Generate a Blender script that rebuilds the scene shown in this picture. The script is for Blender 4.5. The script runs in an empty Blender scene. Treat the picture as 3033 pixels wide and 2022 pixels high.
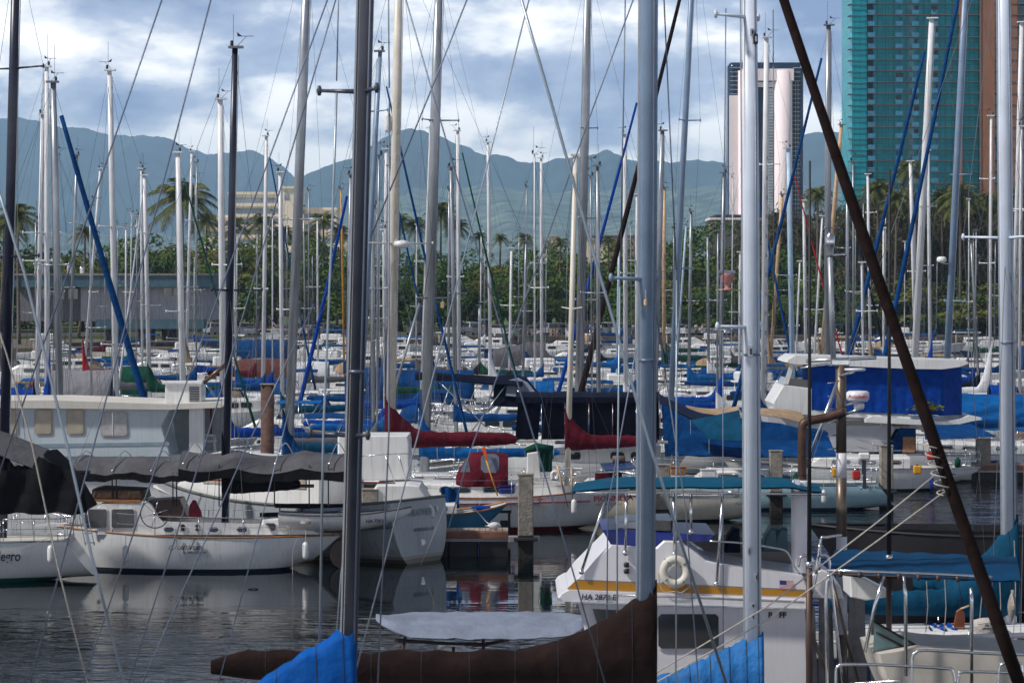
import bpy, math, random
from mathutils import Vector, Matrix, noise
R = random.Random(7)
SC = bpy.context.scene
# ---------------------------------------------------------------- camera
H = 8.8            # camera height above the harbour water
YH = 842.0         # horizon row of the 3033 x 2022 photograph
F = 8425.0         # focal length in photograph pixels (100 mm on 36 mm)
cam_d = bpy.data.cameras.new('camera'); cam = bpy.data.objects.new('camera', cam_d)
SC.collection.objects.link(cam); SC.camera = cam
cam.location = (0, 0, H); cam.rotation_euler = (math.radians(90), 0, 0)
cam_d.lens = 100; cam_d.sensor_width = 36
cam_d.shift_y = -(1011 - YH) / 3033
cam_d.clip_start = 1; cam_d.clip_end = 40000
cam_d.dof.use_dof = True; cam_d.dof.focus_distance = 105; cam_d.dof.aperture_fstop = 5.0
# ---------------------------------------------------------------- light
SUN_EL, SUN_AZ = math.radians(46), math.radians(-112)   # azimuth from +Y, clockwise
sd = bpy.data.lights.new('sun', 'SUN'); so = bpy.data.objects.new('sun', sd); SC.collection.objects.link(so)
sd.energy = 3.7; sd.angle = math.radians(4); sd.color = (1.0, .94, .88)
sdir = Vector((math.sin(SUN_AZ) * math.cos(SUN_EL), math.cos(SUN_AZ) * math.cos(SUN_EL), math.sin(SUN_EL)))
so.rotation_euler = sdir.to_track_quat('Z', 'Y').to_euler()
SC.view_settings.view_transform = 'Standard'; SC.view_settings.look = 'None'
SC.view_settings.exposure = 0.14; SC.view_settings.gamma = 1
def world():
    w = bpy.data.worlds.new('World'); SC.world = w; w.use_nodes = True
    nt = w.node_tree; N = nt.nodes; L = nt.links; N.clear()
    out = N.new('ShaderNodeOutputWorld')
    sky = N.new('ShaderNodeTexSky'); sky.sky_type = 'NISHITA'; sky.sun_disc = False
    sky.sun_elevation = SUN_EL; sky.sun_rotation = SUN_AZ; sky.air_density = 1.2; sky.ozone_density = 2
    b1 = N.new('ShaderNodeBackground'); b1.inputs[1].default_value = .085
    L.new(sky.outputs[0], b1.inputs[0])
    tc = N.new('ShaderNodeTexCoord')
    def nz(scale, mp, detail, rough, dist=0.0, loc=(0, 0, 0)):
        m = N.new('ShaderNodeMapping'); m.inputs['Scale'].default_value = mp; m.inputs['Location'].default_value = loc
        L.new(tc.outputs['Generated'], m.inputs[0])
        n = N.new('ShaderNodeTexNoise'); n.inputs['Scale'].default_value = scale
        n.inputs['Detail'].default_value = detail; n.inputs['Roughness'].default_value = rough
        n.inputs['Distortion'].default_value = dist
        L.new(m.outputs[0], n.inputs[0]); return n
    n1 = nz(15, (1, 1, 2.3), 8, .54, .1, (3.4, 0, .75))     # billow light and dark
    n2 = nz(5, (1, 1, 4.0), 6, .5, 0, (9, 2, 5))         # holes to the blue
    r1 = N.new('ShaderNodeValToRGB'); L.new(n1.outputs[0], r1.inputs[0])
    e = r1.color_ramp.elements
    e[0].position = .40; e[0].color = (.24, .31, .52, 1)
    e[1].position = .64; e[1].color = (1.5, 1.46, 1.40, 1)
    x = e.new(.51); x.color = (.52, .59, .76, 1)
    # brighter towards the horizon, as distant cloud tops are
    sep = N.new('ShaderNodeSeparateXYZ'); L.new(tc.outputs['Generated'], sep.inputs[0])
    mr = N.new('ShaderNodeMapRange'); L.new(sep.outputs[2], mr.inputs[0])
    mr.inputs[1].default_value = .035; mr.inputs[2].default_value = .10
    mr.inputs[3].default_value = .145; mr.inputs[4].default_value = -.03
    ad = N.new('ShaderNodeMath'); ad.operation = 'ADD'; L.new(n1.outputs[0], ad.inputs[0]); L.new(mr.outputs[0], ad.inputs[1])
    L.new(ad.outputs[0], r1.inputs[0])
    b2 = N.new('ShaderNodeBackground'); L.new(r1.outputs[0], b2.inputs[0])
    ov = N.new('ShaderNodeMapRange'); L.new(sep.outputs[2], ov.inputs[0]); ov.inputs[1].default_value = .07; ov.inputs[2].default_value = .40; ov.inputs[3].default_value = 1.25; ov.inputs[4].default_value = .25; L.new(ov.outputs[0], b2.inputs[1])   # unseen overhead sky dimmed to cut ambient light, low sky boosted
    r2 = N.new('ShaderNodeValToRGB'); L.new(n2.outputs[0], r2.inputs[0])
    r2.color_ramp.elements[0].position = .24; r2.color_ramp.elements[1].position = .32
    mx = N.new('ShaderNodeMixShader'); L.new(r2.outputs[0], mx.inputs[0]); L.new(b1.outputs[0], mx.inputs[1]); L.new(b2.outputs[0], mx.inputs[2])
    L.new(mx.outputs[0], out.inputs[0])
world()
# ---------------------------------------------------------------- helpers
COL = SC.collection
def P(px, py, K, dy=0.0):
    """photograph pixel at scale K pixels per metre -> a point standing F/K metres away"""
    return Vector(((px - 1516.5) / K, F / K + dy, H + (YH - py) / K))
def X(px, K): return (px - 1516.5) / K
def Z(py, K): return H + (YH - py) / K
MATS = {}
def mat(name, col, rough=.5, metal=0.0, var=.12, vs=3.0, bump=0.0, bs=30.0, streak=0.0, spec=None, aniso=None, alpha=None, trans=0.0, boot=None, dark=None):
    """procedural material: base colour with wear, optional vertical streaks, bump and a boot stripe by height"""
    key = name
    if key in MATS: return MATS[key]
    m = bpy.data.materials.new(name); m.use_nodes = True; nt = m.node_tree; N = nt.nodes; L = nt.links
    b = N['Principled BSDF']; b.inputs['Roughness'].default_value = rough; b.inputs['Metallic'].default_value = metal
    if spec is not None: b.inputs['Specular IOR Level'].default_value = spec
    tc = N.new('ShaderNodeTexCoord')
    def noise_(scale, mp=(1, 1, 1), det=4):
        mm = N.new('ShaderNodeMapping'); mm.inputs['Scale'].default_value = mp; L.new(tc.outputs['Object'], mm.inputs[0])
        n = N.new('ShaderNodeTexNoise'); n.inputs['Scale'].default_value = scale; n.inputs['Detail'].default_value = det
        L.new(mm.outputs[0], n.inputs[0]); return n
    c = tuple(col[:3])
    lo = tuple(v * (1 - var) for v in c) if dark is None else dark; hi = tuple(min(1, v * (1 + var)) for v in c)
    n = noise_(vs); r = N.new('ShaderNodeValToRGB'); L.new(n.outputs[0], r.inputs[0])
    r.color_ramp.elements[0].position = .3; r.color_ramp.elements[0].color = (*lo, 1)
    r.color_ramp.elements[1].position = .7; r.color_ramp.elements[1].color = (*hi, 1)
    src = r.outputs[0]
    if streak:
        s = noise_(2.2, (6, 6, .35), 5); sr = N.new('ShaderNodeValToRGB'); L.new(s.outputs[0], sr.inputs[0])
        sr.color_ramp.elements[0].position = .52; sr.color_ramp.elements[1].position = .75
        mx = N.new('ShaderNodeMix'); mx.data_type = 'RGBA'; mx.blend_type = 'MULTIPLY'
        mu = N.new('ShaderNodeMath'); mu.operation = 'MULTIPLY'; mu.inputs[1].default_value = streak; L.new(sr.outputs[0], mu.inputs[0])
        L.new(mu.outputs[0], mx.inputs[0]); L.new(src, mx.inputs[6]); mx.inputs[7].default_value = (.45, .38, .30, 1); src = mx.outputs[2]
    if boot:
        sep = N.new('ShaderNodeSeparateXYZ'); L.new(tc.outputs['Object'], sep.inputs[0])
        prev = src
        for (z0, z1, bc) in boot:
            g1 = N.new('ShaderNodeMath'); g1.operation = 'GREATER_THAN'; L.new(sep.outputs[2], g1.inputs[0]); g1.inputs[1].default_value = z0
            g2 = N.new('ShaderNodeMath'); g2.operation = 'LESS_THAN'; L.new(sep.outputs[2], g2.inputs[0]); g2.inputs[1].default_value = z1
            g = N.new('ShaderNodeMath'); g.operation = 'MULTIPLY'; L.new(g1.outputs[0], g.inputs[0]); L.new(g2.outputs[0], g.inputs[1])
            mx = N.new('ShaderNodeMix'); mx.data_type = 'RGBA'; L.new(g.outputs[0], mx.inputs[0]); L.new(prev, mx.inputs[6]); mx.inputs[7].default_value = (*bc, 1); prev = mx.outputs[2]
        src = prev
    L.new(src, b.inputs['Base Color'])
    if bump:
        bn = noise_(bs); bp = N.new('ShaderNodeBump'); bp.inputs['Strength'].default_value = bump; bp.inputs['Distance'].default_value = .05 if bs > 10 else .10
        L.new(bn.outputs[0], bp.inputs['Height']); L.new(bp.outputs[0], b.inputs['Normal'])
    if alpha is not None: b.inputs['Alpha'].default_value = alpha
    if trans: b.inputs['Transmission Weight'].default_value = trans
    MATS[key] = m; return m
class MB:
    def __init__(s): s.v = []; s.f = []; s.m = []; s.sm = []
    def add(s, vs, fs, mi=0, smooth=False):
        o = len(s.v); s.v += [Vector(v) for v in vs]
        for f in fs: s.f.append(tuple(o + i for i in f)); s.m.append(mi); s.sm.append(smooth)
        return s
    def box(s, c, d, mi=0, rz=0.0, rot=None, bev=0.0):
        hx, hy, hz = d[0] / 2, d[1] / 2, d[2] / 2
        M = Matrix.Rotation(rz, 3, 'Z') if rot is None else rot
        if bev <= 0:
            vs = [Vector((x, y, z)) for z in (-hz, hz) for x, y in ((-hx, -hy), (hx, -hy), (hx, hy), (-hx, hy))]
            fs = [(3, 2, 1, 0), (4, 5, 6, 7), (0, 1, 5, 4), (1, 2, 6, 5), (2, 3, 7, 6), (3, 0, 4, 7)]
        else:
            b = min(bev, hx * .9, hy * .9, hz * .9)
            def ring(ix, z):
                x, y = hx - ix, hy - ix
                k = b - ix if b > ix else 0
                c_ = b
                return [Vector(p) for p in ((-hx + c_, -y, z), (hx - c_, -y, z), (x, -hy + c_, z), (x, hy - c_, z), (hx - c_, y, z), (-hx + c_, y, z), (-x, hy - c_, z), (-x, -hy + c_, z))]
            rs = [ring(b * .9, -hz), ring(0, -hz + b), ring(0, hz - b), ring(b * .9, hz)]
            vs = [v for r_ in rs for v in r_]; fs = [tuple(reversed(range(8))), tuple(range(24, 32))]
            for i in range(3):
                for j in range(8): fs.append((i * 8 + j, i * 8 + (j + 1) % 8, (i + 1) * 8 + (j + 1) % 8, (i + 1) * 8 + j))
        c = Vector(c); return s.add([c + M @ v for v in vs], fs, mi)
    def tube(s, pts, r, n=8, mi=0, cap=True, flat=1.0, up=None):
        pts = [Vector(p) for p in pts]; k = len(pts)
        rs = r if isinstance(r, (list, tuple)) else [r] * k
        vs = []; fs = []; a = None
        for i, p in enumerate(pts):
            t = (pts[min(i + 1, k - 1)] - pts[max(i - 1, 0)])
            if t.length < 1e-9: t = Vector((0, 0, 1))
            t.normalize()
            if a is None:
                a = Vector(up) if up else (Vector((0, 1, 0)) if abs(t.y) < .9 else Vector((1, 0, 0)))
            a = (a - t * a.dot(t)); a.normalize(); b = t.cross(a)
            for j in range(n):
                an = 2 * math.pi * (j + .5) / n
                vs.append(p + a * (math.cos(an) * rs[i]) + b * (math.sin(an) * rs[i] * flat))
        for i in range(k - 1):
            for j in range(n): fs.append((i * n + j, i * n + (j + 1) % n, (i + 1) * n + (j + 1) % n, (i + 1) * n + j))
        if cap: fs += [tuple(reversed(range(n))), tuple(range((k - 1) * n, k * n))]
        return s.add(vs, fs, mi, n > 4)
    def loft(s, rings, closed=True, cap0=True, cap1=True, mi=0, smooth=True):
        n = len(rings[0]); vs = [v for r_ in rings for v in r_]; fs = []
        for i in range(len(rings) - 1):
            for j in range(n if closed else n - 1):
                fs.append((i * n + j, i * n + (j + 1) % n, (i + 1) * n + (j + 1) % n, (i + 1) * n + j))
        s.add(vs, fs, mi, smooth)
        if cap0: s.add(rings[0], [tuple(reversed(range(n)))], mi)
        if cap1: s.add(rings[-1], [tuple(range(n))], mi)
        return s
    def prism(s, pts, dv, mi=0, inset=0.0):
        """polygon (list of 3-D points) pushed along dv; inset shrinks the far and near rims a little for a soft edge"""
        pts = [Vector(p) for p in pts]; n = len(pts); dv = Vector(dv); c = sum(pts, Vector()) / n
        if inset:
            e = min(inset, dv.length * .3); u = dv.normalized() * e
            sh = lambda p: p + (c - p).normalized() * e
            rings = [[sh(p) for p in pts], [p + u for p in pts], [p + dv - u for p in pts], [sh(p) + dv for p in pts]]
        else: rings = [pts, [p + dv for p in pts]]
        return s.loft(rings, smooth=False, mi=mi)
    def sheet(s, grid, th=.012, mi=0, mi2=None):
        nu, nv = len(grid), len(grid[0]); vs = [Vector(p) for row in grid for p in row]; fs = []
        for i in range(nu - 1):
            for j in range(nv - 1): fs.append((i * nv + j, (i + 1) * nv + j, (i + 1) * nv + j + 1, i * nv + j + 1))
        s.add(vs, fs, mi, True)
        s.add([v - Vector((0, 0, th)) + Vector((0, th * .5, 0)) for v in vs], [tuple(reversed(f)) for f in fs], mi if mi2 is None else mi2, True)
        return s
    def lathe(s, prof, c, ax='Z', n=16, mi=0):
        c = Vector(c); rings = []
        for r_, h in prof:
            ring = []
            for j in range(n):
                a = 2 * math.pi * j / n; u, v = r_ * math.cos(a), r_ * math.sin(a)
                ring.append(c + Vector({'Z': (u, v, h), 'X': (h, u, v), 'Y': (u, h, v)}[ax]))
            rings.append(ring)
        return s.loft(rings, mi=mi)
    def build(s, name, mats, parent=None):
        me = bpy.data.meshes.new(name)
        off = Vector(parent_loc(parent)) if parent else Vector()
        me.from_pydata([tuple(v - off) for v in s.v], [], s.f)
        mats = list(mats) if isinstance(mats, (list, tuple)) else [mats] if mats else []
        for m in mats: me.materials.append(m)
        me.polygons.foreach_set('material_index', s.m)
        me.polygons.foreach_set('use_smooth', s.sm)
        me.validate(); me.update()
        o = bpy.data.objects.new(name, me); COL.objects.link(o)
        if parent: o.parent = parent
        return o
def parent_loc(o):
    v = Vector()
    while o: v += o.location; o = o.parent
    return v
def thing(name, label, cat, loc, group=None):
    o = bpy.data.objects.new(name, None); COL.objects.link(o); o.location = loc
    o.empty_display_size = .3
    o['label'] = label; o['category'] = cat
    if group: o['group'] = group
    return o
def tag(o, label=None, cat=None, group=None, kind=None):
    if label: o['label'] = label
    if cat: o['category'] = cat
    if group: o['group'] = group
    if kind: o['kind'] = kind
    return o
def text(s, at, size, m, parent, rz=0.0, align='LEFT', bold=0.0, shear=0.0, sx=1.0, name='lettering', tilt=0.0, vert=math.radians(90)):
    cu = bpy.data.curves.new('t', 'FONT'); cu.body = s; cu.size = size; cu.align_x = align; cu.offset = bold; cu.shear = shear; cu.resolution_u = 3
    cu.extrude = .002
    to = bpy.data.objects.new('t', cu); COL.objects.link(to)
    dg = bpy.context.evaluated_depsgraph_get(); me = bpy.data.meshes.new_from_object(to.evaluated_get(dg))
    bpy.data.objects.remove(to); bpy.data.curves.remove(cu)
    M = Matrix.Translation(Vector(at) - parent_loc(parent)) @ Matrix.Rotation(rz, 4, 'Z') @ Matrix.Rotation(vert, 4, 'X') @ Matrix.Rotation(tilt, 4, 'Z') @ Matrix.Scale(sx, 4, (1, 0, 0))
    me.transform(M); me.materials.clear(); me.materials.append(m)
    o = bpy.data.objects.new(name, me); COL.objects.link(o); o.parent = parent; return o
def lerp(a, b, t): return a + (b - a) * t
def cat_rom(pts, n=6):
    pts = [Vector(p) for p in pts]; out = []
    for i in range(len(pts) - 1):
        p0 = pts[max(i - 1, 0)]; p1 = pts[i]; p2 = pts[i + 1]; p3 = pts[min(i + 2, len(pts) - 1)]
        for k in range(n):
            t = k / n; out.append(.5 * ((2 * p1) + (p2 - p0) * t + (2 * p0 - 5 * p1 + 4 * p2 - p3) * t * t + (3 * p1 - p0 - 3 * p2 + p3) * t ** 3))
    out.append(pts[-1]); return out
# ---------------------------------------------------------------- materials
WHITE = (.72, .74, .75)
def hullmat(name, c, boot=(.02, .03, .05), bh=.10, extra=()):
    return mat('hull_' + name, c, .22, var=.06, vs=.8, streak=.28, boot=[(-9, bh, boot)] + list(extra))
M_alu = mat('aluminium_mast', (.35, .38, .42), .38, .55, var=.12, vs=1.5, streak=.35)
M_white = mat('white_mast_paint', (.72, .74, .77), .35, var=.07, vs=1.5, streak=.35)
M_cream = mat('cream_mast_paint', (.66, .62, .54), .4, var=.1, vs=1.5, streak=.4)
M_navy = mat('navy_mast_paint', (.018, .022, .045), .35, var=.3, vs=2, streak=.1)
M_slate = mat('dark_slate_mast_paint', (.045, .053, .075), .38, var=.25, vs=2)
M_steelblue = mat('blue_grey_mast_paint', (.21, .30, .43), .42, .1, var=.12, vs=1.5, streak=.2)
M_paleblue = mat('pale_blue_mast_paint', (.42, .58, .74), .35, var=.08, vs=1.5, streak=.2)
M_wood = mat('varnished_wood', (.36, .20, .10), .4, var=.3, vs=6)
M_woodmast = mat('buff_wood_spar', (.55, .38, .22), .45, var=.2, vs=4)
M_teak = mat('teak_trim', (.33, .15, .06), .45, var=.3, vs=7)
M_wire = mat('rigging_wire', (.16, .17, .19), .35, .6, var=.1)
M_wired = mat('dark_rigging_wire', (.035, .04, .05), .5, .3, var=.1)
M_rope = mat('pale_rope', (.42, .40, .36), .8, var=.2, vs=20)
M_steel = mat('stainless_tube', (.55, .57, .60), .22, .9, var=.1)
M_black = mat('black_rubber', (.012, .012, .014), .6, var=.3)
M_glass = mat('dark_window_glass', (.025, .03, .035), .08, var=.3, vs=1.5, spec=.8)
M_curtain = mat('cream_curtain_glass', (.38, .33, .25), .25, var=.12, vs=4, streak=.2)
M_gelcoat = mat('white_gelcoat', (.72, .73, .73), .3, var=.07, vs=1.2, streak=.35)
M_deck = mat('pale_deck_paint', (.58, .57, .53), .6, var=.12, vs=2)
M_blue = mat('blue_canvas', (.002, .045, .165), .75, var=.28, vs=2.2, spec=.10, bump=.5, bs=5)
M_blue2 = mat('bright_blue_canvas', (.004, .095, .31), .7, var=.25, vs=2.5, spec=.10, bump=.5, bs=5)
M_bluef = mat('royal_blue_canvas', (.002, .042, .27), .8, var=.25, vs=2.5, spec=.10, bump=.4, bs=4)
M_teal = mat('teal_blue_canvas', (.003, .055, .115), .75, var=.25, vs=2, spec=.10, bump=.4, bs=5)
M_maroon = mat('maroon_canvas', (.085, .007, .016), .8, var=.3, vs=2.5, spec=.10, bump=.5, bs=5)
M_brown = mat('dark_brown_canvas', (.018, .010, .009), .85, var=.35, vs=2, spec=.10, bump=.5, bs=4)
M_plum = mat('plum_brown_canvas', (.045, .020, .024), .85, var=.3, vs=2, spec=.10, bump=.5, bs=4)
M_dnavy = mat('dark_navy_canvas', (.005, .008, .022), .8, var=.3, vs=2, spec=.10, bump=.4, bs=5)
M_tan = mat('tan_canvas', (.36, .26, .17), .85, var=.2, vs=2, spec=.10, bump=.5, bs=5)
M_grey = mat('grey_awning_cloth', (.10, .10, .112), .85, var=.15, vs=2, spec=.10, bump=.4, bs=4)
M_dgrey = mat('charcoal_canvas', (.011, .011, .013), .9, var=.3, vs=2, spec=.10, bump=.5, bs=4)
M_green = mat('dark_green_canvas', (.008, .06, .04), .8, var=.3, vs=2, spec=.10, bump=.5, bs=5)
M_red = mat('red_canvas', (.35, .02, .02), .8, var=.25, vs=2, spec=.10, bump=.5, bs=5)
M_wtarp = mat('white_tarp', (.60, .62, .66), .6, var=.12, vs=1.5, bump=.5, bs=4)
M_ltarp = mat('lavender_grey_tarp', (.20, .235, .31), .7, var=.15, vs=1.5, spec=.1, bump=.35, bs=5)
M_yellow = mat('yellow_paint', (.62, .30, .012), .5, var=.12)
M_ink = mat('dark_ink_lettering', (.008, .01, .03), .5, var=.05)
M_redink = mat('maroon_lettering', (.14, .01, .015), .5, var=.05)
M_greyink = mat('faded_lettering', (.16, .20, .20), .6, var=.2)
M_conc = mat('pile_concrete', (.25, .23, .20), .9, var=.25, vs=5, bump=.6, bs=12, streak=.35, boot=[(-9, .75, (.022, .02, .016))])
M_orange = mat('orange_plastic', (.75, .12, .01), .45, var=.1)
M_blue3 = mat('vivid_blue_canvas', (.002, .075, .32), .7, var=.2, vs=2, spec=.10, bump=.5, bs=4); M_sky = mat('sky_blue_canvas', (.003, .125, .38), .75, var=.2, vs=2, bump=.6, bs=5)
M_paleg = mat('pale_grey_blue_mast', (.60, .68, .80), .4, var=.08, vs=1.5, streak=.2)
COV = dict(blue3=M_blue3, sky=M_sky, teal2=M_teal, blue=M_blue, blue2=M_blue2, royal=M_bluef, teal=M_teal, maroon=M_maroon, brown=M_brown, navy=M_dnavy, tan=M_tan, grey=M_grey, char=M_dgrey, green=M_green, red=M_red, white=M_wtarp, plum=M_plum)
MAST = dict(paleg=M_paleg, alu=M_alu, white=M_white, cream=M_cream, navy=M_navy, slate=M_slate, sblue=M_steelblue, pblue=M_paleblue, wood=M_woodmast, yellow=M_yellow)
HUL = dict(white=hullmat('white', WHITE), cream=hullmat('cream', (.62, .58, .49)), grey=hullmat('grey', (.36, .39, .42)), navy=hullmat('navy', (.02, .04, .09), (.4, .4, .4)),
           blue=hullmat('blue', (.035, .16, .29), (.02, .02, .02)), pale=hullmat('pale_blue', (.36, .55, .62), (.03, .05, .09)), green=hullmat('green', (.01, .09, .05)),
           red=hullmat('red', (.28, .03, .03)), wood=hullmat('wood', (.30, .19, .11), (.03, .015, .01)), whiteb=hullmat('white_blue_stripe', WHITE, (.02, .10, .30), .16),
           whiter=hullmat('white_red_stripe', WHITE, (.12, .012, .014), .17), whiteg=hullmat('white_green_stripe', WHITE, (.01, .12, .10), .15), black=hullmat('black', (.015, .016, .02)))
# ---------------------------------------------------------------- boat builders
def frame(h):
    e = Vector((math.cos(h), math.sin(h), 0)); l = Vector((-e.y, e.x, 0)); return e, l
class Hull:
    """lofted hull; s runs from the stern (sA) to the bow (sB) along heading h, mast foot at s = 0"""
    def __init__(s, base, h, sA, sB, B, fs, fm, fb, bs=.7, kst=.3, rs=.9, rb=.7, um=.42, pw=2.1):
        s.base = Vector(base); s.e, s.l = frame(h); s.h = h
        s.sA, s.sB, s.B, s.fs, s.fm, s.fb, s.bs, s.kst, s.rs, s.rb, s.um, s.pw = sA, sB, B, fs, fm, fb, bs, kst, rs, rb, um, pw
        s.near = -1 if s.l.y > 0 else 1
    def u(s, x): return (x - s.sA) / (s.sB - s.sA)
    def hb(s, u):
        if u < s.um: return s.B / 2 * (1 - (1 - s.bs) * ((s.um - u) / s.um) ** 2)
        return s.B / 2 * max(.012, 1 - ((u - s.um) / (1 - s.um)) ** s.pw)
    def sh(s, u):
        if u < .4: return s.fm + (s.fs - s.fm) * ((.4 - u) / .4) ** 2
        return s.fm + (s.fb - s.fm) * ((u - .4) / .6) ** 1.8
    def W(s, x, y, z): return s.base + s.e * x + s.l * y + Vector((0, 0, z))
    def pt(s, u, t):
        """t -1..1 across; 0 is the keel line"""
        zs, b = s.sh(u), s.hb(u)
        k = -.55
        if u < .35: w = (1 - u / .35); k = lerp(-.55, s.kst, w * w * (3 - 2 * w) if s.kst > 0 else w)
        if u > .8: k = lerp(-.55, -.35, (u - .8) / .2)
        ph = abs(t) * math.pi / 2
        y = b * math.sin(ph) ** .72 * (1 if t >= 0 else -1); z = zs - (zs - k) * math.cos(ph) ** .85
        x = lerp(s.sA, s.sB, u) + s.rs * (zs - z) * max(0, 1 - u * 3) ** 2 - s.rb * (zs - z) * u ** 6
        return s.W(x, y, z)
    def mesh(s, name, m, parent, nu=22, nt=9):
        b = MB(); rings = []
        for i in range(nu + 1):
            u = i / nu; rings.append([s.pt(u, -1 + 2 * j / (2 * nt)) for j in range(2 * nt + 1)])
        b.loft(rings, closed=False, cap0=True, cap1=False); return b.build(name, m, parent)
    def deck(s, parent, m=None, drop=.05, name='deck'):
        b = MB(); g = []
        for i in range(15):
            u = i / 14; hb = s.hb(u) * .97; z = s.sh(u) - drop; x = lerp(s.sA, s.sB, u)
            g.append([s.W(x, -hb, z), s.W(x, -hb * .5, z + .06), s.W(x, 0, z + .08), s.W(x, hb * .5, z + .06), s.W(x, hb, z)])
        b.loft(g, closed=False, cap0=False, cap1=False); return b.build(name, m or M_deck, parent)
    def rail(s, parent, m, r=.035, name='toe_rail', z=.02):
        b = MB(); pts = [s.W(lerp(s.sA, s.sB, i / 20), -s.hb(i / 20), s.sh(i / 20) + z) for i in range(20, -1, -1)] + [s.W(lerp(s.sA, s.sB, i / 20), s.hb(i / 20), s.sh(i / 20) + z) for i in range(21)]
        b.tube(pts, r, 6, up=(0, 0, 1)); return b.build(name, m, parent)
    def house(s, parent, x0, x1, hgt, wf=.55, m=None, name='cabin', slope=.5, win=0, base=None, wm=None, wh=.3, zf=None, wname='cabin_window'):
        """cabin trunk between stations x0 (aft) and x1 (forward), with near and far side windows"""
        m = m or M_gelcoat; b = MB(); rings = []
        def sec(x, k, z1, w):
            u = min(1, max(0, s.u(x))); z0 = (s.sh(u) - .06) if base is None else base
            return [s.W(x, -w, z0), s.W(x, -w * .97, z0 + (z1 - z0) * .8), s.W(x, -w * .86, z1 - .02), s.W(x, 0, z1 + .05 * k), s.W(x, w * .86, z1 - .02), s.W(x, w * .97, z0 + (z1 - z0) * .8), s.W(x, w, z0)]
        n = 8
        def wid(x):
            u = min(1, max(0, s.u(x))); return s.hb(u) * wf if base is None or True else 0
        zb = (lambda x: s.sh(min(1, max(0, s.u(x))))) if base is None else (lambda x: base)
        xs = [x0] + [lerp(x0 + .12, x1 - slope, i / n) for i in range(n + 1)] + [x1]
        for i, x in enumerate(xs):
            k = 1; z = zb(x) + hgt
            if i == len(xs) - 1: z = zb(x) + .05
            elif i > len(xs) - 4: z = zb(x) + hgt * lerp(1, .93, 1)
            rings.append(sec(x, k, z, wid(x)))
        b.loft(rings, smooth=False); o = b.build(name, m, parent)
        for sd in (s.near, -s.near):
            for k in range(win):
                xa = lerp(x0 + .35, x1 - slope - .2, k / win); xb = xa + (x1 - x0 - slope) / win * .62
                z0 = zb(xa) + hgt * .5 - wh / 2; wb = MB()
                def q(x, z, d): return s.W(x, sd * (wid(x) * .975 + d), z)
                f = MB(); r = .06
                def rr(a, b_, c, d_, off, g):
                    return [q(a + g + r, c + g, off), q(b_ - g - r, c + g, off), q(b_ - g, c + g + r, off), q(b_ - g, d_ - g - r, off), q(b_ - g - r, d_ - g, off), q(a + g + r, d_ - g, off), q(a + g, d_ - g - r, off), q(a + g, c + g + r, off)]
                f.prism(rr(xa - .04, xb + .04, z0 - .04, z0 + wh + .04, -.01, 0), s.l * sd * .02)
                fo = f.build(wname, M_steel if hgt < .7 else m, o)
                wb.prism(rr(xa, xb, z0, z0 + wh, .012, 0), s.l * sd * .012); wb.build('pane', wm or M_glass, fo)
                if parent and parent_loc(o) is None: pass
        return o
    def lifeline(s, parent, x0=None, x1=None, n=7, hgt=.62):
        b = MB(); x0 = s.sA + .2 if x0 is None else x0; x1 = s.sB - .9 if x1 is None else x1
        for sd in (-1, 1):
            top = []
            for i in range(n):
                x = lerp(x0, x1, i / (n - 1)); u = s.u(x); p = s.W(x, sd * s.hb(u) * .95, s.sh(u)); q = p + Vector((0, 0, hgt)); b.tube([p, q], .014, 5); top.append(q)
            b.tube(top, .008, 4, up=(0, 0, 1)); b.tube([t - Vector((0, 0, hgt * .5)) for t in top], .007, 4, up=(0, 0, 1))
        return b.build('lifeline', M_steel, parent)
    def pulpit(s, parent, stern=False, hgt=.68):
        b = MB()
        if stern:
            us = [.16, .08, .0]; pts = [s.W(lerp(s.sA, s.sB, u), -s.hb(u) * .93, s.sh(u) + hgt) for u in us] + [s.W(lerp(s.sA, s.sB, u), s.hb(u) * .93, s.sh(u) + hgt) for u in reversed(us)]
        else:
            us = [.88, .94, .985]; pts = [s.W(lerp(s.sA, s.sB, u), -s.hb(u) * .9, s.sh(u) + hgt) for u in us] + [s.W(lerp(s.sA, s.sB, u), s.hb(u) * .9, s.sh(u) + hgt) for u in reversed(us)]
        pp = cat_rom(pts, 3); b.tube(pp, .017, 6, up=(0, 0, 1)); b.tube([p - Vector((0, 0, hgt * .45)) for p in pp], .012, 5, up=(0, 0, 1))
        for p in pts: b.tube([p, p - Vector((0, 0, hgt))], .014, 5)
        return b.build('stern_rail' if stern else 'bow_rail', M_steel, parent)
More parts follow.
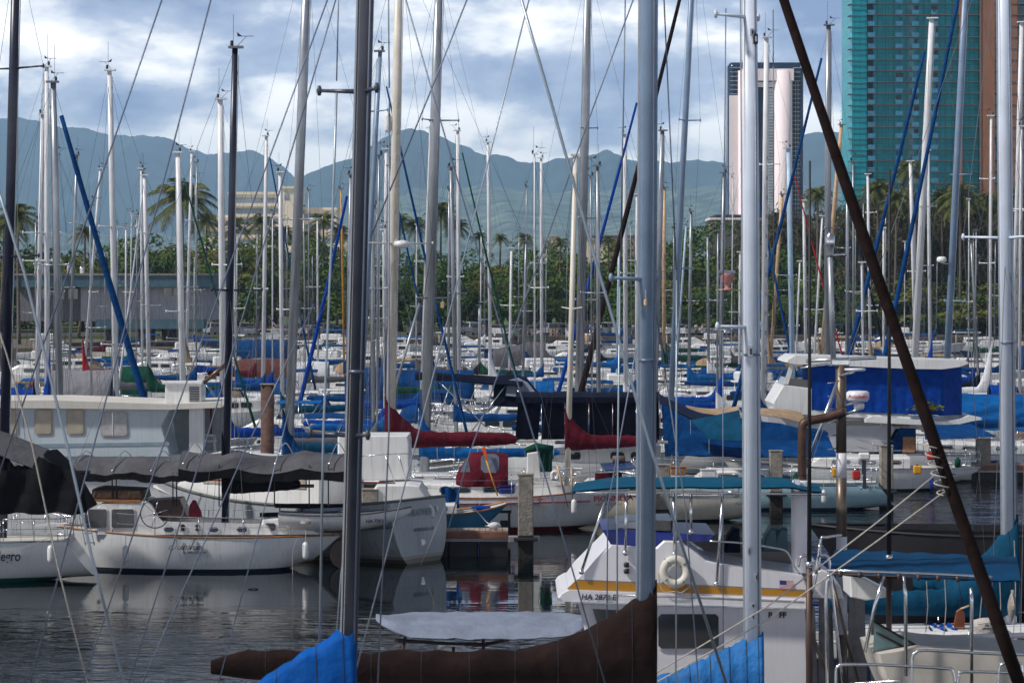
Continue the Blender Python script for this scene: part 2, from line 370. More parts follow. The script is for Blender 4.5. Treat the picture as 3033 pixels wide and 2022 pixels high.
def sail_cover(parent, foot, dv, Lb, zb, zt, m, rm=.16, sag=.05, seed=0, zend=None, hgt=.42, name='sail_cover', ties=None, drop=.16, spread=None, cpow=1.7, fat=1.0, seam=0):
    """canvas over the boomed sail: tall round the mast, then a long lumpy roll"""
    rr = random.Random(seed); b = MB(); dv = Vector(dv).normalized(); side = Vector((-dv.y, dv.x, 0)); n = 30; rings = []
    zend = zb if zend is None else zend
    for i in range(n + 1):
        t = i / n; x = (t ** 1.25) * Lb - rm * 1.15
        base = lerp(zb, zend, t) - .10 - drop * (1 - t) - sag * math.sin(math.pi * t) * .6
        hi = lerp(hgt, hgt * .52, t) + rr.uniform(-.025, .025)
        sp_ = spread or .17 * Lb + .1; top = base + .10 + hi + max(0, (zt - zb - hgt)) * max(0, 1 - (x + rm) / sp_) ** cpow
        w = lerp(rm * 1.35 + .05, .11, min(1, t * 1.1)) * fat * (1 + rr.uniform(-.08, .08))
        if t > .93: q_ = (t - .93) / .07; w *= math.sqrt(1 - .75 * q_ * q_); top -= .55 * (top - base) * q_ * q_ * .6; base += .2 * (top - base) * q_ * q_
        if i == 0: w = rm * 1.12
        ring = []
        for j in range(12):
            a = 2 * math.pi * j / 12; cy, cz = math.cos(a), math.sin(a)
            wz = w * (1 - .35 * max(0, cz)) if top - base > .8 else w * (1 + .05 * math.sin(i * 1.7))
            ring.append(Vector(foot) + dv * x + side * (cy * wz) + Vector((0, 0, (base + top) / 2 + cz * (top - base) / 2 - foot[2])) + Vector((0, 0, rr.uniform(-.012, .012))))
        rings.append(ring)
    b.loft(rings); o = b.build(name, m, parent)
    for k in range(seam):
        r_ = rings[int(lerp(3, n - 3, k / max(1, seam - 1)))]; c = sum(r_, Vector()) / 12; t = MB(); t.tube([c + (p - c) * 1.012 for p in r_] + [c + (r_[0] - c) * 1.012], .007, 4); t.build('seam', M_wired, o)
    if ties:
        for k in range(ties):
            i = int(lerp(6, n - 1, k / max(1, ties - 1))); t = MB(); r_ = rings[i]; c = sum(r_, Vector()) / 12
            t.tube([c + (p - c) * 1.04 for p in r_] + [c + (r_[0] - c) * 1.04], .012, 4); t.build('sail_tie', M_rope, o)
    return o
def wire(parent, pts, r=.008, m=None, name='shroud'):
    return MB().tube(pts, r, 4).build(name, m or M_wire, parent)
def spreaders(parent, mp, span, z, m, rake, side, tip=True, r=.028):
    """pair of spreaders at height z; each its own part"""
    out = []
    for sd in (-1, 1):
        b = MB(); p = mp(z); q = p + side * (sd * span) + rake * .22 + Vector((0, 0, .03)); b.tube([p, q], [r * 1.3, r * .8], 6)
        if tip: b.tube([q - Vector((0, 0, .07)), q, q + Vector((0, 0, .07))], [.02, .042, .02], 6)
        b.build('spreader', m, parent); out.append(q)
    return out
OCC = []
def reserve(x0, x1, d, w): OCC.append((x0, x1, d, w))
def alloc(px0, px1, K, beam=3.3, dmin=None):
    """nearest free berth to the wanted distance, so that no two hulls share water"""
    d0 = F / K; dmin = dmin or (131.0 if px1 > 2230 else 122.0 if px1 > 1900 else 106.0)
    for step in range(400):
        off = .35 * ((step + 1) // 2) * (1 if step % 2 else -1)
        d = d0 + off; k = F / d
        if d < dmin: continue
        x0, x1 = X(px0, k) - .5, X(px1, k) + .5
        if all(abs(d - o[2]) > (beam + o[3]) / 2 + .35 or x1 < o[0] or x0 > o[1] for o in OCC):
            reserve(x0, x1, d, beam); return k
    print('no berth', px0, K); return K
def sailboat(label, top, bot, w, K, mastm='alu', boom=1, cover=None, zc=None, spr=(), hull='white', furl=None, L=None, yaw=None, D=1, Lb=None, zb=None, group='sailboats berthed in the marina',
             offtop=None, cap=True, seed=0, cabin=True, steps=False, Ju=None, fixK=False, hullkw=None, name='sailboat', shr=True, vane=True, wires=1.0, aftrig=True, ties=None, mrad=None, bimini=None, dodger=None, deckm=None, trim=None, boomm=None, win=3, spw=None, ckw=None):
    """a sailboat placed by the two photograph ends of its mast; boom = +1 points right (bow left)"""
    rr = random.Random(seed * 17 + int(top[0])); dirb = -boom    # bow direction in x
    K0 = K
    if L is None: L = rr.uniform(9.0, 11.0) if D else rr.uniform(8.5, 10)
    J = furl[2] if furl else (Ju or L * .37)
    aft = L - J - .4
    xb = lerp(top[0], bot[0], (YH + 7.4 * K - top[1]) / max(1, (bot[1] - top[1])))
    if not fixK:
        e = (J + .4) * K * dirb; a = -aft * K * dirb
        K = alloc(min(xb + e, xb + a), max(xb + e, xb + a), K, 3.2)
    xb = lerp(top[0], bot[0], (YH + 7.4 * K - top[1]) / max(1, (bot[1] - top[1])))
    foot = Vector((X(xb, K), F / K, 0)); h = (0 if dirb > 0 else math.pi) + (rr.uniform(-.10, .10) if yaw is None else yaw)
    if top[1] <= 0:
        zt = offtop or (H + YH / K + 1.2 + rr.random() * 2); slope = (top[0] - bot[0]) / (bot[1] - top[1]); ytop = YH - (zt - H) * K; xt = top[0] + slope * (top[1] - ytop)
        tp = Vector((X(xt, K), F / K, zt))
    else: tp = Vector((X(top[0], K), F / K, Z(top[1], K))); zt = tp.z
    T = thing(name, label, 'sailboat', (foot.x, foot.y, 0), group)
    kw = dict(B=L * .31, fs=1.0, fm=.98, fb=1.35); kw.update(hullkw or {})
    Hh = Hull(foot, h, -aft, J + .4, **kw)
    Hh.mesh('hull', HUL[hull], T, nu=22 if D else 12, nt=8 if D else 5); Hh.deck(T, deckm)
    zd = Hh.sh(Hh.u(0)); e, l = Hh.e, Hh.l
    if cabin:
        Hh.house(T, -aft * .55, J * .55, .48, .6, win=win if D else 2, wh=.17)
        for sd in (-1, 1): MB().box(Hh.W(-aft * .76, sd * Hh.hb(.15) * .62, zd + .12), (aft * .38, .12, .36), rz=Hh.h).build('cockpit_coaming', M_gelcoat, T)
    if D: Hh.rail(T, trim or M_steel, .03)
    if D: Hh.lifeline(T, n=7 if D > 1 else 5)
    if D: Hh.pulpit(T); Hh.pulpit(T, True)
    mm = MAST[mastm]; r = (mrad or max(.062, w / K / 2))
    foot.z = zd
    def mp(z): t = (z - zd) / (zt - zd); return foot.lerp(tp, t)
    b = MB(); n = 10 if w > 14 else 8
    if r > .09:
        b.tube([mp(zd), mp(zt * .75), mp(zt)], [r, r, r * .82], n, up=(1, 0, 0), flat=.72)
        q = .0
    else: b.tube([mp(zd), mp(zt * .8), mp(zt)], [r, r, r * .75], n)
    mo = b.build('mast', mm, T)
    if D and r > .07:   # sail track on the aft side
        MB().box(((mp(zd) + mp(zt)) / 2) - e * (r + .008), (.025, .03, (zt - zd) * .97), rot=(tp - foot).to_track_quat('Z', 'X').to_matrix()).build('sail_track', M_alu if mastm != 'alu' else M_wire, mo)
    if cap and top[1] > 0:
        MB().box(tp + Vector((0, 0, .03)) - e * .03, (r * 2 + .24, r * 2 + .05, .07), rz=h).build('masthead', mm if mastm in ('white', 'pblue') else M_wire, mo)
        if vane:
            b = MB(); q = tp + Vector((0, 0, .07)); s_ = .8 + rr.random() * .5; dx = rr.choice((-1, 1)); b.tube([q + e * .05, q + e * .05 + Vector((0, 0, s_ * 1.1))], .009, 4)
            a0 = q - e * .08; a1 = a0 + Vector((-dx * .28, 0, .30)); b.tube([a0, a1], .011, 4); b.tube([a1 - Vector((.22, 0, 0)), a1 + Vector((.22, 0, 0))], .012, 4)
            b.prism([a1 + Vector((dx * .12, 0, -.01)), a1 + Vector((dx * .28, 0, -.01)), a1 + Vector((dx * .30, 0, .13))], (0, .015, 0)); b.build('wind_vane', M_wired, mo)
            MB().lathe([(.035, 0), (.05, .03), (.05, .14), (.03, .17)], q + e * .1, n=8).build('masthead_light', M_wired, mo)
    rake = -e; tips = []
    sprz = [Z(y, K) for y in spr]
    span = spw or (min(1.0, Hh.B * .30) if K > 66 else rr.uniform(.45, .78))
    sp_side = (Hh.l * .45 + Vector((1, 0, 0)) * .55).normalized() if Hh.l.x >= 0 else (Hh.l * -.45 + Vector((1, 0, 0)) * .55).normalized()
    if not sprz and D: sprz = [zd + (zt - zd) * (.52 + rr.random() * .06)]
    for z in sprz:
        if z < zt - .3: tips.append((z, spreaders(T, mp, span, z, mm if mastm not in ('wood',) else M_wire, rake, sp_side)))
    tips.sort(key=lambda t: t[0]); dk = M_wired if rr.random() < .55 else M_wire
    wr = wires * (.007 if K > 60 else .0075)
    if shr:
        for k, sd in enumerate((-1, 1)):
            ch = Hh.W(-.1, sd * Hh.hb(Hh.u(0)) * .93, zd)
            if (Hh.W(0, sd, 0) - Hh.W(0, 0, 0)).x < 0: kk = 0
            else: kk = 1
            path = [ch] + [t[1][kk] for t in tips] + [mp(zt - .05)]
            wire(T, path, wr, dk)
            zl = tips[0][0] if tips else zd + (zt - zd) * .5
            wire(T, [Hh.W(.55, sd * Hh.hb(Hh.u(.5)) * .93, zd), mp(zl)], wr, dk, 'lower_shroud'); wire(T, [Hh.W(-.75, sd * Hh.hb(Hh.u(-.7)) * .93, zd), mp(zl)], wr, dk, 'lower_shroud')
        bow = Hh.W(J + .1, 0, Hh.sh(.97)); wire(T, [bow, mp(zt)], wr, dk, 'forestay')
        if aftrig: wire(T, [Hh.W(-aft + .1, 0, Hh.fs), mp(zt)], wr, dk, 'backstay')
        for k in range(2 if D else 1):
            o = rr.uniform(-.35, .35) - .1; wire(T, [mp(zd + .3) + e * o, mp(zt - .15) + e * .06 * (1 if o > 0 else -1)], wr, rr.choice((M_wire, M_rope, dk)), 'halyard')
    if furl:
        c, fw, J_ = furl[:3]; bow = Hh.W(J + .1, 0, Hh.sh(.97) + .35); tpf = mp(zt - .25); b = MB(); pts = []; rs = []; nn = 14
        for i in range(nn + 1):
            t = i / nn; p = bow.lerp(tpf, .03 + t * (furl[3] if len(furl) > 3 else .90)); p.z -= .18 * math.sin(math.pi * t); pts.append(p); rs.append(fw / K / 2 * lerp(1.15, .62, t) * (1 + rr.uniform(-.07, .07)))
        b.tube(pts, rs, 8); b.build('furled_sail', COV[c], T)
        MB().tube([bow - Vector((0, 0, .25)), bow - Vector((0, 0, .10))], .09, 8).build('furling_drum', M_black, T)
    Lb = Lb or aft * .72; zb = zb or zd + 1.25
    if boom is not None:
        bp = mp(zb) - e * (r + .03); MB().tube([bp, bp - e * (Lb * .88 if ckw and w > 40 else Lb)], .055, 8).build('boom', boomm or mm, T)
        if cover:
            zc_ = Z(zc, K) if zc else zb + 1.15
            sail_cover(T, mp(zb), -e, Lb * rr.uniform(.93, .99), zb, max(zc_, zb + .7), COV[cover], **{**dict(rm=r, seed=seed + 3, hgt=.36 + rr.random() * .12, ties=ties), **(ckw or {})})
    if steps:
        for k in range(14):
            z = zd + 1.5 + k * .95
            if z < zt - .3:
                p = mp(z); sx = 1 if steps > 0 else -1
                MB().tube([p + Vector((sx * r * .6, -r * .8, .20)), p + Vector((sx * r * .9, -r - .05, 0)), p + Vector((sx * r * .3, -r - .05, -.01)), p + Vector((sx * r * .6, -r * .8, .20))], .012, 4).build('mast_step', M_wired if mastm == 'white' else M_steel, mo)
    if dodger:
        b = MB(); g = []; x0 = -aft * .55; wd = Hh.hb(Hh.u(x0)) * .62
        for i in range(7):
            a = math.pi * i / 6; g.append([Hh.W(x0 + dx_, -wd * math.cos(a) * k_, zd + .35 + hz * math.sin(a) ** .6) for dx_, k_, hz in ((.75, .9, .18), (.45, 1, .75), (0, 1, .95), (-.35, 1, .98))])
        b.sheet(g, .02); b.build('spray_dodger', COV[dodger], T)
    if bimini:
        x0 = -aft * .8; wd = Hh.hb(Hh.u(x0)) * .85; b = MB(); g = [[Hh.W(x0 + dx_, wd * t_, zd + 1.95 + .16 * (1 - t_ * t_) - .05 * abs(dx_)) for dx_ in (-.9, -.4, 0, .4, .9)] for t_ in (-1, -.6, -.2, .2, .6, 1)]
        b.sheet(g, .03); b.build('bimini', COV[bimini], T); b = MB()
        for sd in (-1, 1):
            for dx_ in (-.85, .85): b.tube([Hh.W(x0, sd * wd * .95, zd), Hh.W(x0 + dx_, sd * wd * .98, zd + 1.93)], .016, 5)
        b.build('bimini_frame', M_steel, T)
    return T, Hh, mp, K
# ---------------------------------------------------------------- water, land, mountains
def water_mat():
    m = bpy.data.materials.new('harbour_water'); m.use_nodes = True; nt = m.node_tree; N = nt.nodes; L = nt.links
    b = N['Principled BSDF']; b.inputs['Base Color'].default_value = (.003, .006, .007, 1); b.inputs['Roughness'].default_value = .025; b.inputs['IOR'].default_value = 1.33; b.inputs['Specular IOR Level'].default_value = .40
    g = N.new('ShaderNodeNewGeometry')
    def nz(sc, mp, det, ro=.5):
        mm = N.new('ShaderNodeMapping'); mm.inputs['Scale'].default_value = mp; L.new(g.outputs['Position'], mm.inputs[0])
        n = N.new('ShaderNodeTexNoise'); n.inputs['Scale'].default_value = sc; n.inputs['Detail'].default_value = det; n.inputs['Roughness'].default_value = ro
        L.new(mm.outputs[0], n.inputs[0]); return n
    a = nz(.8, (.28, 1, 1), 3); c = nz(3.0, (.45, 1, 1), 2)
    mask = nz(.055, (.5, 1, 1), 2)
    mr = N.new('ShaderNodeMapRange'); L.new(mask.outputs[0], mr.inputs[0]); mr.inputs[1].default_value = .42; mr.inputs[2].default_value = .60; mr.inputs[3].default_value = .35; mr.inputs[4].default_value = 1.0
    sep = N.new('ShaderNodeSeparateXYZ'); L.new(g.outputs['Position'], sep.inputs[0])
    m2 = N.new('ShaderNodeMapRange'); L.new(sep.outputs[1], m2.inputs[0]); m2.inputs[1].default_value = 70; m2.inputs[2].default_value = 78.5; m2.inputs[3].default_value = 1.9; m2.inputs[4].default_value = .06
    m3 = N.new('ShaderNodeMapRange'); L.new(sep.outputs[1], m3.inputs[0]); m3.inputs[1].default_value = 88; m3.inputs[2].default_value = 120; m3.inputs[3].default_value = 0; m3.inputs[4].default_value = 1.0
    mx = N.new('ShaderNodeMath'); mx.operation = 'ADD'; L.new(m2.outputs[0], mx.inputs[0]); L.new(m3.outputs[0], mx.inputs[1])
    s1 = N.new('ShaderNodeMath'); s1.operation = 'MULTIPLY'; L.new(mx.outputs[0], s1.inputs[0]); L.new(mr.outputs[0], s1.inputs[1])
    h1 = N.new('ShaderNodeMath'); h1.operation = 'MULTIPLY_ADD'; L.new(c.outputs[0], h1.inputs[0]); h1.inputs[1].default_value = .30; L.new(a.outputs[0], h1.inputs[2])
    h2 = N.new('ShaderNodeMath'); h2.operation = 'MULTIPLY'; L.new(h1.outputs[0], h2.inputs[0]); L.new(s1.outputs[0], h2.inputs[1])
    bp = N.new('ShaderNodeBump'); bp.inputs['Strength'].default_value = 1; bp.inputs['Distance'].default_value = .15; L.new(h2.outputs[0], bp.inputs['Height']); L.new(bp.outputs[0], b.inputs['Normal'])
    return m
wv = MB(); wv.add([(-6000, -60, 0), (6000, -60, 0), (6000, 17500, 0), (-6000, 17500, 0)], [(0, 1, 2, 3)])
tag(wv.build('water', water_mat()), kind='structure')
SHORE = 401.0
M_grass = mat('park_grass', (.075, .115, .022), .95, var=.35, vs=.15)
M_asph = mat('asphalt', (.055, .055, .06), .9, var=.25, vs=.8)
M_stone = mat('dark_sea_wall_stone', (.060, .045, .035), .95, var=.6, vs=1.1, bump=1.0, bs=1.6, boot=[(-9, .45, (.018, .016, .014))])
def slab(x0, x1, y0, y1, z0, z1, name, m, kind='structure'):
    o = MB().box(((x0 + x1) / 2, (y0 + y1) / 2, (z0 + z1) / 2), (x1 - x0, y1 - y0, z1 - z0)).build(name, m); tag(o, kind=kind); return o
slab(-6000, 6000, SHORE + .3, 17500, -1, 1.5, 'ground', M_grass)
slab(-400, 600, SHORE + .6, SHORE + 26, 1.49, 1.504, 'road', M_asph)
slab(-400, -37, 343, SHORE + .29, -1, 1.1, 'ground', mat('peninsula_dirt', (.12, .10, .075), .95, var=.3, vs=.5))
def seawall():
    b = MB(); n = 300; rr = random.Random(3); rings = []
    for i in range(n + 1):
        x = -37 + i * 400 / n; rings.append([Vector((x, SHORE - .5 + rr.uniform(-.15, .15), -1)), Vector((x, SHORE - .25 + rr.uniform(-.12, .12), .6)), Vector((x, SHORE + rr.uniform(-.08, .08), 1.42 + rr.uniform(-.05, .05))), Vector((x, SHORE + .55, 1.53))])
    b.loft(rings, closed=False, cap0=False, cap1=False, smooth=False); o = b.build('sea_wall', M_stone)
    tag(o, 'long low dark stone sea wall along the far side of the harbour', 'sea wall')
seawall()
def ridge(name, d, prof, depth, col, seed, lo=1.4):
    k = F / d; nx, ny = 260, 34; b = MB(); g = []; xs = [p[0] for p in prof]
    def crest(px):
        for i in range(len(prof) - 1):
            if prof[i][0] <= px <= prof[i + 1][0]:
                t = (px - prof[i][0]) / (prof[i + 1][0] - prof[i][0]); t2 = t * t * (3 - 2 * t) * .4 + t * .6; return lerp(prof[i][1], prof[i + 1][1], t2)
        return prof[-1][1] if px > xs[-1] else prof[0][1]
    for i in range(nx + 1):
        px = lerp(xs[0], xs[-1], i / nx); zc = max(lo, H + (YH - crest(px)) / k); x = (px - 1516.5) / k; row = []
        zc += (noise.noise(Vector((px * .03, seed, 0))) * 10 + noise.noise(Vector((px * .11, seed, 3))) * 6)
        for j in range(ny + 1):
            t = j / ny; y = d - depth * (1 - t); base = zc * t ** 1.15
            rn = noise.fractal(Vector((x * .0015 + seed, (t * 1.3) + .0004 * x, seed)), 1.0, 2.1, 5)
            gul = abs(noise.noise(Vector((x * .005 + .8 * t, t * .6, seed + 7)))) * 1.6 - .5
            z = base * (1 + (.22 * rn - .42 * gul) * (1 - t) ** .7 * 1.2 * min(1, t * 4)); row.append(Vector((x, y, max(lo, z))))
        row += [Vector((x, d + 1300, zc * .5)), Vector((x, d + 2200, lo))]; g.append(row)
    b.loft(g, closed=False, cap0=False, cap1=False, smooth=True); o = b.build(name, col); tag(o, kind='structure'); return o
M_mnt = mat('mountain_forest', (.022, .040, .038), .95, spec=.05, var=.8, vs=.0035)
M_mnt2 = mat('mountain_forest_sunlit_suburb', (.10, .13, .09), .95, spec=.05, var=.95, vs=.012)  # pale noise patches put houses and sunlit ground into the colour
left = [(-900, 420), (-400, 370), (0, 352), (60, 350), (110, 358), (170, 376), (260, 381), (330, 400), (400, 404), (440, 402), (500, 408), (560, 440), (620, 456), (680, 452), (740, 446), (800, 466), (835, 492), (860, 512), (905, 560), (960, 620), (1100, 760)]
right = [(560, 760), (700, 640), (830, 560), (890, 524), (950, 500), (1000, 478), (1060, 468), (1100, 430), (1140, 408), (1175, 388), (1210, 384), (1250, 386), (1290, 400), (1330, 418), (1370, 430), (1430, 458), (1480, 458), (1540, 478), (1600, 484), (1660, 470), (1700, 464), (1750, 462), (1795, 445), (1830, 458), (1870, 476), (1960, 482), (2060, 474), (2160, 484), (2280, 470), (2340, 420), (2390, 396), (2440, 392), (2520, 395), (2700, 420), (3100, 450), (3800, 430)]
near = [(-900, 700), (0, 690), (700, 700), (1000, 640), (1150, 590), (1250, 560), (1330, 560), (1420, 545), (1530, 560), (1640, 575), (1760, 560), (1880, 560), (2000, 560), (2100, 550), (2300, 545), (2500, 560), (3200, 600), (3800, 650)]
ridge('mountain_ridge', 14800, left, 4800, M_mnt, 2.2)
ridge('mountain_ridge', 12300, right, 3900, M_mnt, 5.1)
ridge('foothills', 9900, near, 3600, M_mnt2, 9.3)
# ---------------------------------------------------------------- trees
def leafmat(name, c, c2, sc=.35):
    m = mat(name, c, .8, var=.3, vs=sc, spec=.15); n = [x for x in m.node_tree.nodes if x.type == 'VALTORGB'][0]
    n.color_ramp.elements[0].color = (*c, 1); n.color_ramp.elements[1].color = (*c2, 1); return m
M_leaf = [leafmat('park_leaves', (.028, .070, .010), (.105, .165, .024)), leafmat('olive_leaves', (.055, .078, .014), (.15, .155, .03)), leafmat('deep_leaves', (.018, .050, .010), (.065, .12, .02))]
M_iron = leafmat('ironwood_needles', (.035, .042, .018), (.12, .11, .05), .5)
M_bark = mat('bark', (.055, .042, .034), .9, var=.4, vs=3)
M_palml = leafmat('palm_fronds', (.04, .07, .016), (.15, .15, .045), 1.2)
M_palmt = mat('palm_trunk', (.12, .095, .075), .9, var=.35, vs=4)
def crown_mesh(seed, kind):
    rr = random.Random(seed); b = MB()
    if kind == 'broad':
        lobes = []
        for _ in range(34):
            a = rr.uniform(0, 6.28); q = math.sqrt(rr.random()); x, y = 5.6 * q * math.cos(a), 5.6 * q * math.sin(a)
            z = 2.3 + 8.1 * (1 - q * q) * rr.uniform(.2, 1.05) + rr.uniform(-.8, .5); lobes.append((Vector((x, y, z)), Vector((rr.uniform(1.3, 2.3), rr.uniform(1.3, 2.3), rr.uniform(.8, 1.5)))))
        for c, r_ in lobes:
            for _ in range(190):
                d = Vector((rr.gauss(0, 1), rr.gauss(0, 1), rr.gauss(.25, 1))).normalized(); k = rr.uniform(.78, 1.08); p = c + Vector((d.x * r_.x, d.y * r_.y, d.z * r_.z)) * k
                nrm = (d + Vector((rr.gauss(0, .45), rr.gauss(0, .45), rr.gauss(.2, .45)))).normalized(); t = nrm.orthogonal().normalized(); t = Matrix.Rotation(rr.uniform(0, 6.28), 3, nrm) @ t; u = nrm.cross(t); s_ = rr.uniform(.13, .30)
                b.add([p - t * s_, p + u * s_ * .7, p + t * s_, p - u * s_ * .7], [(0, 1, 2, 3)])
    else:
        for _ in range(60):
            hz = rr.uniform(1.2, 15.5); w = 3.6 * (1 - (abs(hz - 8) / 10) ** 2) + .6; a = rr.uniform(0, 6.28); q = rr.random() ** .6; c = Vector((w * q * math.cos(a), w * q * math.sin(a), hz)); out = Vector((math.cos(a), math.sin(a), 0))
            for _ in range(80):
                p = c + Vector((rr.gauss(0, .62), rr.gauss(0, .62), rr.gauss(0, .7))); t = (out * rr.uniform(-.2, .7) + Vector((rr.gauss(0, .35), rr.gauss(0, .35), rr.uniform(-1, .5)))).normalized(); u = t.orthogonal().normalized(); u = Matrix.Rotation(rr.uniform(0, 6.28), 3, t) @ u; s_ = rr.uniform(.35, .8)
                b.add([p - t * s_, p + u * .09, p + t * s_, p - u * .09], [(0, 1, 2, 3)])
    return b
def trunk_mesh(seed, kind):
    rr = random.Random(seed); b = MB()
    if kind == 'broad':
        b.tube([(0, 0, -.2), (.1, 0, 1.6), (.2, .1, 3.4)], [.42, .32, .26], 8)
        for k in range(6):
            a = k * 1.05 + rr.random(); b.tube([(.15, .05, 2.8), (1.6 * math.cos(a), 1.6 * math.sin(a), 5), (3.6 * math.cos(a), 3.6 * math.sin(a), 7)], [.2, .13, .05], 6)
    else:
        b.tube([(0, 0, -.2), (.1, .1, 6), (0, .2, 14)], [.35, .22, .06], 8)
        for k in range(9):
            a = rr.uniform(0, 6.28); z = 2.5 + k * 1.2; b.tube([(0, 0, z), (1.6 * math.cos(a), 1.6 * math.sin(a), z + 1.6)], [.1, .03], 5)
    return b
TREEP = {}
def tree(kind, var, px, K, ytop, label, group, wide=1.0, seed=0):
    """copies share the crown and trunk meshes of their kind"""
    d = F / K; zt = Z(ytop, K); h0 = 11.0 if kind == 'broad' else 16.2; gz = 1.5; sc = (zt - gz) / h0; key = (kind, var); rr = random.Random(seed)
    T = thing('park_tree' if kind == 'broad' else 'ironwood_tree', label, 'tree', (X(px, K), d, gz), group)
    sw = sc * wide * rr.uniform(.92, 1.12)
    if key not in TREEP:
        c = crown_mesh(var + 11, kind).build('crown', M_leaf[var % 3] if kind == 'broad' else M_iron, None); t = trunk_mesh(var + 5, kind).build('trunk', M_bark, None); TREEP[key] = (c.data, t.data); bpy.data.objects.remove(c); bpy.data.objects.remove(t)
    for nm, me in zip(('crown', 'trunk'), TREEP[key]):
        o = bpy.data.objects.new(nm, me); COL.objects.link(o); o.parent = T
    T.scale = (sw, sw, sc); T.rotation_euler = (0, 0, rr.uniform(0, 6.28)); return T
def palm_meshes(seed, nf=28, R_=3.4):
    rr = random.Random(seed); b = MB()
    for k in range(nf):
        a = k * 2.39996 + rr.uniform(-.2, .2); el = lerp(1.25, -.55, (k / nf)) + rr.uniform(-.15, .15); L_ = R_ * rr.uniform(.85, 1.1); o = Vector((math.cos(a), math.sin(a), 0)); side = Vector((-o.y, o.x, 0)); pts = []
        for i in range(9):
            t = i / 8; pts.append(o * (L_ * t * math.cos(el) * (1 - .12 * t)) + Vector((0, 0, L_ * (t * math.sin(el) - .62 * t * t * (1 if el > -.2 else .5)))))
        pts = [p + side * (rr.uniform(-.1, .1) * (i / 8) ** 2) for i, p in enumerate(pts)]
        b.tube(pts, [.045 * (1 - .8 * i / 8) for i in range(9)], 4)
        for i in range(1, 40):
            t = i / 40 * 8; i0 = min(7, int(t)); p = pts[i0].lerp(pts[i0 + 1], t - i0); tg = (pts[i0 + 1] - pts[i0]).normalized(); ll = .85 * math.sin(math.pi * min(1, .12 + i / 46)) ** .6
            for sd in (-1, 1):
                dr = (side * sd * .85 + tg * .55 + Vector((0, 0, -.45 + rr.uniform(-.2, .2)))).normalized(); q = p + dr * ll; b.add([p, p + tg * .075, q], [(0, 1, 2)])
    return b
PALM = [palm_meshes(s).build('fronds', M_palml) for s in (1, 2, 3)]
PALMD = [p.data for p in PALM]
for p in PALM: bpy.data.objects.remove(p)
def palm(px, py, K, rpx, label, group='coconut palms along the shore', seed=0, gz=1.4):
    """px, py = middle of the crown"""
    rr = random.Random(seed + int(px)); z = Z(py, K); x = X(px, K); d = F / K; T = thing('palm_tree', label, 'palm', (x, d, gz), group)
    lean = rr.uniform(-1, 1); b = MB(); n = 8; b.tube([Vector((x + lean * (1 - i / n) ** 2, d, gz + (z - gz) * i / n)) for i in range(n + 1)], [.24 - .10 * i / n for i in range(n + 1)], 8); b.build('trunk', M_palmt, T)
    o = bpy.data.objects.new('fronds', PALMD[seed % 3]); COL.objects.link(o); o.parent = T; o.location = (0, 0, z - gz); s_ = rpx / K / 2.75; o.scale = (s_,) * 3; o.rotation_euler = (0, 0, rr.uniform(0, 6.28))
    return T
# ---------------------------------------------------------------- plants of the shore
WH = ['left', 'middle', 'right']
def where(px):
    return 'at the left end of the shore' if px < 500 else 'behind the boats left of centre' if px < 1100 else 'behind the parked cars in the centre' if px < 1900 else 'towards the right end of the shore'
def top_profile(px):
    pr = [(-200, 700), (60, 700), (200, 715), (420, 700), (600, 690), (700, 668), (900, 690), (1000, 735), (1150, 735), (1350, 745), (1500, 742), (1650, 738), (1800, 728), (1950, 715), (2000, 676), (2120, 670), (2220, 690), (2330, 705), (2500, 720), (2800, 720), (3250, 720)]
    for a, b_ in zip(pr, pr[1:]):
        if a[0] <= px <= b_[0]: return lerp(a[1], b_[1], (px - a[0]) / (b_[0] - a[0]))
    return 720
k = 0
TG = 'broad green trees of the park canopy'
rt = random.Random(12)
for row, (K, st, dy) in enumerate(((19.1, 128, 18), (17.9, 120, 6), (16.6, 118, 0))):
    px = -140 + row * 60
    while px < 3150:
        if not (row == 0 and 1480 < px < 1580):
            kk = K + rt.uniform(-.25, .25); yt = top_profile(px) + dy + rt.uniform(-6, 22)
            v = rt.randrange(6)
            tree('broad', v, px + rt.uniform(-25, 25), kk, yt, 'broad %s tree of the unbroken park canopy behind the harbour' % ('green', 'olive', 'dark green')[v % 3], TG + (' (%s)' % ('green', 'olive', 'dark green')[v % 3]), 1.15, k)
            k += 1
        px += st * rt.uniform(.85, 1.15)
for i, (px, yt, K) in enumerate([(2250, 640, 18.6), (2330, 628, 18.9), (2405, 640, 18.4), (2470, 610, 18.8), (2550, 600, 19), (2610, 560, 18.6), (2665, 590, 19.2), (2725, 550, 18.8), (2790, 575, 19.1), (2850, 560, 18.7), (2905, 590, 19.2), (2965, 565, 18.8), (3020, 580, 19.3), (3080, 570, 18.8), (2500, 690, 19.8), (2600, 680, 19.9), (2700, 650, 19.9), (2800, 680, 19.8), (2900, 660, 19.9), (3000, 660, 19.8)]):
    tree('iron', i % 4, px, K, yt, 'tall feathery brownish ironwood tree in the dark stand below the teal tower', 'ironwood trees below the teal tower', 1.0, i + 90)
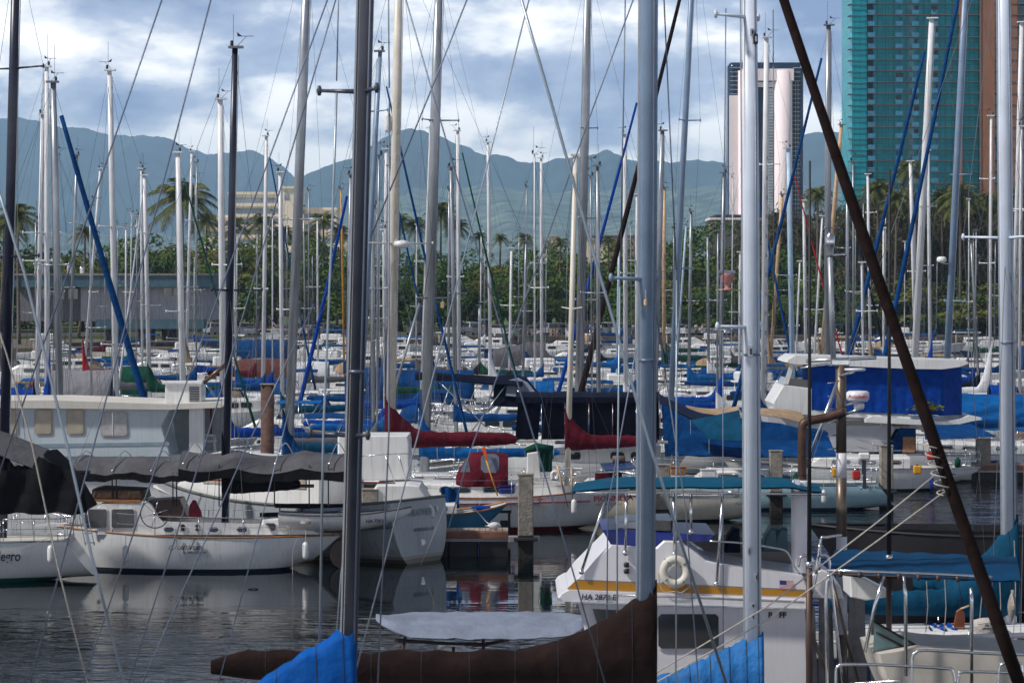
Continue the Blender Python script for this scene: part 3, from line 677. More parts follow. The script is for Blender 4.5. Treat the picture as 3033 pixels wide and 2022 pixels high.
for i, (px, py, K, r, lb) in enumerate([
    (540, 592, 24.3, 118, 'tallest palm, large drooping crown against the blue ridge left of the hotel'),
    (52, 640, 24, 78, 'palm with a wide crown at the left edge behind the navy mast'),
    (12, 668, 23, 66, 'palm cut by the left edge of the view'),
    (252, 690, 21, 46, 'small palm standing alone between the thin masts on the left'),
    (612, 655, 20, 50, 'palm just right of the tallest palm, against the hotel foot'),
    (700, 668, 20, 50, 'palm at the left corner of the cream hotel'),
    (775, 662, 20, 56, 'palm in front of the hotel stair block'),
    (842, 690, 19.5, 48, 'palm in front of the hotel right wing'),
    (915, 700, 19.5, 46, 'palm below the hotel right wing, low crown'),
    (958, 655, 20, 54, 'palm beside the right end of the hotel, left of the dark mast'),
    (1010, 690, 20, 46, 'palm by the yellow mast'),
    (1184, 652, 20, 44, 'palm right of the tall cream mast'),
    (1232, 668, 20, 46, 'palm left of the grey mast with steps'),
    (1306, 628, 20.5, 62, 'tall palm right of the grey mast with steps'),
    (1356, 670, 20, 44, 'palm beside the tall palm, right of the grey mast'),
    (1421, 700, 19.5, 28, 'small palm above the canopy, first of the three in the gap'),
    (1482, 706, 19.5, 30, 'small palm above the canopy, second of the three in the gap'),
    (1553, 706, 19.5, 34, 'small palm above the canopy, third of the three in the gap'),
    (1660, 716, 19.5, 28, 'small palm left of the brown furled stay'),
    (1802, 712, 19.5, 30, 'small palm behind the pale masts in the centre'),
    (2422, 578, 20, 58, 'palm under the dark tilted sail, right of the twin tower'),
    (2600, 560, 20, 56, 'palm at the left foot of the teal tower'),
    (2655, 590, 20.2, 52, 'palm with drooping fronds in front of the teal tower'),
    (2694, 500, 20, 58, 'tallest palm in front of the teal tower'),
    (2790, 590, 20, 56, 'palm right of the white leaning mast'),
    (2845, 580, 20.2, 74, 'bushy palm in front of the brown tower pier'),
    (2925, 600, 20, 56, 'palm left of the wide white mast'),
    (3000, 590, 20, 56, 'palm at the right edge of the view')]):
    K2 = 18.6 - .02 * i if 19.4 < K < 21 and px < 2380 else K; palm(px, py, K2, r * 1.1, lb, seed=i)
for i in range(16):
    px = 1960 + i * 74 + rt.uniform(-20, 20); tree('broad', i % 6, px, 20.1 + rt.uniform(-.2, .2), 815 + rt.uniform(-15, 30), 'low bushy green tree in front of the tall dark trees on the right shore', 'low bushy trees on the right shore', 1.7, i + 300)
# ---------------------------------------------------------------- buildings
def wbox(b, x0, x1, y0, y1, K, dep, off=0.0, mi=0):
    """box given by its photograph face and real depth"""
    d = F / K + off; k = K; b.box((X((x0 + x1) / 2, k), d + dep / 2, (Z(y0, k) + Z(y1, k)) / 2), ((x1 - x0) / k, dep, (y1 - y0) / k), mi)
def boathouse():
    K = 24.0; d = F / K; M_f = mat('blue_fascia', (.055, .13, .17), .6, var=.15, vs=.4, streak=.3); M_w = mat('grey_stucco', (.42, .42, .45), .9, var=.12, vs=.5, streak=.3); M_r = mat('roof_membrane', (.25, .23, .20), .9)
    T = thing('boathouse', 'long grey harbour building with a blue roof fascia on the left shore', 'building', (X(330, K), d, 1.1)); W = lambda n, m, *a, **k: None
    b = MB(); wbox(b, 232, 596, 848, 952, K, 24, 2); b.build('wall', M_w, T)
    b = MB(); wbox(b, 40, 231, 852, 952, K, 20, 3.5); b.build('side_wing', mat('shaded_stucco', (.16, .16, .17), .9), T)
    b = MB(); wbox(b, 30, 630, 816, 850, K, 27, 0); b.build('fascia', M_f, T)
    b = MB(); wbox(b, 26, 634, 810, 815.7, K, 27.4, -.2); b.build('roof', M_r, T)
    b = MB(); wbox(b, 282, 602, 946, 974, K, 3, .4); b.build('lower_band', M_f, T)
    for x in (370, 480, 508, 560): o = MB(); wbox(o, x, x + 24, 853, 876, K, .2, 1.88); o.build('window', M_glass, T)
    for x in (300, 400, 470): o = MB(); wbox(o, x, x + 50, 975, 1010, K, .3, 3.0); o.build('dark_gap', M_black, T)
    for x in (110, 150, 190): o = MB(); wbox(o, x, x + 28, 856, 886, K, .2, 3.38); o.build('window', M_glass, T)
    for x in (256, 330, 440): o = MB(); wbox(o, x, x + 3, 850, 952, K, .25, 1.85); o.build('pilaster', M_w, T)
    zr = Z(810, K)
    for i, (x, w, h_, lb) in enumerate([(92, 24, 30, 'white rooftop air unit at the left end of the blue roofed building'), (185, 14, 24, 'narrow rooftop air unit in the middle of the blue roofed building'), (222, 10, 16, 'small rooftop vent unit right of the narrow air unit')]):
        t = thing('rooftop_unit', lb, 'air unit', (X(x, K), d + 6, zr)); MB().box((X(x, K), d + 6, zr + h_ / K / 2), (w / K, 1.2, h_ / K), bev=.08).build('casing', M_gelcoat, t); MB().lathe([(.4, 0), (.42, .12), (.1, .2)], (X(x, K), d + 6, zr + h_ / K), n=12).build('fan_cowl', M_steel, t)
boathouse()
M_hot = mat('cream_hotel_wall', (.88, .76, .64), .9, var=.06, vs=.2)
M_hwin = mat('hotel_window_glass', (.22, .28, .34), .3, var=.4, vs=.25)
def hotel():
    K = 10.0; d = F / K; T = thing('hotel', 'cream stepped hotel behind the palms left of centre', 'building', (X(840, K), d, 1.5)); rr = random.Random(5)
    for n, (x0, x1, yt, off) in enumerate(((676, 834, 572, 2), (835, 892, 556, 0), (893, 994, 618, 4), (905, 1030, 694, -4), (600, 676, 640, 6))):
        b = MB(); wbox(b, x0, x1, yt, 915, K, 14, off); w = b.build('wall', M_hot, T)
        b = MB(); wbox(b, x0 - 3, x1 + 3, yt - 4, yt + 3, K, 15, off - .6); b.build('roof_edge', M_hot, T)
        if n != 1:
            y = yt + 14
            while y < 900:
                b = MB(); wbox(b, x0 + 6, x1 - 6, y, y + 15, K, .3, off - .12); b.build('window_band', M_hwin, w)
                b = MB(); wbox(b, x0 + 2, x1 - 2, y + 17, y + 25, K, 1.5, off - 1.4); b.build('balcony', M_hot, w)
                y += 31
    b = MB(); wbox(b, 842, 856, 575, 592, K, .3, -.12); b.build('window', M_hwin, T)
hotel()
M_pink = mat('pink_tower_panel', (.92, .80, .82), .7, var=.05, vs=.1, bump=.15, bs=.5)
M_tglass = mat('dark_blue_tower_glass', (.022, .04, .085), .15, var=.4, vs=.12)
M_tgrid = mat('white_window_grid', (.62, .62, .58), .7)
def twin_tower():
    K = 8.4; d = F / K; T = thing('office_tower', 'tall pink and dark glass tower with a deep recess down its middle', 'tower', (X(2265, K), d, 1.5)); yb = 905
    b = MB(); wbox(b, 2166, 2372, 190, yb, K, 26, 1.2); b.build('glass_body', M_tglass, T)
    b = MB(); r = 2.6; c = Vector((X(2178, K), d + 3, 0)); z0, z1 = Z(yb, K), Z(186, K)
    b.lathe([(r, z0), (r, z1 - 1.2), (r * .7, z1), (.1, z1 + .1)], c, n=20); b.build('rounded_corner', M_tglass, T)
    b = MB(); c2 = Vector((X(2366, K), d + 3, 0)); b.lathe([(1.9, z0), (1.9, z1 - 2), (.1, z1 - 1.2)], c2, n=20); b.build('rounded_corner', M_tglass, T)
    def panel(x0, x1, y0, y1, off=-.2, dep=1.6, n='pink_panel', m=None):
        b = MB(); wbox(b, x0, x1, y0, y1, K, dep, off); return b.build(n, m or M_pink, T)
    panel(2161, 2187, 283, 636, -.25); 
    b = MB(); r = 2.3
    for (x, y0, y1) in ((2212, 210, yb), (2318, 210, 636)):
        c = Vector((X(x, K), d + .6, 0)); bb = MB(); bb.lathe([(3.1, Z(y1, K)), (3.1, Z(y0, K)), (.1, Z(y0, K) + .05)], c, n=20); bb.build('pink_pier', M_pink, T)
    panel(2196, 2350, 205, 240, -1.6, 4, 'lintel'); panel(2330, 2346, 241, 640, -.8)
    panel(2232, 2300, 244, 258, -.9, 2.2, 'lintel')
    panel(2274, 2292, 262, yb, -.3, .8, 'window_strip', M_tgrid); panel(2293, 2303, 268, yb, -.25, .7, 'dark_strip', M_tglass)
    for y in range(272, 640, 9): panel(2276.5, 2289.5, y, y + 5.5, -.42, .2, 'pane', M_hwin)
    for y in range(200, 640, 13):
        panel(2350, 2371, y, y + 1.3, .9, .4, 'mullion', M_tgrid); panel(2188, 2195, y, y + 1.2, .9, .4, 'mullion', M_tgrid)
        if y < 280: panel(2162, 2192, y, y + 1.0, -.05, .3, 'mullion', M_tgrid)
    for x in (2357, 2364): panel(x, x + .9, 240, 640, .95, .4, 'mullion', M_tgrid)
    b = MB(); wbox(b, 2166, 2372, 184, 190, K, 24, 2.4); b.build('parapet', M_tglass, T)
    b = MB(); wbox(b, 2118, 2400, 636, 915, K, 30, -2); b.build('dark_base', mat('dark_podium', (.03, .032, .05), .7), T)
    T2 = thing('parking_garage', 'ribbed brown parking block at the foot of the pink tower', 'building', (X(2150, 9), F / 9, 1.5)); K2 = 9.0
    b = MB(); wbox(b, 2105, 2260, 650, 905, K2, 20, 0); w = b.build('wall', mat('brown_ribbed_wall', (.15, .125, .115), .9), T2)
    for x in range(2107, 2258, 5): o = MB(); wbox(o, x, x + 2.4, 652, 760, K2, .5, -.4); o.build('rib', mat('rib_concrete', (.21, .18, .165), .9), w)
    b = MB(); wbox(b, 2102, 2263, 645, 651, K2, 21, -.6); b.build('roof_edge', M_pink, T2)
twin_tower()
def teal_mat():
    m = bpy.data.materials.new('teal_curtain_wall_glass'); m.use_nodes = True; nt = m.node_tree; N = nt.nodes; L = nt.links; b = N['Principled BSDF']
    tc = N.new('ShaderNodeTexCoord'); mp = N.new('ShaderNodeMapping'); L.new(tc.outputs['Object'], mp.inputs[0])
    mp.inputs['Rotation'].default_value = (math.radians(90), 0, 0)
    br = N.new('ShaderNodeTexBrick'); br.offset = 0; br.inputs['Scale'].default_value = 1.0; br.inputs['Brick Width'].default_value = 1.55; br.inputs['Row Height'].default_value = 3.02; br.inputs['Mortar Size'].default_value = .045; br.inputs['Bias'].default_value = 0
    br.inputs['Color1'].default_value = (.001, .31, .42, 1); br.inputs['Color2'].default_value = (.002, .39, .48, 1); br.inputs['Mortar'].default_value = (.004, .12, .15, 1)
    L.new(mp.outputs[0], br.inputs[0]); n = N.new('ShaderNodeTexNoise'); n.inputs['Scale'].default_value = .22; L.new(tc.outputs['Object'], n.inputs[0])
    mx = N.new('ShaderNodeMix'); mx.data_type = 'RGBA'; mx.blend_type = 'MULTIPLY'; mx.inputs[0].default_value = .35; L.new(br.outputs[0], mx.inputs[6]); L.new(n.outputs[0], mx.inputs[7])
    L.new(mx.outputs[2], b.inputs['Base Color']); b.inputs['Roughness'].default_value = .3; b.inputs['Specular IOR Level'].default_value = .12; return m
def teal_tower():
    K = 11.0; d = F / K; T = thing('apartment_tower', 'huge teal glass apartment tower with brown piers on the right', 'tower', (X(2770, K), d, 1.5)); G = teal_mat(); rr = random.Random(8)
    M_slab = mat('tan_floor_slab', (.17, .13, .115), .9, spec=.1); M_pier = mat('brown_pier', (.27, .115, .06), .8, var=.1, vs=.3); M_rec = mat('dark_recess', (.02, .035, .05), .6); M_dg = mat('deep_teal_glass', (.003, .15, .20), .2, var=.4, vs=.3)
    yt = -330; yb = 925
    def part(n, m, x0, x1, y0, y1, dep, off, par=None):
        b = MB(); wbox(b, x0, x1, y0, y1, K, dep, off); return b.build(n, m, par or T)
    part('corner_glass', G, 2524, 2568, yt, yb, 24, .4); part('glass_wall', G, 2588, 2900, yt, yb, 22, 1.2)
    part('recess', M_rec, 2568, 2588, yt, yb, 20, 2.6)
    part('brown_pier', M_pier, 2906, 2944, yt, yb, 24, -1.2); part('brown_pier', M_pier, 2841, 2850, yt, yb, 4, -.4); part('side_glass', M_dg, 2850, 3160, yt, yb, 20, 2.2)
    part('brown_pier', M_pier, 2990, 3012, yt, yb, 22, -.6)
    part('corner_post', M_slab, 2900, 2904, yt, yb, .6, -1.4)
    wins = 0
    for i in range(48):
        y = yt + 8 + i * 33.2
        if y > 880: break
        s = part('floor_slab', M_slab, 2568, 2905, y, y + 1.9, 1.5, -.2)
        part('floor_slab', M_slab, 2942, 3160, y, y + 3.0, 3, -.8); part('balcony_tip', M_slab, 2515, 2522, y + 2, y + 4, 4, .2)
        part('edge_line', M_dg, 2521.5, 2567, y + 2, y + 4.5, .3, .2); part('edge_line', M_dg, 2521.5, 2567, y + 18, y + 19.2, .3, .2)
        for x in (2570, 2652, 2700, 2756): 
            part('balcony_rail', mat('balcony_glass', (.004, .17, .30), .25, var=.3, vs=.5), x, x + 22, y - 13, y - .2, .12, -.2, s)
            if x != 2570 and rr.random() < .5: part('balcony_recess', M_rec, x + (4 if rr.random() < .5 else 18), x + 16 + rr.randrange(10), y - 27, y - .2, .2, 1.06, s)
        part('dark_bay', M_dg, 2692, 2709, y + 3.4, y + 32, .3, 1.0, s)
        if rr.random() < .25: part('dark_window', M_dg, *(lambda x: (x, x + 9))(2600 + rr.random() * 220), y + 8, y + 26, .2, 1.05, s)
    for x in (2600, 2624, 2646, 2664, 2684, 2722, 2738, 2780, 2800, 2822, 2870, 2888, 2960, 2975, 3020, 3050):
        part('mullion', M_dg, x, x + 1.6, yt, yb, .4, .85 if x < 2850 else (1.85 if x < 2905 or x > 2940 else 1.8))
teal_tower()
def small_building(x0, x1, yt, K, name, label, col, flat=True):
    T = thing('building' if False else name, label, 'building', (X((x0 + x1) / 2, K), F / K, 1.5)); b = MB(); wbox(b, x0, x1, yt, YH + 7 * K, K, 12, 0); b.build('wall', mat(name + '_wall_' + str(int(x0)), col, .9), T)
    b = MB(); wbox(b, x0 - 2, x1 + 2, yt - 2.5, yt, K, 12.6, -.3); b.build('roof', mat('pale_roof_' + str(int(x0)), tuple(min(1, c * .7) for c in col), .9), T)
    for i in range(3):
        x = lerp(x0, x1, (i + .3) / 3); b = MB(); wbox(b, x, x + (x1 - x0) * .16, yt + 5, yt + 12, K, .2, -.12); b.build('window', M_hwin, T)
small_building(1622, 1654, 700, 12, 'apartment_block', 'small cream block showing above the canopy in the centre', (.62, .55, .42))
small_building(1600, 1624, 712, 12.2, 'apartment_block', 'pale low block left of the cream block above the canopy', (.45, .47, .45))
small_building(1725, 1880, 699, 12.4, 'warehouse', 'long low building with a reddish roof line above the canopy', (.30, .22, .18))
small_building(1740, 1800, 712, 13, 'shop_building', 'cream shop building below the reddish roof line', (.60, .54, .42))
# ---------------------------------------------------------------- parked cars and people on the quay
CARP = {k: mat('car_paint_' + k, c, .25, var=.04, vs=1, spec=.7) for k, c in dict(white=(.62, .63, .64), silver=(.33, .35, .37), black=(.012, .012, .015), maroon=(.13, .012, .018), navy=(.02, .03, .07), red=(.30, .02, .02), green=(.02, .07, .05), grey=(.10, .11, .12), tan=(.30, .25, .18), blue=(.03, .12, .28)).items()}
M_lamp = mat('lamp_lens', (.5, .1, .05), .3); M_hlamp = mat('clear_lens', (.6, .6, .58), .2)
SHAPE = {'sedan': ([(-2.3, .30), (-2.32, .85), (-1.75, .98), (1.05, .98), (2.2, .80), (2.3, .30)], [(-1.75, .96), (-1.1, 1.42), (.35, 1.45), (1.15, .96)], 1.45),
         'suv': ([(-2.3, .35), (-2.33, 1.0), (1.1, 1.05), (2.2, .95), (2.3, .35)], [(-2.28, 1.0), (-2.05, 1.70), (.45, 1.74), (1.2, 1.03)], 1.74),
         'pickup': ([(-2.7, .45), (-2.7, 1.12), (1.3, 1.10), (2.5, 1.02), (2.6, .45)], [(-.75, 1.1), (-.6, 1.78), (.75, 1.80), (1.4, 1.08)], 1.8),
         'van': ([(-2.4, .35), (-2.45, 1.1), (1.8, 1.1), (2.4, .95), (2.45, .35)], [(-2.42, 1.05), (-2.35, 1.95), (1.0, 1.98), (1.95, 1.05)], 1.98)}
def car(kind, paint, px, K, rz, label):
    low, up, hh = SHAPE[kind]; z0 = 1.51; base = Vector((X(px, K), F / K, z0)); T = thing('parked_car', label, 'car' if kind != 'pickup' else 'pickup truck', base, 'cars parked along the far quay'); Mx = Matrix.Rotation(rz, 3, 'Z'); p = CARP[paint]
    W = lambda x, y, z: base + Mx @ Vector((x, y, z))
    b = MB()
    def body(poly, w, w2):
        n = len(poly); c = sum(q[0] for q in poly) / n; rings = []
        for y, k in ((-w, .96), (-w * .93, 1), (w * .93, 1), (w, .96)): rings.append([W(c + (q[0] - c) * k, y * (1 if q[1] < 1.2 else w2), q[1]) for q in poly])
        b.loft(rings, smooth=False)
    body(low, .9, 1); body(up, .82, .86); b.build('body', p, T)
    ux0, ux1 = up[1][0], up[2][0]
    for sd in (-1, 1):
        g = MB(); y = sd * .78
        q = [W(up[0][0] + .28, y * 1.06, 1.06 if kind != 'sedan' else 1.0), W(ux0 + .1, sd * .725, hh - .1), W(ux1 - .05, sd * .725, hh - .1), W(up[3][0] - .28, y * 1.06, 1.06 if kind != 'sedan' else 1.0)]
        g.prism(q, Mx @ Vector((0, sd * .035, 0))); g.build('side_window', M_glass, T)
        for x in (-1.45 if kind != 'pickup' else -1.75, 1.45 if kind != 'pickup' else 1.6):
            w = MB(); c = W(x, sd * .78, .34); ax = Mx @ Vector((0, 1, 0)); w.tube([c - ax * .12, c + ax * .12], .34, 14); wo = w.build('wheel', M_black, T)
            w = MB(); w.tube([c - ax * .125, c + ax * .125], .19, 10); w.build('rim', M_steel, wo)
    g = MB(); g.prism([W(ux1 + .06, -.62, hh - .08), W(ux1 + .06, .62, hh - .08), W(up[3][0] - .02, .70, 1.05), W(up[3][0] - .02, -.70, 1.05)], Mx @ Vector((.04, 0, .03))); g.build('windscreen', M_glass, T)
    g = MB(); g.prism([W(ux0 - .03, -.62, hh - .10), W(ux0 - .03, .62, hh - .10), W(up[0][0] - .01, .68, 1.14), W(up[0][0] - .01, -.68, 1.14)], Mx @ Vector((-.04, 0, .02))); g.build('rear_window', M_glass, T)
    for sd in (-1, 1):
        MB().box(W(low[-1][0] - .03, sd * .66, .74), (.10, .34, .16), rot=Mx).build('headlight', M_hlamp, T); MB().box(W(low[0][0] + .02, sd * .74, .80), (.08, .22, .2), rot=Mx).build('tail_light', M_lamp, T)
    if kind == 'pickup': MB().box(W(-1.72, 0, 1.125), (1.75, 1.5, .02), rot=Mx).build('bed', M_black, T)
rc = random.Random(21)
CN = dict(white='white', silver='silver', black='black', maroon='maroon', navy='navy', red='red', green='dark green', grey='grey', tan='tan', blue='blue')
for i, (px, kind, paint, rz, lb) in enumerate([
    (628, 'suv', 'silver', 1.9, 'silver suv left of the dark navy mast on the far quay'), (668, 'sedan', 'navy', 1.7, 'navy sedan half behind the dark navy mast'), (722, 'pickup', 'tan', .15, 'tan pickup beside the blue crate boat cover'),
    (766, 'suv', 'black', 1.2, 'black suv behind the flag mast'), (838, 'sedan', 'silver', 1.2, 'silver sedan just right of the striped flag'), (880, 'suv', 'grey', 1.6, 'grey suv behind the wide grey mast'), (925, 'sedan', 'silver', 1.0, 'silver sedan between the thin white mast and the blue stays'), (965, 'suv', 'grey', 1.8, 'grey suv beside the blue furled sails'), (996, 'sedan', 'black', 1.5, 'black sedan left of the yellow spar'),
    (1226, 'van', 'grey', 1.7, 'grey van behind the leaning pole'), (1396, 'pickup', 'white', .5, 'white pickup nose right beside the brown tree trunk'), (1425, 'suv', 'grey', 1.3, 'grey suv right of the white pickup'), (1476, 'sedan', 'maroon', .1, 'long maroon sedan seen side on, left of the thin white masts'), (1535, 'sedan', 'silver', .4, 'silver sedan behind the bending fisherman'),
    (1580, 'sedan', 'grey', 1.4, 'grey sedan behind the yellow guard posts'), (1600, 'suv', 'green', 1.7, 'dark green suv left of the navy furled sail'), (1655, 'suv', 'silver', .5, 'silver suv angled behind the standing man'), (1697, 'suv', 'black', 1.5, 'black suv left of the cream mizzen mast'), (1745, 'van', 'maroon', 1.55, 'maroon van seen end on between two masts'),
    (1776, 'pickup', 'white', .9, 'white pickup tail left of the pale grey mast'), (1808, 'pickup', 'white', 3.35, 'clean white pickup side on, right of the pale grey mast'), (1862, 'suv', 'silver', .4, 'silver suv right of the clean white pickup'), (1888, 'suv', 'navy', 1.6, 'navy suv left of the big foreground mast'), (1958, 'pickup', 'white', 1.7, 'white pickup right of the big foreground mast'),
    (2046, 'sedan', 'white', .45, 'white sedan in the gap right of the slanting grey mast'), (2078, 'suv', 'blue', 1.3, 'blue suv in the gap right of the slanting grey mast'), (2112, 'suv', 'white', .4, 'white suv left of the mast with the pink lamp'), (2158, 'sedan', 'silver', 1.2, 'silver sedan right of the mast with the pink lamp')]):
    car(kind, paint, px, 20.55 if i % 5 else 20.35, rz, lb)
M_skin = mat('skin', (.30, .17, .11), .6, var=.08); M_hair = mat('dark_hair', (.015, .012, .01), .8)
def person(px, K, shirt, pants, pose, label, face=1, dz=0.0):
    base = Vector((X(px, K), F / K, 1.52 + dz)); T = thing('person', label, 'person', base, None)
    if pose == 'stand': J = dict(pel=(0, 0, .95), sp=(0, 0, 1.2), ch=(0, 0, 1.42), nk=(0, 0, 1.52), hd=(.02 * face, 0, 1.66), ls=(-.18, 0, 1.43), le=(-.24, .03, 1.15), lh=(-.22, -.05, .90), rs=(.18, 0, 1.43), re=(.25, 0, 1.16), rh=(.27, -.08, .92), lk=(-.10, 0, .5), lf=(-.10, 0, .06), rk=(.10, -.02, .5), rf=(.11, 0, .06))
    elif pose == 'walk': J = dict(pel=(0, 0, .93), sp=(.02, 0, 1.18), ch=(.04, 0, 1.41), nk=(.05, 0, 1.51), hd=(.09, 0, 1.65), ls=(.03, .17, 1.42), le=(-.12, .2, 1.18), lh=(-.16, .2, .93), rs=(.05, -.17, 1.42), re=(.16, -.2, 1.17), rh=(.30, -.18, .98), lk=(.16, .09, .52), lf=(.32, .1, .08), rk=(-.05, -.1, .5), rf=(-.32, -.1, .12))
    elif pose == 'bend': J = dict(pel=(-.1, 0, .88), sp=(.1, 0, 1.05), ch=(.32, 0, 1.1), nk=(.42, 0, 1.08), hd=(.54, 0, 1.02), ls=(.32, .17, 1.08), le=(.36, .18, .80), lh=(.45, .1, .58), rs=(.32, -.17, 1.08), re=(.38, -.18, .80), rh=(.48, -.1, .58), lk=(.02, .1, .48), lf=(-.08, .1, .06), rk=(.05, -.1, .48), rf=(-.05, -.1, .06))
    else: J = dict(pel=(0, 0, .16), sp=(0, 0, .40), ch=(.03, 0, .63), nk=(.04, 0, .72), hd=(.06, 0, .86), ls=(-.17, 0, .63), le=(-.22, -.15, .42), lh=(-.08, -.32, .36), rs=(.19, 0, .63), re=(.24, -.14, .42), rh=(.12, -.32, .36), lk=(-.12, -.42, .22), lf=(-.12, -.50, -.22), rk=(.14, -.42, .22), rf=(.14, -.50, -.22))
    if face < 0: J = {k: (-v[0], v[1], v[2]) for k, v in J.items()}
    J['ltoe'] = (J['lf'][0] + .04 * face, J['lf'][1] - .14, J['lf'][2] - .03); J['rtoe'] = (J['rf'][0] + .04 * face, J['rf'][1] - .14, J['rf'][2] - .03)
    RR = dict(pel=.14, sp=.13, ch=.15, nk=.06, hd=.105, ls=.075, le=.045, lh=.035, rs=.075, re=.045, rh=.035, lk=.065, lf=.045, rk=.065, rf=.045, ltoe=.035, rtoe=.035)
    def skin(names, edges, grow, name, m, parent):
        me = bpy.data.meshes.new(name); idx = {n: i for i, n in enumerate(names)}; me.from_pydata([J[n] for n in names], [(idx[a], idx[b_]) for a, b_ in edges], [])
        o = bpy.data.objects.new(name, me); COL.objects.link(o); o.parent = parent; md = o.modifiers.new('skin', 'SKIN'); md.use_smooth_shade = True; o.modifiers.new('sub', 'SUBSURF').levels = 1
        for i, n in enumerate(names): v = me.skin_vertices[0].data[i]; v.radius = (RR[n] + grow, RR[n] * (.8 if n in ('pel', 'sp', 'ch') else 1) + grow); v.use_root = (i == 0)
        dg = bpy.context.evaluated_depsgraph_get(); m2 = bpy.data.meshes.new_from_object(o.evaluated_get(dg)); o.modifiers.clear(); o.data = m2; m2.materials.clear(); m2.materials.append(m); bpy.data.meshes.remove(me); return o
    E = [('pel', 'sp'), ('sp', 'ch'), ('ch', 'nk'), ('nk', 'hd'), ('ch', 'ls'), ('ls', 'le'), ('le', 'lh'), ('ch', 'rs'), ('rs', 're'), ('re', 'rh'), ('pel', 'lk'), ('lk', 'lf'), ('lf', 'ltoe'), ('pel', 'rk'), ('rk', 'rf'), ('rf', 'rtoe')]
    skin(['pel', 'sp', 'ch', 'nk', 'hd', 'ls', 'le', 'lh', 'rs', 're', 'rh', 'lk', 'lf', 'ltoe', 'rk', 'rf', 'rtoe'], E, 0, 'body', M_skin, T)
    skin(['sp', 'ch', 'ls', 'le', 'rs', 're'], [('sp', 'ch'), ('ch', 'ls'), ('ls', 'le'), ('ch', 'rs'), ('rs', 're')], .025, 'shirt', mat('shirt_' + '_'.join(str(int(c * 99)) for c in shirt), shirt, .9), T)
    skin(['pel', 'lk', 'rk', 'lf', 'rf'], [('pel', 'lk'), ('pel', 'rk'), ('lk', 'lf'), ('rk', 'rf')], .022, 'trousers', mat('trousers_' + '_'.join(str(int(c * 99)) for c in pants), pants, .9), T)
    h = Vector(J['hd']); MB().lathe([(.06, -.02), (.115, .02), (.105, .08), (.03, .125)], base + h + Vector((0, .015, .02)), n=10).build('hair', M_hair, T)
    return T
person(1656, 20.9, (.06, .07, .09), (.02, .02, .025), 'walk', 'man in dark clothes striding along the quay left of the cream mizzen mast')
person(1681, 20.95, (.07, .05, .055), (.09, .05, .05), 'stand', 'person in dull maroon clothes standing beside the cream mizzen mast')
person(1748, 20.9, (.30, .33, .40), (.03, .03, .04), 'walk', 'person in a pale shirt walking just left of the white pickup', -1)
person(1768, 20.95, (.55, .55, .58), (.10, .09, .10), 'stand', 'person in white shirt standing by the tail of the white pickup')
person(1876, 20.95, (.45, .45, .50), (.05, .05, .07), 'stand', 'person in white shirt right of the silver suv, near the thick white mast')
person(1563, 21.0, (.55, .50, .48), (.35, .18, .12), 'bend', 'shirt-sleeved fisherman bending over at the quay edge', -1)
person(1520, 21.0, (.16, .60, .03), (.03, .08, .10), 'sit', 'person in a bright lime vest sitting on the sea wall')
person(1540, 20.9, (.20, .20, .32), (.02, .02, .03), 'bend', 'stooping person in grey-blue shirt behind the lime vest')
person(1485, 21.0, (.50, .48, .50), (.04, .04, .05), 'sit', 'person in white shirt sitting on the sea wall left of the lime vest')
person(1433, 20.95, (.20, .24, .35), (.30, .35, .45), 'stand', 'person in blue shirt standing in front of the maroon sedan')
person(1597, 21.0, (.55, .57, .62), (.05, .06, .1), 'sit', 'small figure in white sitting by the navy furled sail')
person(772, 20.8, (.06, .08, .16), (.02, .02, .03), 'stand', 'person in blue standing on the quay left of the flag')
person(2062, 20.9, (.50, .55, .62), (.04, .04, .06), 'stand', 'person in pale blue shirt in the gap right of the slanting mast')
for i, px in enumerate((1574, 1584, 1590, 1597, 1630, 1633, 1642, 1650)):
    K = 20.75; t = thing('guard_post', 'short yellowish wooden guard post in the row beside the parked cars', 'post', (X(px, K), F / K, 1.5), 'yellowish guard posts on the quay'); 
    MB().box((X(px, K), F / K, 1.95), (.14, .14, .95), bev=.02).build('post', M_woodmast, t); MB().box((X(px, K), F / K, 2.44), (.17, .17, .04)).build('post_cap', M_woodmast, t)
for px, K, c, lb in ((1585, 21.0, 'blue', 'blue cooler box with a white lid on the sea wall'), (1466, 21.0, 'white', 'white bucket on the sea wall right of the short thin mast')):
    t = thing('cooler_box' if c == 'blue' else 'bucket', lb, 'cooler' if c == 'blue' else 'bucket', (X(px, K), F / K, 1.52)); q = Vector((X(px, K), F / K, 1.52))
    if c == 'blue': MB().box(q + Vector((0, 0, .18)), (.75, .4, .36), bev=.03).build('box', CARP['blue'], t); MB().box(q + Vector((0, 0, .39)), (.78, .43, .06), bev=.02).build('lid', M_gelcoat, t)
    else: MB().lathe([(.13, 0), (.17, .42), (.16, .43)], q, n=12).build('pail', M_gelcoat, t); MB().tube([q + Vector((-.16, 0, .4)), q + Vector((0, 0, .6)), q + Vector((.16, 0, .4))], .01, 4).build('handle', M_steel, t)
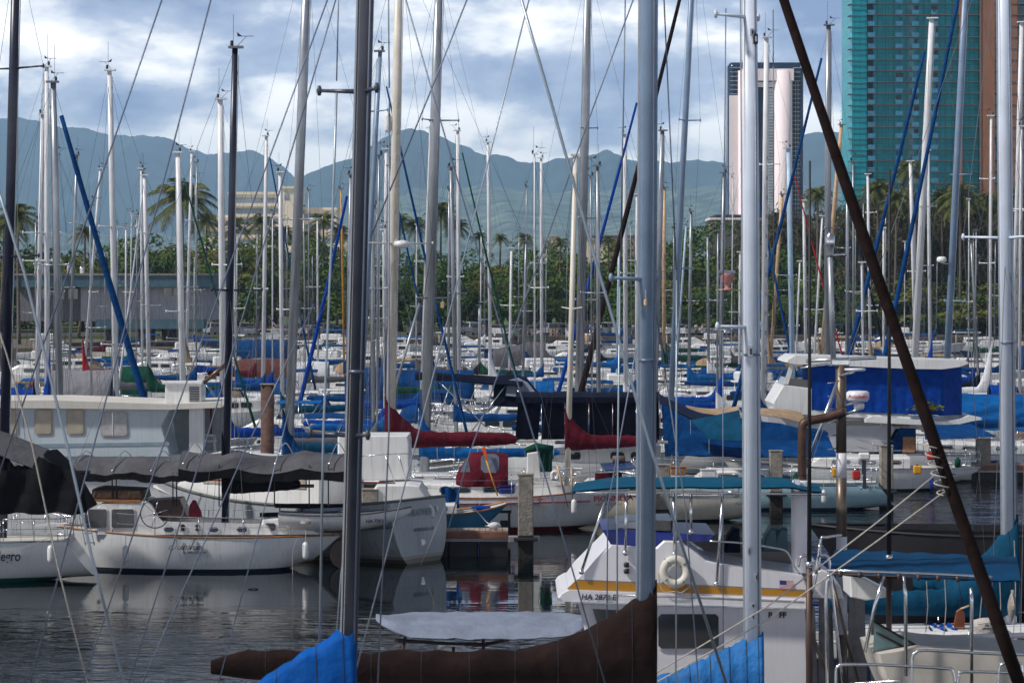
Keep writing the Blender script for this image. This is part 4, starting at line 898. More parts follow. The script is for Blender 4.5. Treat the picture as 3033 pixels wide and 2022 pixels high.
# ---------------------------------------------------------------- piles and dock
def pile(px, yt, K, w, label, m=None, sq=True):
    T = thing('dock_pile', label, 'pile', (X(px, K), F / K, 0), None); z = Z(yt, K); b = MB(); r = w / K / 2
    b.box((X(px, K), F / K, z / 2 - .4), (2 * r, 2 * r, z + .8), bev=.035) if sq else b.tube([(X(px, K), F / K, -.8), (X(px, K), F / K, z)], r, 12)
    b.build('shaft', m or M_conc, T); MB().box((X(px, K), F / K, .62), (2 * r + .28, 2 * r + .34, .10), bev=.02).build('guide_collar', M_black, T); MB().box((X(px, K), F / K, z + .012), (2 * r + .03, 2 * r + .03, .035)).build('pile_cap', M_conc, T)
    return T
pile(1557, 1405, 92, 46, 'concrete pile in open water at the end of the wooden dock finger'); pile(1097, 1449, 92.5, 48, 'stubby concrete pile behind the dark foreground mast')
pile(2298, 1335, 76, 38, 'concrete pile behind the teal bimini, left of the pale blue hull'); pile(2625, 1320, 75, 38, 'concrete pile right of the pale blue transom'); pile(2912, 1300, 66, 40, 'concrete pile by the reddish dock at the right')
pile(1963, 1377, 82.5, 40, 'concrete pile just right of the big foreground mast')
M_pilew = mat('brown_timber', (.085, .045, .035), .85, var=.4, vs=5, bump=.5, bs=15)
pile(792, 1138, 88, 40, 'brown timber pile bundle between the navy mast and the blue covers', M_pilew, False)
def dock(px0, px1, K, dep, label, top=.80, wood=None):
    d = F / K; T = thing('dock', label, 'dock', ((X(px0, K) + X(px1, K)) / 2, d, 0)); xc, w = (X(px0, K) + X(px1, K)) / 2, (px1 - px0) / K
    b = MB(); n = max(4, int(w / .18))
    for i in range(n): b.box((xc - w / 2 + w * (i + .5) / n, d + dep / 2, top + .02), (w / n - .012, dep, .04))
    b.build('deck_planks', mat('dock_planks', (.30, .24, .20), .85, var=.3, vs=4), T)
    MB().box((xc, d - .03, top - .11), (w, .06, .22), bev=.01).build('fascia_board', wood or mat('reddish_fascia', (.22, .10, .065), .8, var=.25, vs=3), T)
    MB().box((xc, d + dep / 2 - .02, top - .27), (w, dep, .09)).build('steel_frame', mat('galvanised_steel', (.36, .37, .38), .6, .2), T)
    m = max(1, int(w / .95))
    for i in range(m): MB().box((xc - w / 2 + w * (i + .5) / m, d + dep / 2, .18), (w / m - .03, dep - .1, .68), bev=.03).build('float', M_black, T)
    return T
dt = dock(1150, 1505, 91.5, 1.1, 'short wooden dock finger with black floats in the middle foreground')
cl = thing('dock_cleat', 'galvanised cleat with white line wound round it on the dock finger', 'cleat', P(1460, 1572, 91.5)); q = Vector((X(1460, 91.5), F / 91.5 + .25, .84))
MB().tube([q + Vector((-.26, 0, .13)), q + Vector((.26, 0, .13))], .025, 6).build('horn', M_steel, cl); MB().tube([q + Vector((-.1, 0, 0)), q + Vector((-.06, 0, .12))], .02, 6).build('leg', M_steel, cl); MB().tube([q + Vector((.1, 0, 0)), q + Vector((.06, 0, .12))], .02, 6).build('leg', M_steel, cl)
MB().lathe([(.02, -.2), (.1, -.12), (.12, 0), (.1, .12), (.02, .2)], q + Vector((.05, 0, .14)), 'X', 10).build('wound_line', M_wtarp, cl)
br = thing('dock_brace', 'pale steel brace joining the wooden dock finger to the open water pile', 'brace', (X(1550, 92), F / 92, .5)); MB().box((X(1552, 92), F / 92 - .1, .62), (1.0, .12, .22), bev=.02).build('beam', mat('galvanised_steel', (.36, .37, .38)), br)
dock(2690, 3033, 66.5, 1.6, 'reddish dock at the right behind the grey sloop', .75)
dock(2820, 3240, 61, 1.4, 'low dock at the far right edge', .7)
# ---------------------------------------------------------------- white sloop with the script name
def prof(b, pts, K, near_d, dep, mi=0, inset=.02):
    """side outline in photograph pixels at scale K, pushed back by dep metres"""
    b.prism([Vector((X(x, K), near_d, Z(y, K))) for x, y in pts], (0, dep, 0), mi, inset)
def rrect(x0, x1, y0, y1, r): return [(x0 + r, y0), (x1 - r, y0), (x1, y0 + r), (x1, y1 - r), (x1 - r, y1), (x0 + r, y1), (x0, y1 - r), (x0, y0 + r)]
def window(parent, x0, x1, y0, y1, K, nd, m=None, fr=3, r=4, fm=None, name='window'):
    b = MB(); prof(b, rrect(x0 - fr, x1 + fr, y0 - fr, y1 + fr, r), K, nd - .03, .028, inset=0); f = b.build(name, fm or M_steel, parent)
    b = MB(); prof(b, rrect(x0, x1, y0, y1, r), K, nd - .045, .014, inset=0); b.build('pane', m or M_glass, f); return f
def awning(parent, x0, x1, zfun, d0, d1, m, m2, name='awning', nx=26, nd=7, val=0.0, K=97):
    b = MB(); g = []
    for i in range(nx + 1):
        t = i / nx; x = lerp(x0, x1, t); g.append([Vector((x, lerp(d0, d1, j / nd), zfun(t, j / nd))) for j in range(nd + 1)])
    b.sheet(g, .02, 0, 1); o = b.build(name, [m, m2], parent)
    if val:
        b = MB(); b.sheet([[p, p + Vector((0, -.02, -val * (.85 + .15 * math.sin(i * .5))))] for i, p in enumerate([r[0] for r in g])], .01); b.build('valence', m2, o)
    return o
reserve(X(-300, 95), X(1060, 95), 88.3, 3.2)
Ks = F / 88.3
T, Hs, mp, _ = sailboat('white sloop with script lettering over HONOLULU, HI, navy mast and grey awnings', (696, 143), (672, 1256), 22, Ks, 'navy', 1, 'char', zc=1262, spr=(860,), hull='white', L=9.2, yaw=0.0, D=2, fixK=True, Ju=5.2, zb=2.55, cabin=False, name='sloop', group=None, trim=M_teak, win=0, mrad=.11, aftrig=False,
    hullkw=dict(B=3.1, fs=1.05, fm=1.06, fb=1.35, bs=.30, kst=.25, rs=1.1), Lb=2.6, wires=1.2)
nd = 88.3 - 1.0; kn = F / nd
b = MB(); prof(b, [(286, 1584), (286, 1500), (300, 1490), (432, 1484), (448, 1496), (470, 1540), (486, 1548), (792, 1554), (812, 1584)], kn, nd, 2.0, inset=.06); cb = b.build('cabin', M_gelcoat, T)
b = MB(); prof(b, [(766, 1584), (776, 1540), (820, 1536), (866, 1560), (930, 1572), (950, 1584)], kn, nd + .1, 1.8, inset=.06); c2 = b.build('cabin', M_gelcoat, T)
window(cb, 252, 316, 1507, 1562, kn, nd, fm=M_gelcoat); window(cb, 331, 397, 1507, 1562, kn, nd, fm=M_gelcoat); window(c2, 784, 816, 1549, 1572, kn, nd + .1, r=5, fm=M_gelcoat)
for x0, x1 in ((486, 516), (619, 648), (702, 732)): window(cb, x0, x1, 1560, 1575, kn, nd, r=6, fr=3)
b = MB(); prof(b, [(427, 1540), (430, 1486), (528, 1480), (552, 1538)], kn, nd + .35, 1.3); b.build('companionway', mat('dark_varnish', (.05, .018, .014), .4), cb)
b = MB(); prof(b, [(266, 1478), (270, 1450), (290, 1446), (424, 1452), (430, 1478)], kn, nd + .1, 1.5, inset=.12); b.build('roof_cover', mat('brown_leather_cover', (.06, .032, .020), .7, var=.3, vs=3, bump=.5, bs=5), cb)
b = MB(); prof(b, [(262, 1484), (262, 1478), (415, 1480), (415, 1490)], kn, nd - .02, 1.9, inset=0); b.build('roof_trim', M_teak, cb)
c = Vector((X(463, kn), nd - .35, Z(1518, kn))); b = MB(); rw = 42 / kn
b.tube([c + Vector((rw * math.cos(a), 0, rw * math.sin(a))) for a in [2 * math.pi * i / 32 for i in range(33)]], .017, 6, up=(0, 1, 0)); wh = b.build('steering_wheel', M_wired, T)
for k in range(6): a = k * math.pi / 3 + .3; MB().tube([c, c + Vector((rw * math.cos(a), 0, rw * math.sin(a)))], .010, 5).build('spoke', M_steel, wh)
MB().tube([c + Vector((0, .2, .0)), c + Vector((0, -.03, 0))], .05, 8).build('hub', M_steel, wh)
b = MB(); prof(b, [(553, 1536), (556, 1500), (566, 1484), (574, 1486), (590, 1520), (592, 1538)], kn, nd + .4, .3, inset=.05); b.build('seat_cushion', mat('crimson_towel', (.16, .01, .03), .9, var=.3, vs=6), T)
for x in (541, 585): MB().lathe([(.07, 0), (.05, .08), (.075, .16), (.02, .2)], (X(x, kn), nd - .02, 1.25), n=10).build('winch', M_black, T)
# varnished stern panel / rudder
b = MB(); ks = F / 88.3; dd = 88.3
b.prism([Vector((X(x, ks), dd - .06, Z(y, ks))) for x, y in ((1018, 1592), (992, 1600), (976, 1622), (974, 1650), (986, 1672), (1012, 1690), (1040, 1700), (1046, 1640), (1040, 1594))], (0, .14, 0), inset=.03); b.build('rudder', mat('dark_varnished_rudder', (.055, .022, .014), .35, var=.35, vs=5), T)
# script lettering drawn as pen strokes
def script(parent, strokes, at, s, m, r=.019, k=.30):
    for st in strokes:
        pts = cat_rom([Vector(at) + Vector(((x + y * k) * s, 0, y * s)) for x, y in st], 5); MB().tube(pts, r, 4, up=(0, 1, 0), flat=.5).build('script_letter', m, parent)
hy = 88.3 - 1.56
SUN = [[(1.9, 2.6), (1.5, 2.95), (1.0, 2.7), (.95, 2.2), (1.2, 1.6), (1.3, 1.0), (.9, .25), (.2, -.05), (-.5, .3), (-.4, .9), (.1, 1.15)], [(1.9, 1.0), (1.75, .3), (2.0, 0), (2.5, .5), (2.75, 1.0), (2.65, .25), (2.9, 0), (3.1, .2)],
       [(3.1, .1), (3.3, 1.0), (3.2, 0), (3.5, .7), (3.9, 1.0), (3.95, .5), (3.9, .05), (4.2, .1)], [(4.2, .1), (4.6, .8), (4.7, 1.15), (4.9, .5), (4.8, .05), (4.45, .0)], [(4.9, .15), (5.3, 1.2), (5.6, 2.6), (5.3, 2.6), (5.2, 1.3), (5.1, 0), (5.4, .7), (5.8, 1.0), (5.85, .4), (5.9, .05), (6.15, .15)],
       [(6.2, .9), (6.15, .2), (6.35, 0), (6.55, .2)], [(6.38, 1.45), (6.42, 1.55)], [(6.6, 0), (6.85, 1.0), (6.75, 0), (7.05, .7), (7.4, 1.0), (7.45, .5), (7.4, .05), (7.65, .1)], [(7.7, .4), (8.1, .7), (8.15, 1.0), (7.85, .9), (7.7, .4), (7.9, 0), (8.3, .25), (8.5, .5)]]
hn = F / hy; script(T, SUN, (X(505, hn), hy - .02, Z(1627, hn)), 11.5 / hn, M_ink)
text('HONOLULU, HI', (X(543, hn), hy - .02, Z(1638, hn)), 9.5 / hn, M_ink, T)
for x, y in ((480, 1696), (470, 1704)): pass
# awnings over the sloop
def supports(parent, xs, K, nd_, y0, y1, m=M_black, r=.02):
    for x in xs: MB().tube([Vector((X(x, K), nd_, Z(y1, K))), Vector((X(x, K), nd_, Z(y0, K)))], r, 6).build('support_pole', m, parent)
def zaw(y0, y1, hump, K): return lambda t, v: Z(lerp(y0, y1, t), K) + hump * math.sin(math.pi * v) ** .8 - .10 * math.sin(math.pi * 2.0 * t) ** 2 + .02 * math.sin(t * 40 + v * 9)
aw = tag(thing('sun_awning', 'long grey sun awning with black valence over the aft half of the white sloop', 'awning', (X(380, 97), 88.3, 3.3)))
awning(aw, X(215, kn), X(566, kn), zaw(1394, 1404, .42, kn), nd, nd + 2.6, M_grey, M_dgrey, 'canopy', val=.24); supports(aw, (331, 343, 511, 522), kn, nd + .1, 1400, 1500)
for x in (215, 330, 446, 566): MB().tube(cat_rom([Vector((X(x, kn), nd, Z(1396, kn))), Vector((X(x + 22, kn), nd + 1.3, Z(1396, kn) + .56)), Vector((X(x + 45, kn), nd + 2.6, Z(1396, kn)))], 5), .018, 5).build('awning_batten', M_steel, aw)
aw = tag(thing('sun_awning', 'grey awning arched over the forward half of the white sloop, right of the navy mast', 'awning', (X(790, 97), 88.3, 3.3)))
awning(aw, X(528, kn), X(1030, kn), lambda t, v: Z(1388, kn) + .48 * math.sin(math.pi * v) ** .8 - .16 * abs(math.sin(math.pi * 2.5 * t + .6)) + .25 * (abs(t - .55) ** 1.5), nd, nd + 2.6, M_grey, M_dgrey, 'canopy', nx=40, val=.34); supports(aw, (648, 812, 915, 972), kn, nd + .1, 1375, 1500)
for x in (540, 812, 972): MB().tube(cat_rom([Vector((X(x, kn), nd, Z(1376, kn))), Vector((X(x + 22, kn), nd + 1.3, Z(1376, kn) + .6)), Vector((X(x + 45, kn), nd + 2.6, Z(1376, kn)))], 5), .018, 5).build('awning_batten', M_steel, aw)
# ---------------------------------------------------------------- white cutter cut by the left edge
reserve(X(-700, 99), X(283, 99), 84.9, 3.2)
Ke = F / 84.9
T, He, mp, _ = sailboat('white sloop cut by the left edge, black awning and a name ending in egro', (45, 0), (14, 1256), 30, Ke, 'navy', 1, 'char', zc=1250, spr=(203, 760), hull='whiteg', L=11.0, yaw=.02, D=2, fixK=True, Ju=8.6, zb=3.2, cabin=False, name='sloop', group=None, mrad=.145, win=0, aftrig=False, Lb=2.4,
    hullkw=dict(B=3.3, fs=1.22, fm=1.22, fb=1.6, bs=.62, kst=.12, rs=-.75, um=.45), boomm=M_navy)
nde = 84.9 - 1.75; kne = F / nde
# Allegro lettering (only the end shows)
text('Allegro', (X(60, F / 83.2), 83.22, Z(1660, F / 83.2)), .40, M_ink, T, align='RIGHT', bold=.009, shear=.15, rz=.01, sx=.80)
bt = MB(); bt.sheet([[Vector((lerp(X(-120, kne), X(118, kne), i / 12), nde + 2.9 * v, Z(lerp(1300, 1394, i / 12), kne) + .55 * math.sin(math.pi * v))) for v in (0, .2, .4, .6, .8, 1)] for i in range(13)], .02); bt.build('awning', M_grey, T)
g = []
for i in range(15):
    t = i / 14; x = lerp(X(-60, kne), X(246, kne), t); zt_ = Z(lerp(1392, 1400, 0) if t < .55 else lerp(1360, 1400, (t - .55) / .45), kne) + (.12 * math.exp(-((t - .58) / .10) ** 2)); zb_ = Z(1518, kne) + .04 * math.sin(t * 20)
    g.append([Vector((x + .12 * v * (1 if t > .5 else 0), nde - .05 + .12 * math.sin(t * 17 + v * 3), lerp(zt_, zb_, v))) for v in (0, .25, .5, .75, 1)])
b = MB(); b.sheet(g, .02); b.build('side_curtain', M_dgrey, T)
g = []
for i in range(9):
    t = i / 8; g.append([Vector((X(lerp(128, 250, v), kne), nde + 2.6 * t, Z(lerp(1345, 1512, v ** 1.3), kne) + .05 * math.sin(math.pi * t) * (1 - v))) for v in (0, .3, .6, 1)])
b = MB(); b.sheet(g, .02); b.build('aft_curtain', M_dgrey, T)
b = MB(); x0 = X(255, kne)
for o in (0, .26): b.tube(cat_rom([Vector((X(213, kne) + o, 84.5, Z(1508, kne))), Vector((X(214, kne) + o, 84.5, Z(1540, kne))), Vector((X(236, kne) + o, 84.3, Z(1624, kne)))], 4), .016, 6)
for k in range(4): z = lerp(1535, 1618, k / 3); b.tube([Vector((X(lerp(214, 236, k / 3), kne), 84.45, Z(z, kne))), Vector((X(lerp(214, 236, k / 3), kne) + .26, 84.45, Z(z, kne)))], .015, 5)
b.build('boarding_ladder', M_steel, T)
MB().prism([P(105, 1555, kne, -.3), P(150, 1546, kne, -.3), P(198, 1548, kne, -.3), P(180, 1556, kne, -.3)], (0, .3, 0)).build('cockpit_table', M_gelcoat, T)
# ---------------------------------------------------------------- grey workboat with the faded name
reserve(X(100, 92), X(1330, 92), 92.0, 3.4)
def heather():
    th = math.pi - math.radians(33); base = Vector((X(1236, 93.5), 90.4, 0)); e, l = frame(th); T = thing('motor_yacht', 'grey hulled white motor yacht showing its broad grey transom marked HONOLULU', 'motor yacht', base)
    Hh = Hull(base, th, 0, 10.9, 3.5, 2.0, 1.75, 2.3, bs=.88, kst=-.25, rs=-.12, rb=.5)
    # broad transom corner with the near corner at the left of the transom
    gm = mat('hull_grey_workboat', (.34, .37, .40), .35, var=.1, vs=.7, streak=.5, boot=[(-9, .14, (.10, .085, .06)), (.14, .24, (.24, .23, .20))])
    Hh.mesh('hull', gm, T, 24, 10); Hh.deck(T, drop=.35)
    Hh.rail(T, mat('grey_green_rail', (.10, .12, .11), .6), .05, 'rub_rail', -.01); o = Hh.rail(T, mat('grey_green_rail', (.10, .12, .11)), .06, 'rub_rail', -.78)
    q = lambda y, z, off=.03: base - e * off + l * y + Vector((0, 0, z))
    rz = math.atan2(l.y, l.x) + (0 if l.x > 0 else math.pi); ll = l if l.x > 0 else -l
    tr = lambda u, z: base - e * (.03 + .12 * (2.0 - z)) + ll * u + Vector((0, 0, z))
    # letters lie on the transom plane: x' along ll
    text('HEATHER', tr(-.62, 1.47), .30, M_greyink, T, rz=rz); text('HONOLULU, HI', tr(-.42, .98), .155, M_ink, T, rz=rz)
    MB().lathe([(.10, 0), (.11, .06), (.05, .07)], tr(.0, .62), 'Y', 12).build('exhaust_outlet', M_steel, T)
    MB().box(tr(.98, 1.62) , (.10, .06, .18), rz=rz, bev=.02).build('stern_light', M_gelcoat, T)
    Hh.house(T, 3.0, 9.4, 1.35, .72, win=0, slope=1.4, name='cabin')
    hs = Hh.near; 
    for k, (xa, xb) in enumerate(((5.0, 6.4), (6.9, 8.0), (3.5, 4.6))):
        b = MB(); w = lambda x: Hh.hb(Hh.u(x)) * .72 * .98 + .02; zz = 1.75 + .5
        b.prism([Hh.W(xa, hs * w(xa), zz), Hh.W(xb, hs * w(xb), zz), Hh.W(xb, hs * (w(xb) - .02), zz + .52), Hh.W(xa, hs * (w(xa) - .02), zz + .52)], Hh.l * hs * .03); b.build('window', M_curtain, T)
    # upper white house block seen left of the transom and its windowed wheelhouse
    b = MB(); Kb = F / 92.4; prof(b, [(1000, 1480), (1000, 1292), (1008, 1290), (1208, 1290), (1212, 1310), (1212, 1420), (1006, 1424)], Kb, 92.4, 2.3, inset=.05); b.build('deckhouse', M_gelcoat, T)
    b = MB(); prof(b, [(1060, 1520), (1120, 1428), (1215, 1424), (1248, 1428), (1278, 1480), (1290, 1500), (1290, 1520)], Kb, 90.9, 2.4, inset=.06); b.build('aft_cabin', M_gelcoat, T)
    for xs in ((1148, 1170), (1188, 1206)):
        MB().tube([P(xs[0] - 6, 1345, Kb, -.3), P(xs[1], 1425, Kb, -.3)], .018, 5).build('davit_stay', M_steel, T)
    MB().tube([P(1030, 1350, Kb, -.4), P(1160, 1342, Kb, -.4), P(1222, 1340, Kb, -.4)], .016, 5).build('handrail', M_steel, T)
    MB().tube([P(380, 1418, 90), P(900, 1424, 91), P(1170, 1430, 92)], .03, 5).build('cabin_grab_rail', mat('dark_red_rail', (.16, .02, .02), .6), T)
heather()
# small white skiff slung beside it
T = thing('skiff', 'slim white skiff marked HA 7002E between the dark mast and the grey transom', 'skiff', (X(1080, 96), 87.6, 1.1)); base = Vector((X(1020, 96.2), 87.6, 1.1))
Sk = Hull(base, 0.0, -2.0, 2.05, 1.2, .68, .62, .86, bs=.8, kst=.15, rs=0, rb=1.6, um=.35, pw=2.4)
class _S(Hull): pass
def skiff_mesh():
    b = MB(); rings = []
    for i in range(17):
        u = i / 16; zs, hb_ = Sk.sh(u), Sk.hb(u); k = .12 + .55 * max(0, (u - .5) / .5) ** 2; x = lerp(-2.0, 2.05, u); rings.append([base + Vector((x, hb_ * math.sin(t), zs - (zs - k) * math.cos(t) ** .9)) for t in [(-1 + j / 6) * math.pi / 2 for j in range(13)]])
    b.loft(rings, closed=False, cap0=True, cap1=True); b.build('hull', HUL['white'] if False else M_gelcoat, T)
    b = MB(); b.loft([[base + Vector((lerp(-2, 2.0, i / 10), s_ * Sk.hb(i / 10) * .95, Sk.sh(i / 10) - .08)) for s_ in (-1, 0, 1)] for i in range(11)], closed=False, cap0=False, cap1=False); b.build('deck', M_deck, T)
    for s_ in (-1, 1): b = MB(); b.tube([base + Vector((lerp(-2, 2.05, i / 12), s_ * Sk.hb(i / 12), Sk.sh(i / 12))) for i in range(13)], .025, 6); b.build('gunwale', M_grey, T)
skiff_mesh(); text('HA 7002E', (X(1084, 96.8), 87.6 - .62, 1.1 + .42), .15, M_ink, T, bold=.003)
for y0, y1, x0, x1 in ((1497, 1497, 815, 1020), (1512, 1506, 880, 1025), (1524, 1518, 770, 1000)):
    t = thing('spar', {1497: 'uppermost grey canvas covered spar laid along the deck behind the script-named sloop', 1512: 'middle grey canvas covered spar laid along the deck behind the script-named sloop', 1524: 'lowest and longest grey canvas covered spar behind the script-named sloop'}[y0], 'spar', P(x0, y0, 95.2)); MB().tube([P(x0, y0, 95.2), P((x0 + x1) / 2, (y0 + y1) / 2 + 1, 95.2), P(x1, y1, 95.2)], [.07, .085, .06], 8).build('sleeve', M_dgrey if y0 != 1512 else M_ltarp, t); MB().tube([P(x0 + 14, y0 - 6, 95.3), P(x0 + 14, y0 + 60, 95.3)], .02, 5).build('prop', M_wired, t)
# ---------------------------------------------------------------- pale blue houseboat with the long white roof
reserve(X(-500, 85), X(680, 85), 100.5, 4.6)
def houseboat():
    d = 98.2; K = F / d; T = thing('houseboat', 'pale blue houseboat with a long white roof and three curtained windows', 'houseboat', (X(250, K), d + 2, 0)); mb = mat('pale_blue_boat_paint', (.50, .58, .62), .45, var=.06, vs=.6, streak=.2)
    b = MB(); prof(b, [(-430, 1330), (-430, 1208), (505, 1208), (478, 1262), (500, 1330), (506, 1352), (-430, 1352)], K, d, 4.0, inset=.04); w = b.build('wall', mb, T)
    b = MB(); prof(b, [(-470, 1186), (160, 1184), (500, 1196), (648, 1190), (668, 1198), (660, 1206), (505, 1212), (130, 1208), (-470, 1206)], K, d - .25, 4.7, inset=.03); b.build('roof', mat('cream_roof', (.60, .58, .53), .6, var=.1, vs=.8, streak=.2), T)
    for x0, x1 in ((-40, 50), (106, 152), (201, 247)): window(w, x0, x1, 1214, 1284, K, d, M_curtain if x0 > 0 else M_curtain, fr=4, r=6, fm=mat('pinkish_window_trim', (.38, .33, .33), .5))
    f = window(w, 302, 376, 1222, 1290, K, d, mat('white_curtain_glass', (.42, .42, .42), .25, var=.2, vs=6, streak=.3), fr=4, r=6, fm=mat('pinkish_window_trim', (.38, .33, .33))); b = MB(); prof(b, [(332, 1222), (335, 1222), (335, 1290), (332, 1290)], K, d - .06, .012, inset=0); b.build('window_bar', M_steel, f)
    b = MB(); prof(b, [(-430, 1322), (500, 1308), (502, 1318), (-430, 1333)], K, d - .02, .018, inset=0); b.build('stripe', mat('blue_grey_stripe', (.24, .32, .38), .5), w)
    b = MB(); prof(b, [(558, 1206), (600, 1206), (600, 1345), (558, 1345)], K, d + .2, .5); b.build('pillar', M_gelcoat, T)
    b = MB(); prof(b, [(478, 1208), (658, 1206), (648, 1345), (500, 1345)], K, d + 2.6, .2, inset=0); b.build('aft_bulkhead', mat('grey_bulkhead', (.30, .33, .34), .6), T)
    b = MB(); prof(b, [(600, 1215), (606, 1215), (606, 1300), (600, 1300)], K, d + 2.4, .1, inset=0); b.build('door_edge', M_redink, T)
    b = MB(); prof(b, [(-430, 1352), (660, 1345), (700, 1640), (-430, 1660)], K, d + .4, 3.6, inset=.05); b.build('hull', HUL['white'], T)
    # air conditioner box on the roof
    t = thing('air_conditioner', 'white louvred air conditioner box on the end of the houseboat roof', 'air conditioner', P(535, 1192, K, 1)); b = MB(); prof(b, [(484, 1196), (484, 1138), (590, 1138), (590, 1196)], K, d + .5, 1.6, inset=.02); bx = b.build('casing', M_gelcoat, t)
    b = MB(); prof(b, [(476, 1138), (476, 1133), (594, 1133), (594, 1138)], K, d + .4, 1.8, inset=0); b.build('lid', M_gelcoat, t)
    for k in range(9): b = MB(); prof(b, [(556, 1147 + k * 5), (586, 1147 + k * 5), (586, 1149.4 + k * 5), (556, 1149.4 + k * 5)], K, d + .47, .03, inset=0); b.build('louvre', M_dgrey, bx)
    t = thing('cargo_boom', 'brown metal boom leaning up from the houseboat roof towards the navy mast', 'boom', P(595, 1138, K)); MB().tube([P(592, 1137, K, 1), P(664, 1078, K, 1)], .075, 8).build('tube', mat('bronze_tube', (.14, .09, .06), .35, .7), t); MB().tube([P(664, 1078, K, 1), P(672, 1071, K, 1)], .1, 8).build('end_fitting', M_black, t)
    t = thing('garden_chair', 'white plastic garden chair on the aft deck of the houseboat', 'chair', P(612, 1344, K, 1)); c = Vector((X(606, K), d + 1.0, Z(1345, K)))
    MB().box(c + Vector((.05, 0, .40)), (.5, .48, .04), bev=.015).build('seat', M_gelcoat, t)
    g = [[c + Vector((-.22 - .10 * v, lerp(-.24, .24, i / 6), .42 + .45 * v * (1 - .25 * abs(i / 3 - 1)))) + Vector((.12 * abs(i / 3 - 1) ** 2, 0, 0)) for v in (0, .5, 1)] for i in range(7)]; b = MB(); b.sheet(g, .02); b.build('backrest', M_gelcoat, t)
    for sx in (-.2, .27):
        for sy in (-.2, .2): MB().tube([c + Vector((sx, sy, 0)), c + Vector((sx * .85, sy * .85, .4))], .02, 5).build('leg', M_gelcoat, t)
    for sy in (-.25, .25): MB().tube([c + Vector((-.24, sy, .62)), c + Vector((.22, sy, .60)), c + Vector((.26, sy, .40))], .02, 5).build('armrest', M_gelcoat, t)
houseboat()
# ---------------------------------------------------------------- steel blue double-ender at the dock
reserve(X(1180, 87), X(1560, 87), 96.3, 2.2)
Kb = F / 96.3; T = thing('sailing_dinghy', 'steel blue double-ended day boat with wooden rail and a black outboard bracket', 'dinghy', (X(1350, Kb), 96.3, 0))
Hb = Hull(Vector((X(1330, Kb), 96.3, 0)), math.pi + .12, -1.95, 3.2, 2.0, 1.38, 1.08, 1.3, bs=.45, kst=.55, rs=1.0, rb=.5); Hb.mesh('hull', HUL['blue'], T); Hb.deck(T); Hb.rail(T, M_teak, .035)
Hb.house(T, -.2, 2.2, .35, .6, win=2, wh=.15)
b = MB(); q = Hb.W(-2.0, 0, .6); b.box(q + Vector((.05, -.1, .05)), (.09, .09, 1.0)); b.box(q + Vector((-.25, -.1, .5)), (.75, .1, .09)); b.box(q + Vector((-.12, -.1, .1)), (.28, .1, .22), bev=.03); b.box(q + Vector((-.1, -.1, -.12)), (.22, .1, .12), bev=.03); b.build('outboard_bracket', M_black, T)
g = [[P(x, y, Kb, .4 * v - .2) + Vector((0, 0, .03 * math.sin(x * .3))) for v in (0, 1, 2)] for x, y in ((1307, 1440), (1330, 1432), (1352, 1436), (1368, 1446))]; b = MB(); bl = [[P(1307 + i * 9, lerp(1442 - 5 * math.sin(i), 1498, v), Kb, -.25 + .08 * math.sin(i * 1.7 + v)) for v in (0, .3, .6, 1)] for i in range(7)]; b.sheet(bl, .05); b.build('hanging_canvas', M_blue, T)
MB().prism([P(1395, 1504, Kb, -.3), P(1420, 1498, Kb, -.3), P(1452, 1500, Kb, -.3), P(1448, 1507, Kb, -.3)], (0, .7, 0), inset=.03).build('cockpit_cover', M_bluef, T)
wt = thing('mooring_line', 'white mooring line from the steel blue boat down to the dock cleat', 'rope', P(1408, 1505, Kb)); MB().tube([P(1408, 1503, Kb, -.6), P(1440, 1545, 90, 0), P(1460, 1560, 91.5, .3)], .018, 5).build('line', M_wtarp, wt)
# ---------------------------------------------------------------- white ketch with the maroon covers
reserve(X(760, 82), X(1960, 82), 102.8, 3.8)
Kp = F / 102.8
T, Hp, mp, _ = sailboat('white ketch with maroon sail covers, maroon stripe and HONOLULU HI under its name', (1180, 0), (1157, 1190), 28, Kp, 'cream', 1, 'maroon', zc=1160, spr=(722,), hull='whiter', L=13.6, yaw=0.0, D=2, fixK=True, Ju=4.4, Lb=5.1, zb=3.12, ckw=dict(seam=8, hgt=.62, spread=1.35, cpow=1.5, fat=1.2, sag=.03), name='ketch', group=None, mrad=.165, win=4, aftrig=True, steps=1, trim=M_teak, wires=1.1, spw=1.5,
    hullkw=dict(B=3.7, fs=1.62, fm=1.20, fb=1.75, bs=.5, kst=.15, rs=.9, rb=.9), ties=0)
yn = 102.8 - 1.9; kp = F / yn
mb_ = MB(); f2 = Vector((X(1679, Kp), 102.8, 1.1)); t2 = P(1705, 462, Kp); mb_.tube([f2, t2], [.105, .09], 10); m2 = mb_.build('mizzen_mast', M_cream, T); MB().box(t2 + Vector((0, 0, .03)), (.36, .2, .08)).build('masthead', M_cream, m2)
mbp = lambda z: f2.lerp(t2, (z - 1.1) / (t2.z - 1.1)); MB().tube([mbp(3.05) + Vector((.1, 0, 0)), mbp(3.05) + Vector((3.6, 0, .05))], .06, 8).build('mizzen_boom', M_cream, T)
sail_cover(T, mbp(3.05), (1, 0, 0), 3.35, 3.05, Z(1195, Kp), M_maroon, rm=.11, seed=4, hgt=.5, spread=.95, cpow=1.4, zend=3.1, name='mizzen_sail_cover')
for sx in (-1, 1): MB().tube([mbp(Z(915, Kp)), mbp(Z(910, Kp)) + Vector((sx * .35, -.8 * sx, .0))], .025, 6).build('mizzen_spreader', M_cream, m2)
for sx, dx in ((-1, 1.1), (1, -1.1), (-1, -.9), (1, .9)): wire(T, [Vector((f2.x + dx, 102.8 + sx * 1.6, 1.3)), mbp(t2.z - .1)], .009, M_wired, 'mizzen_shroud')
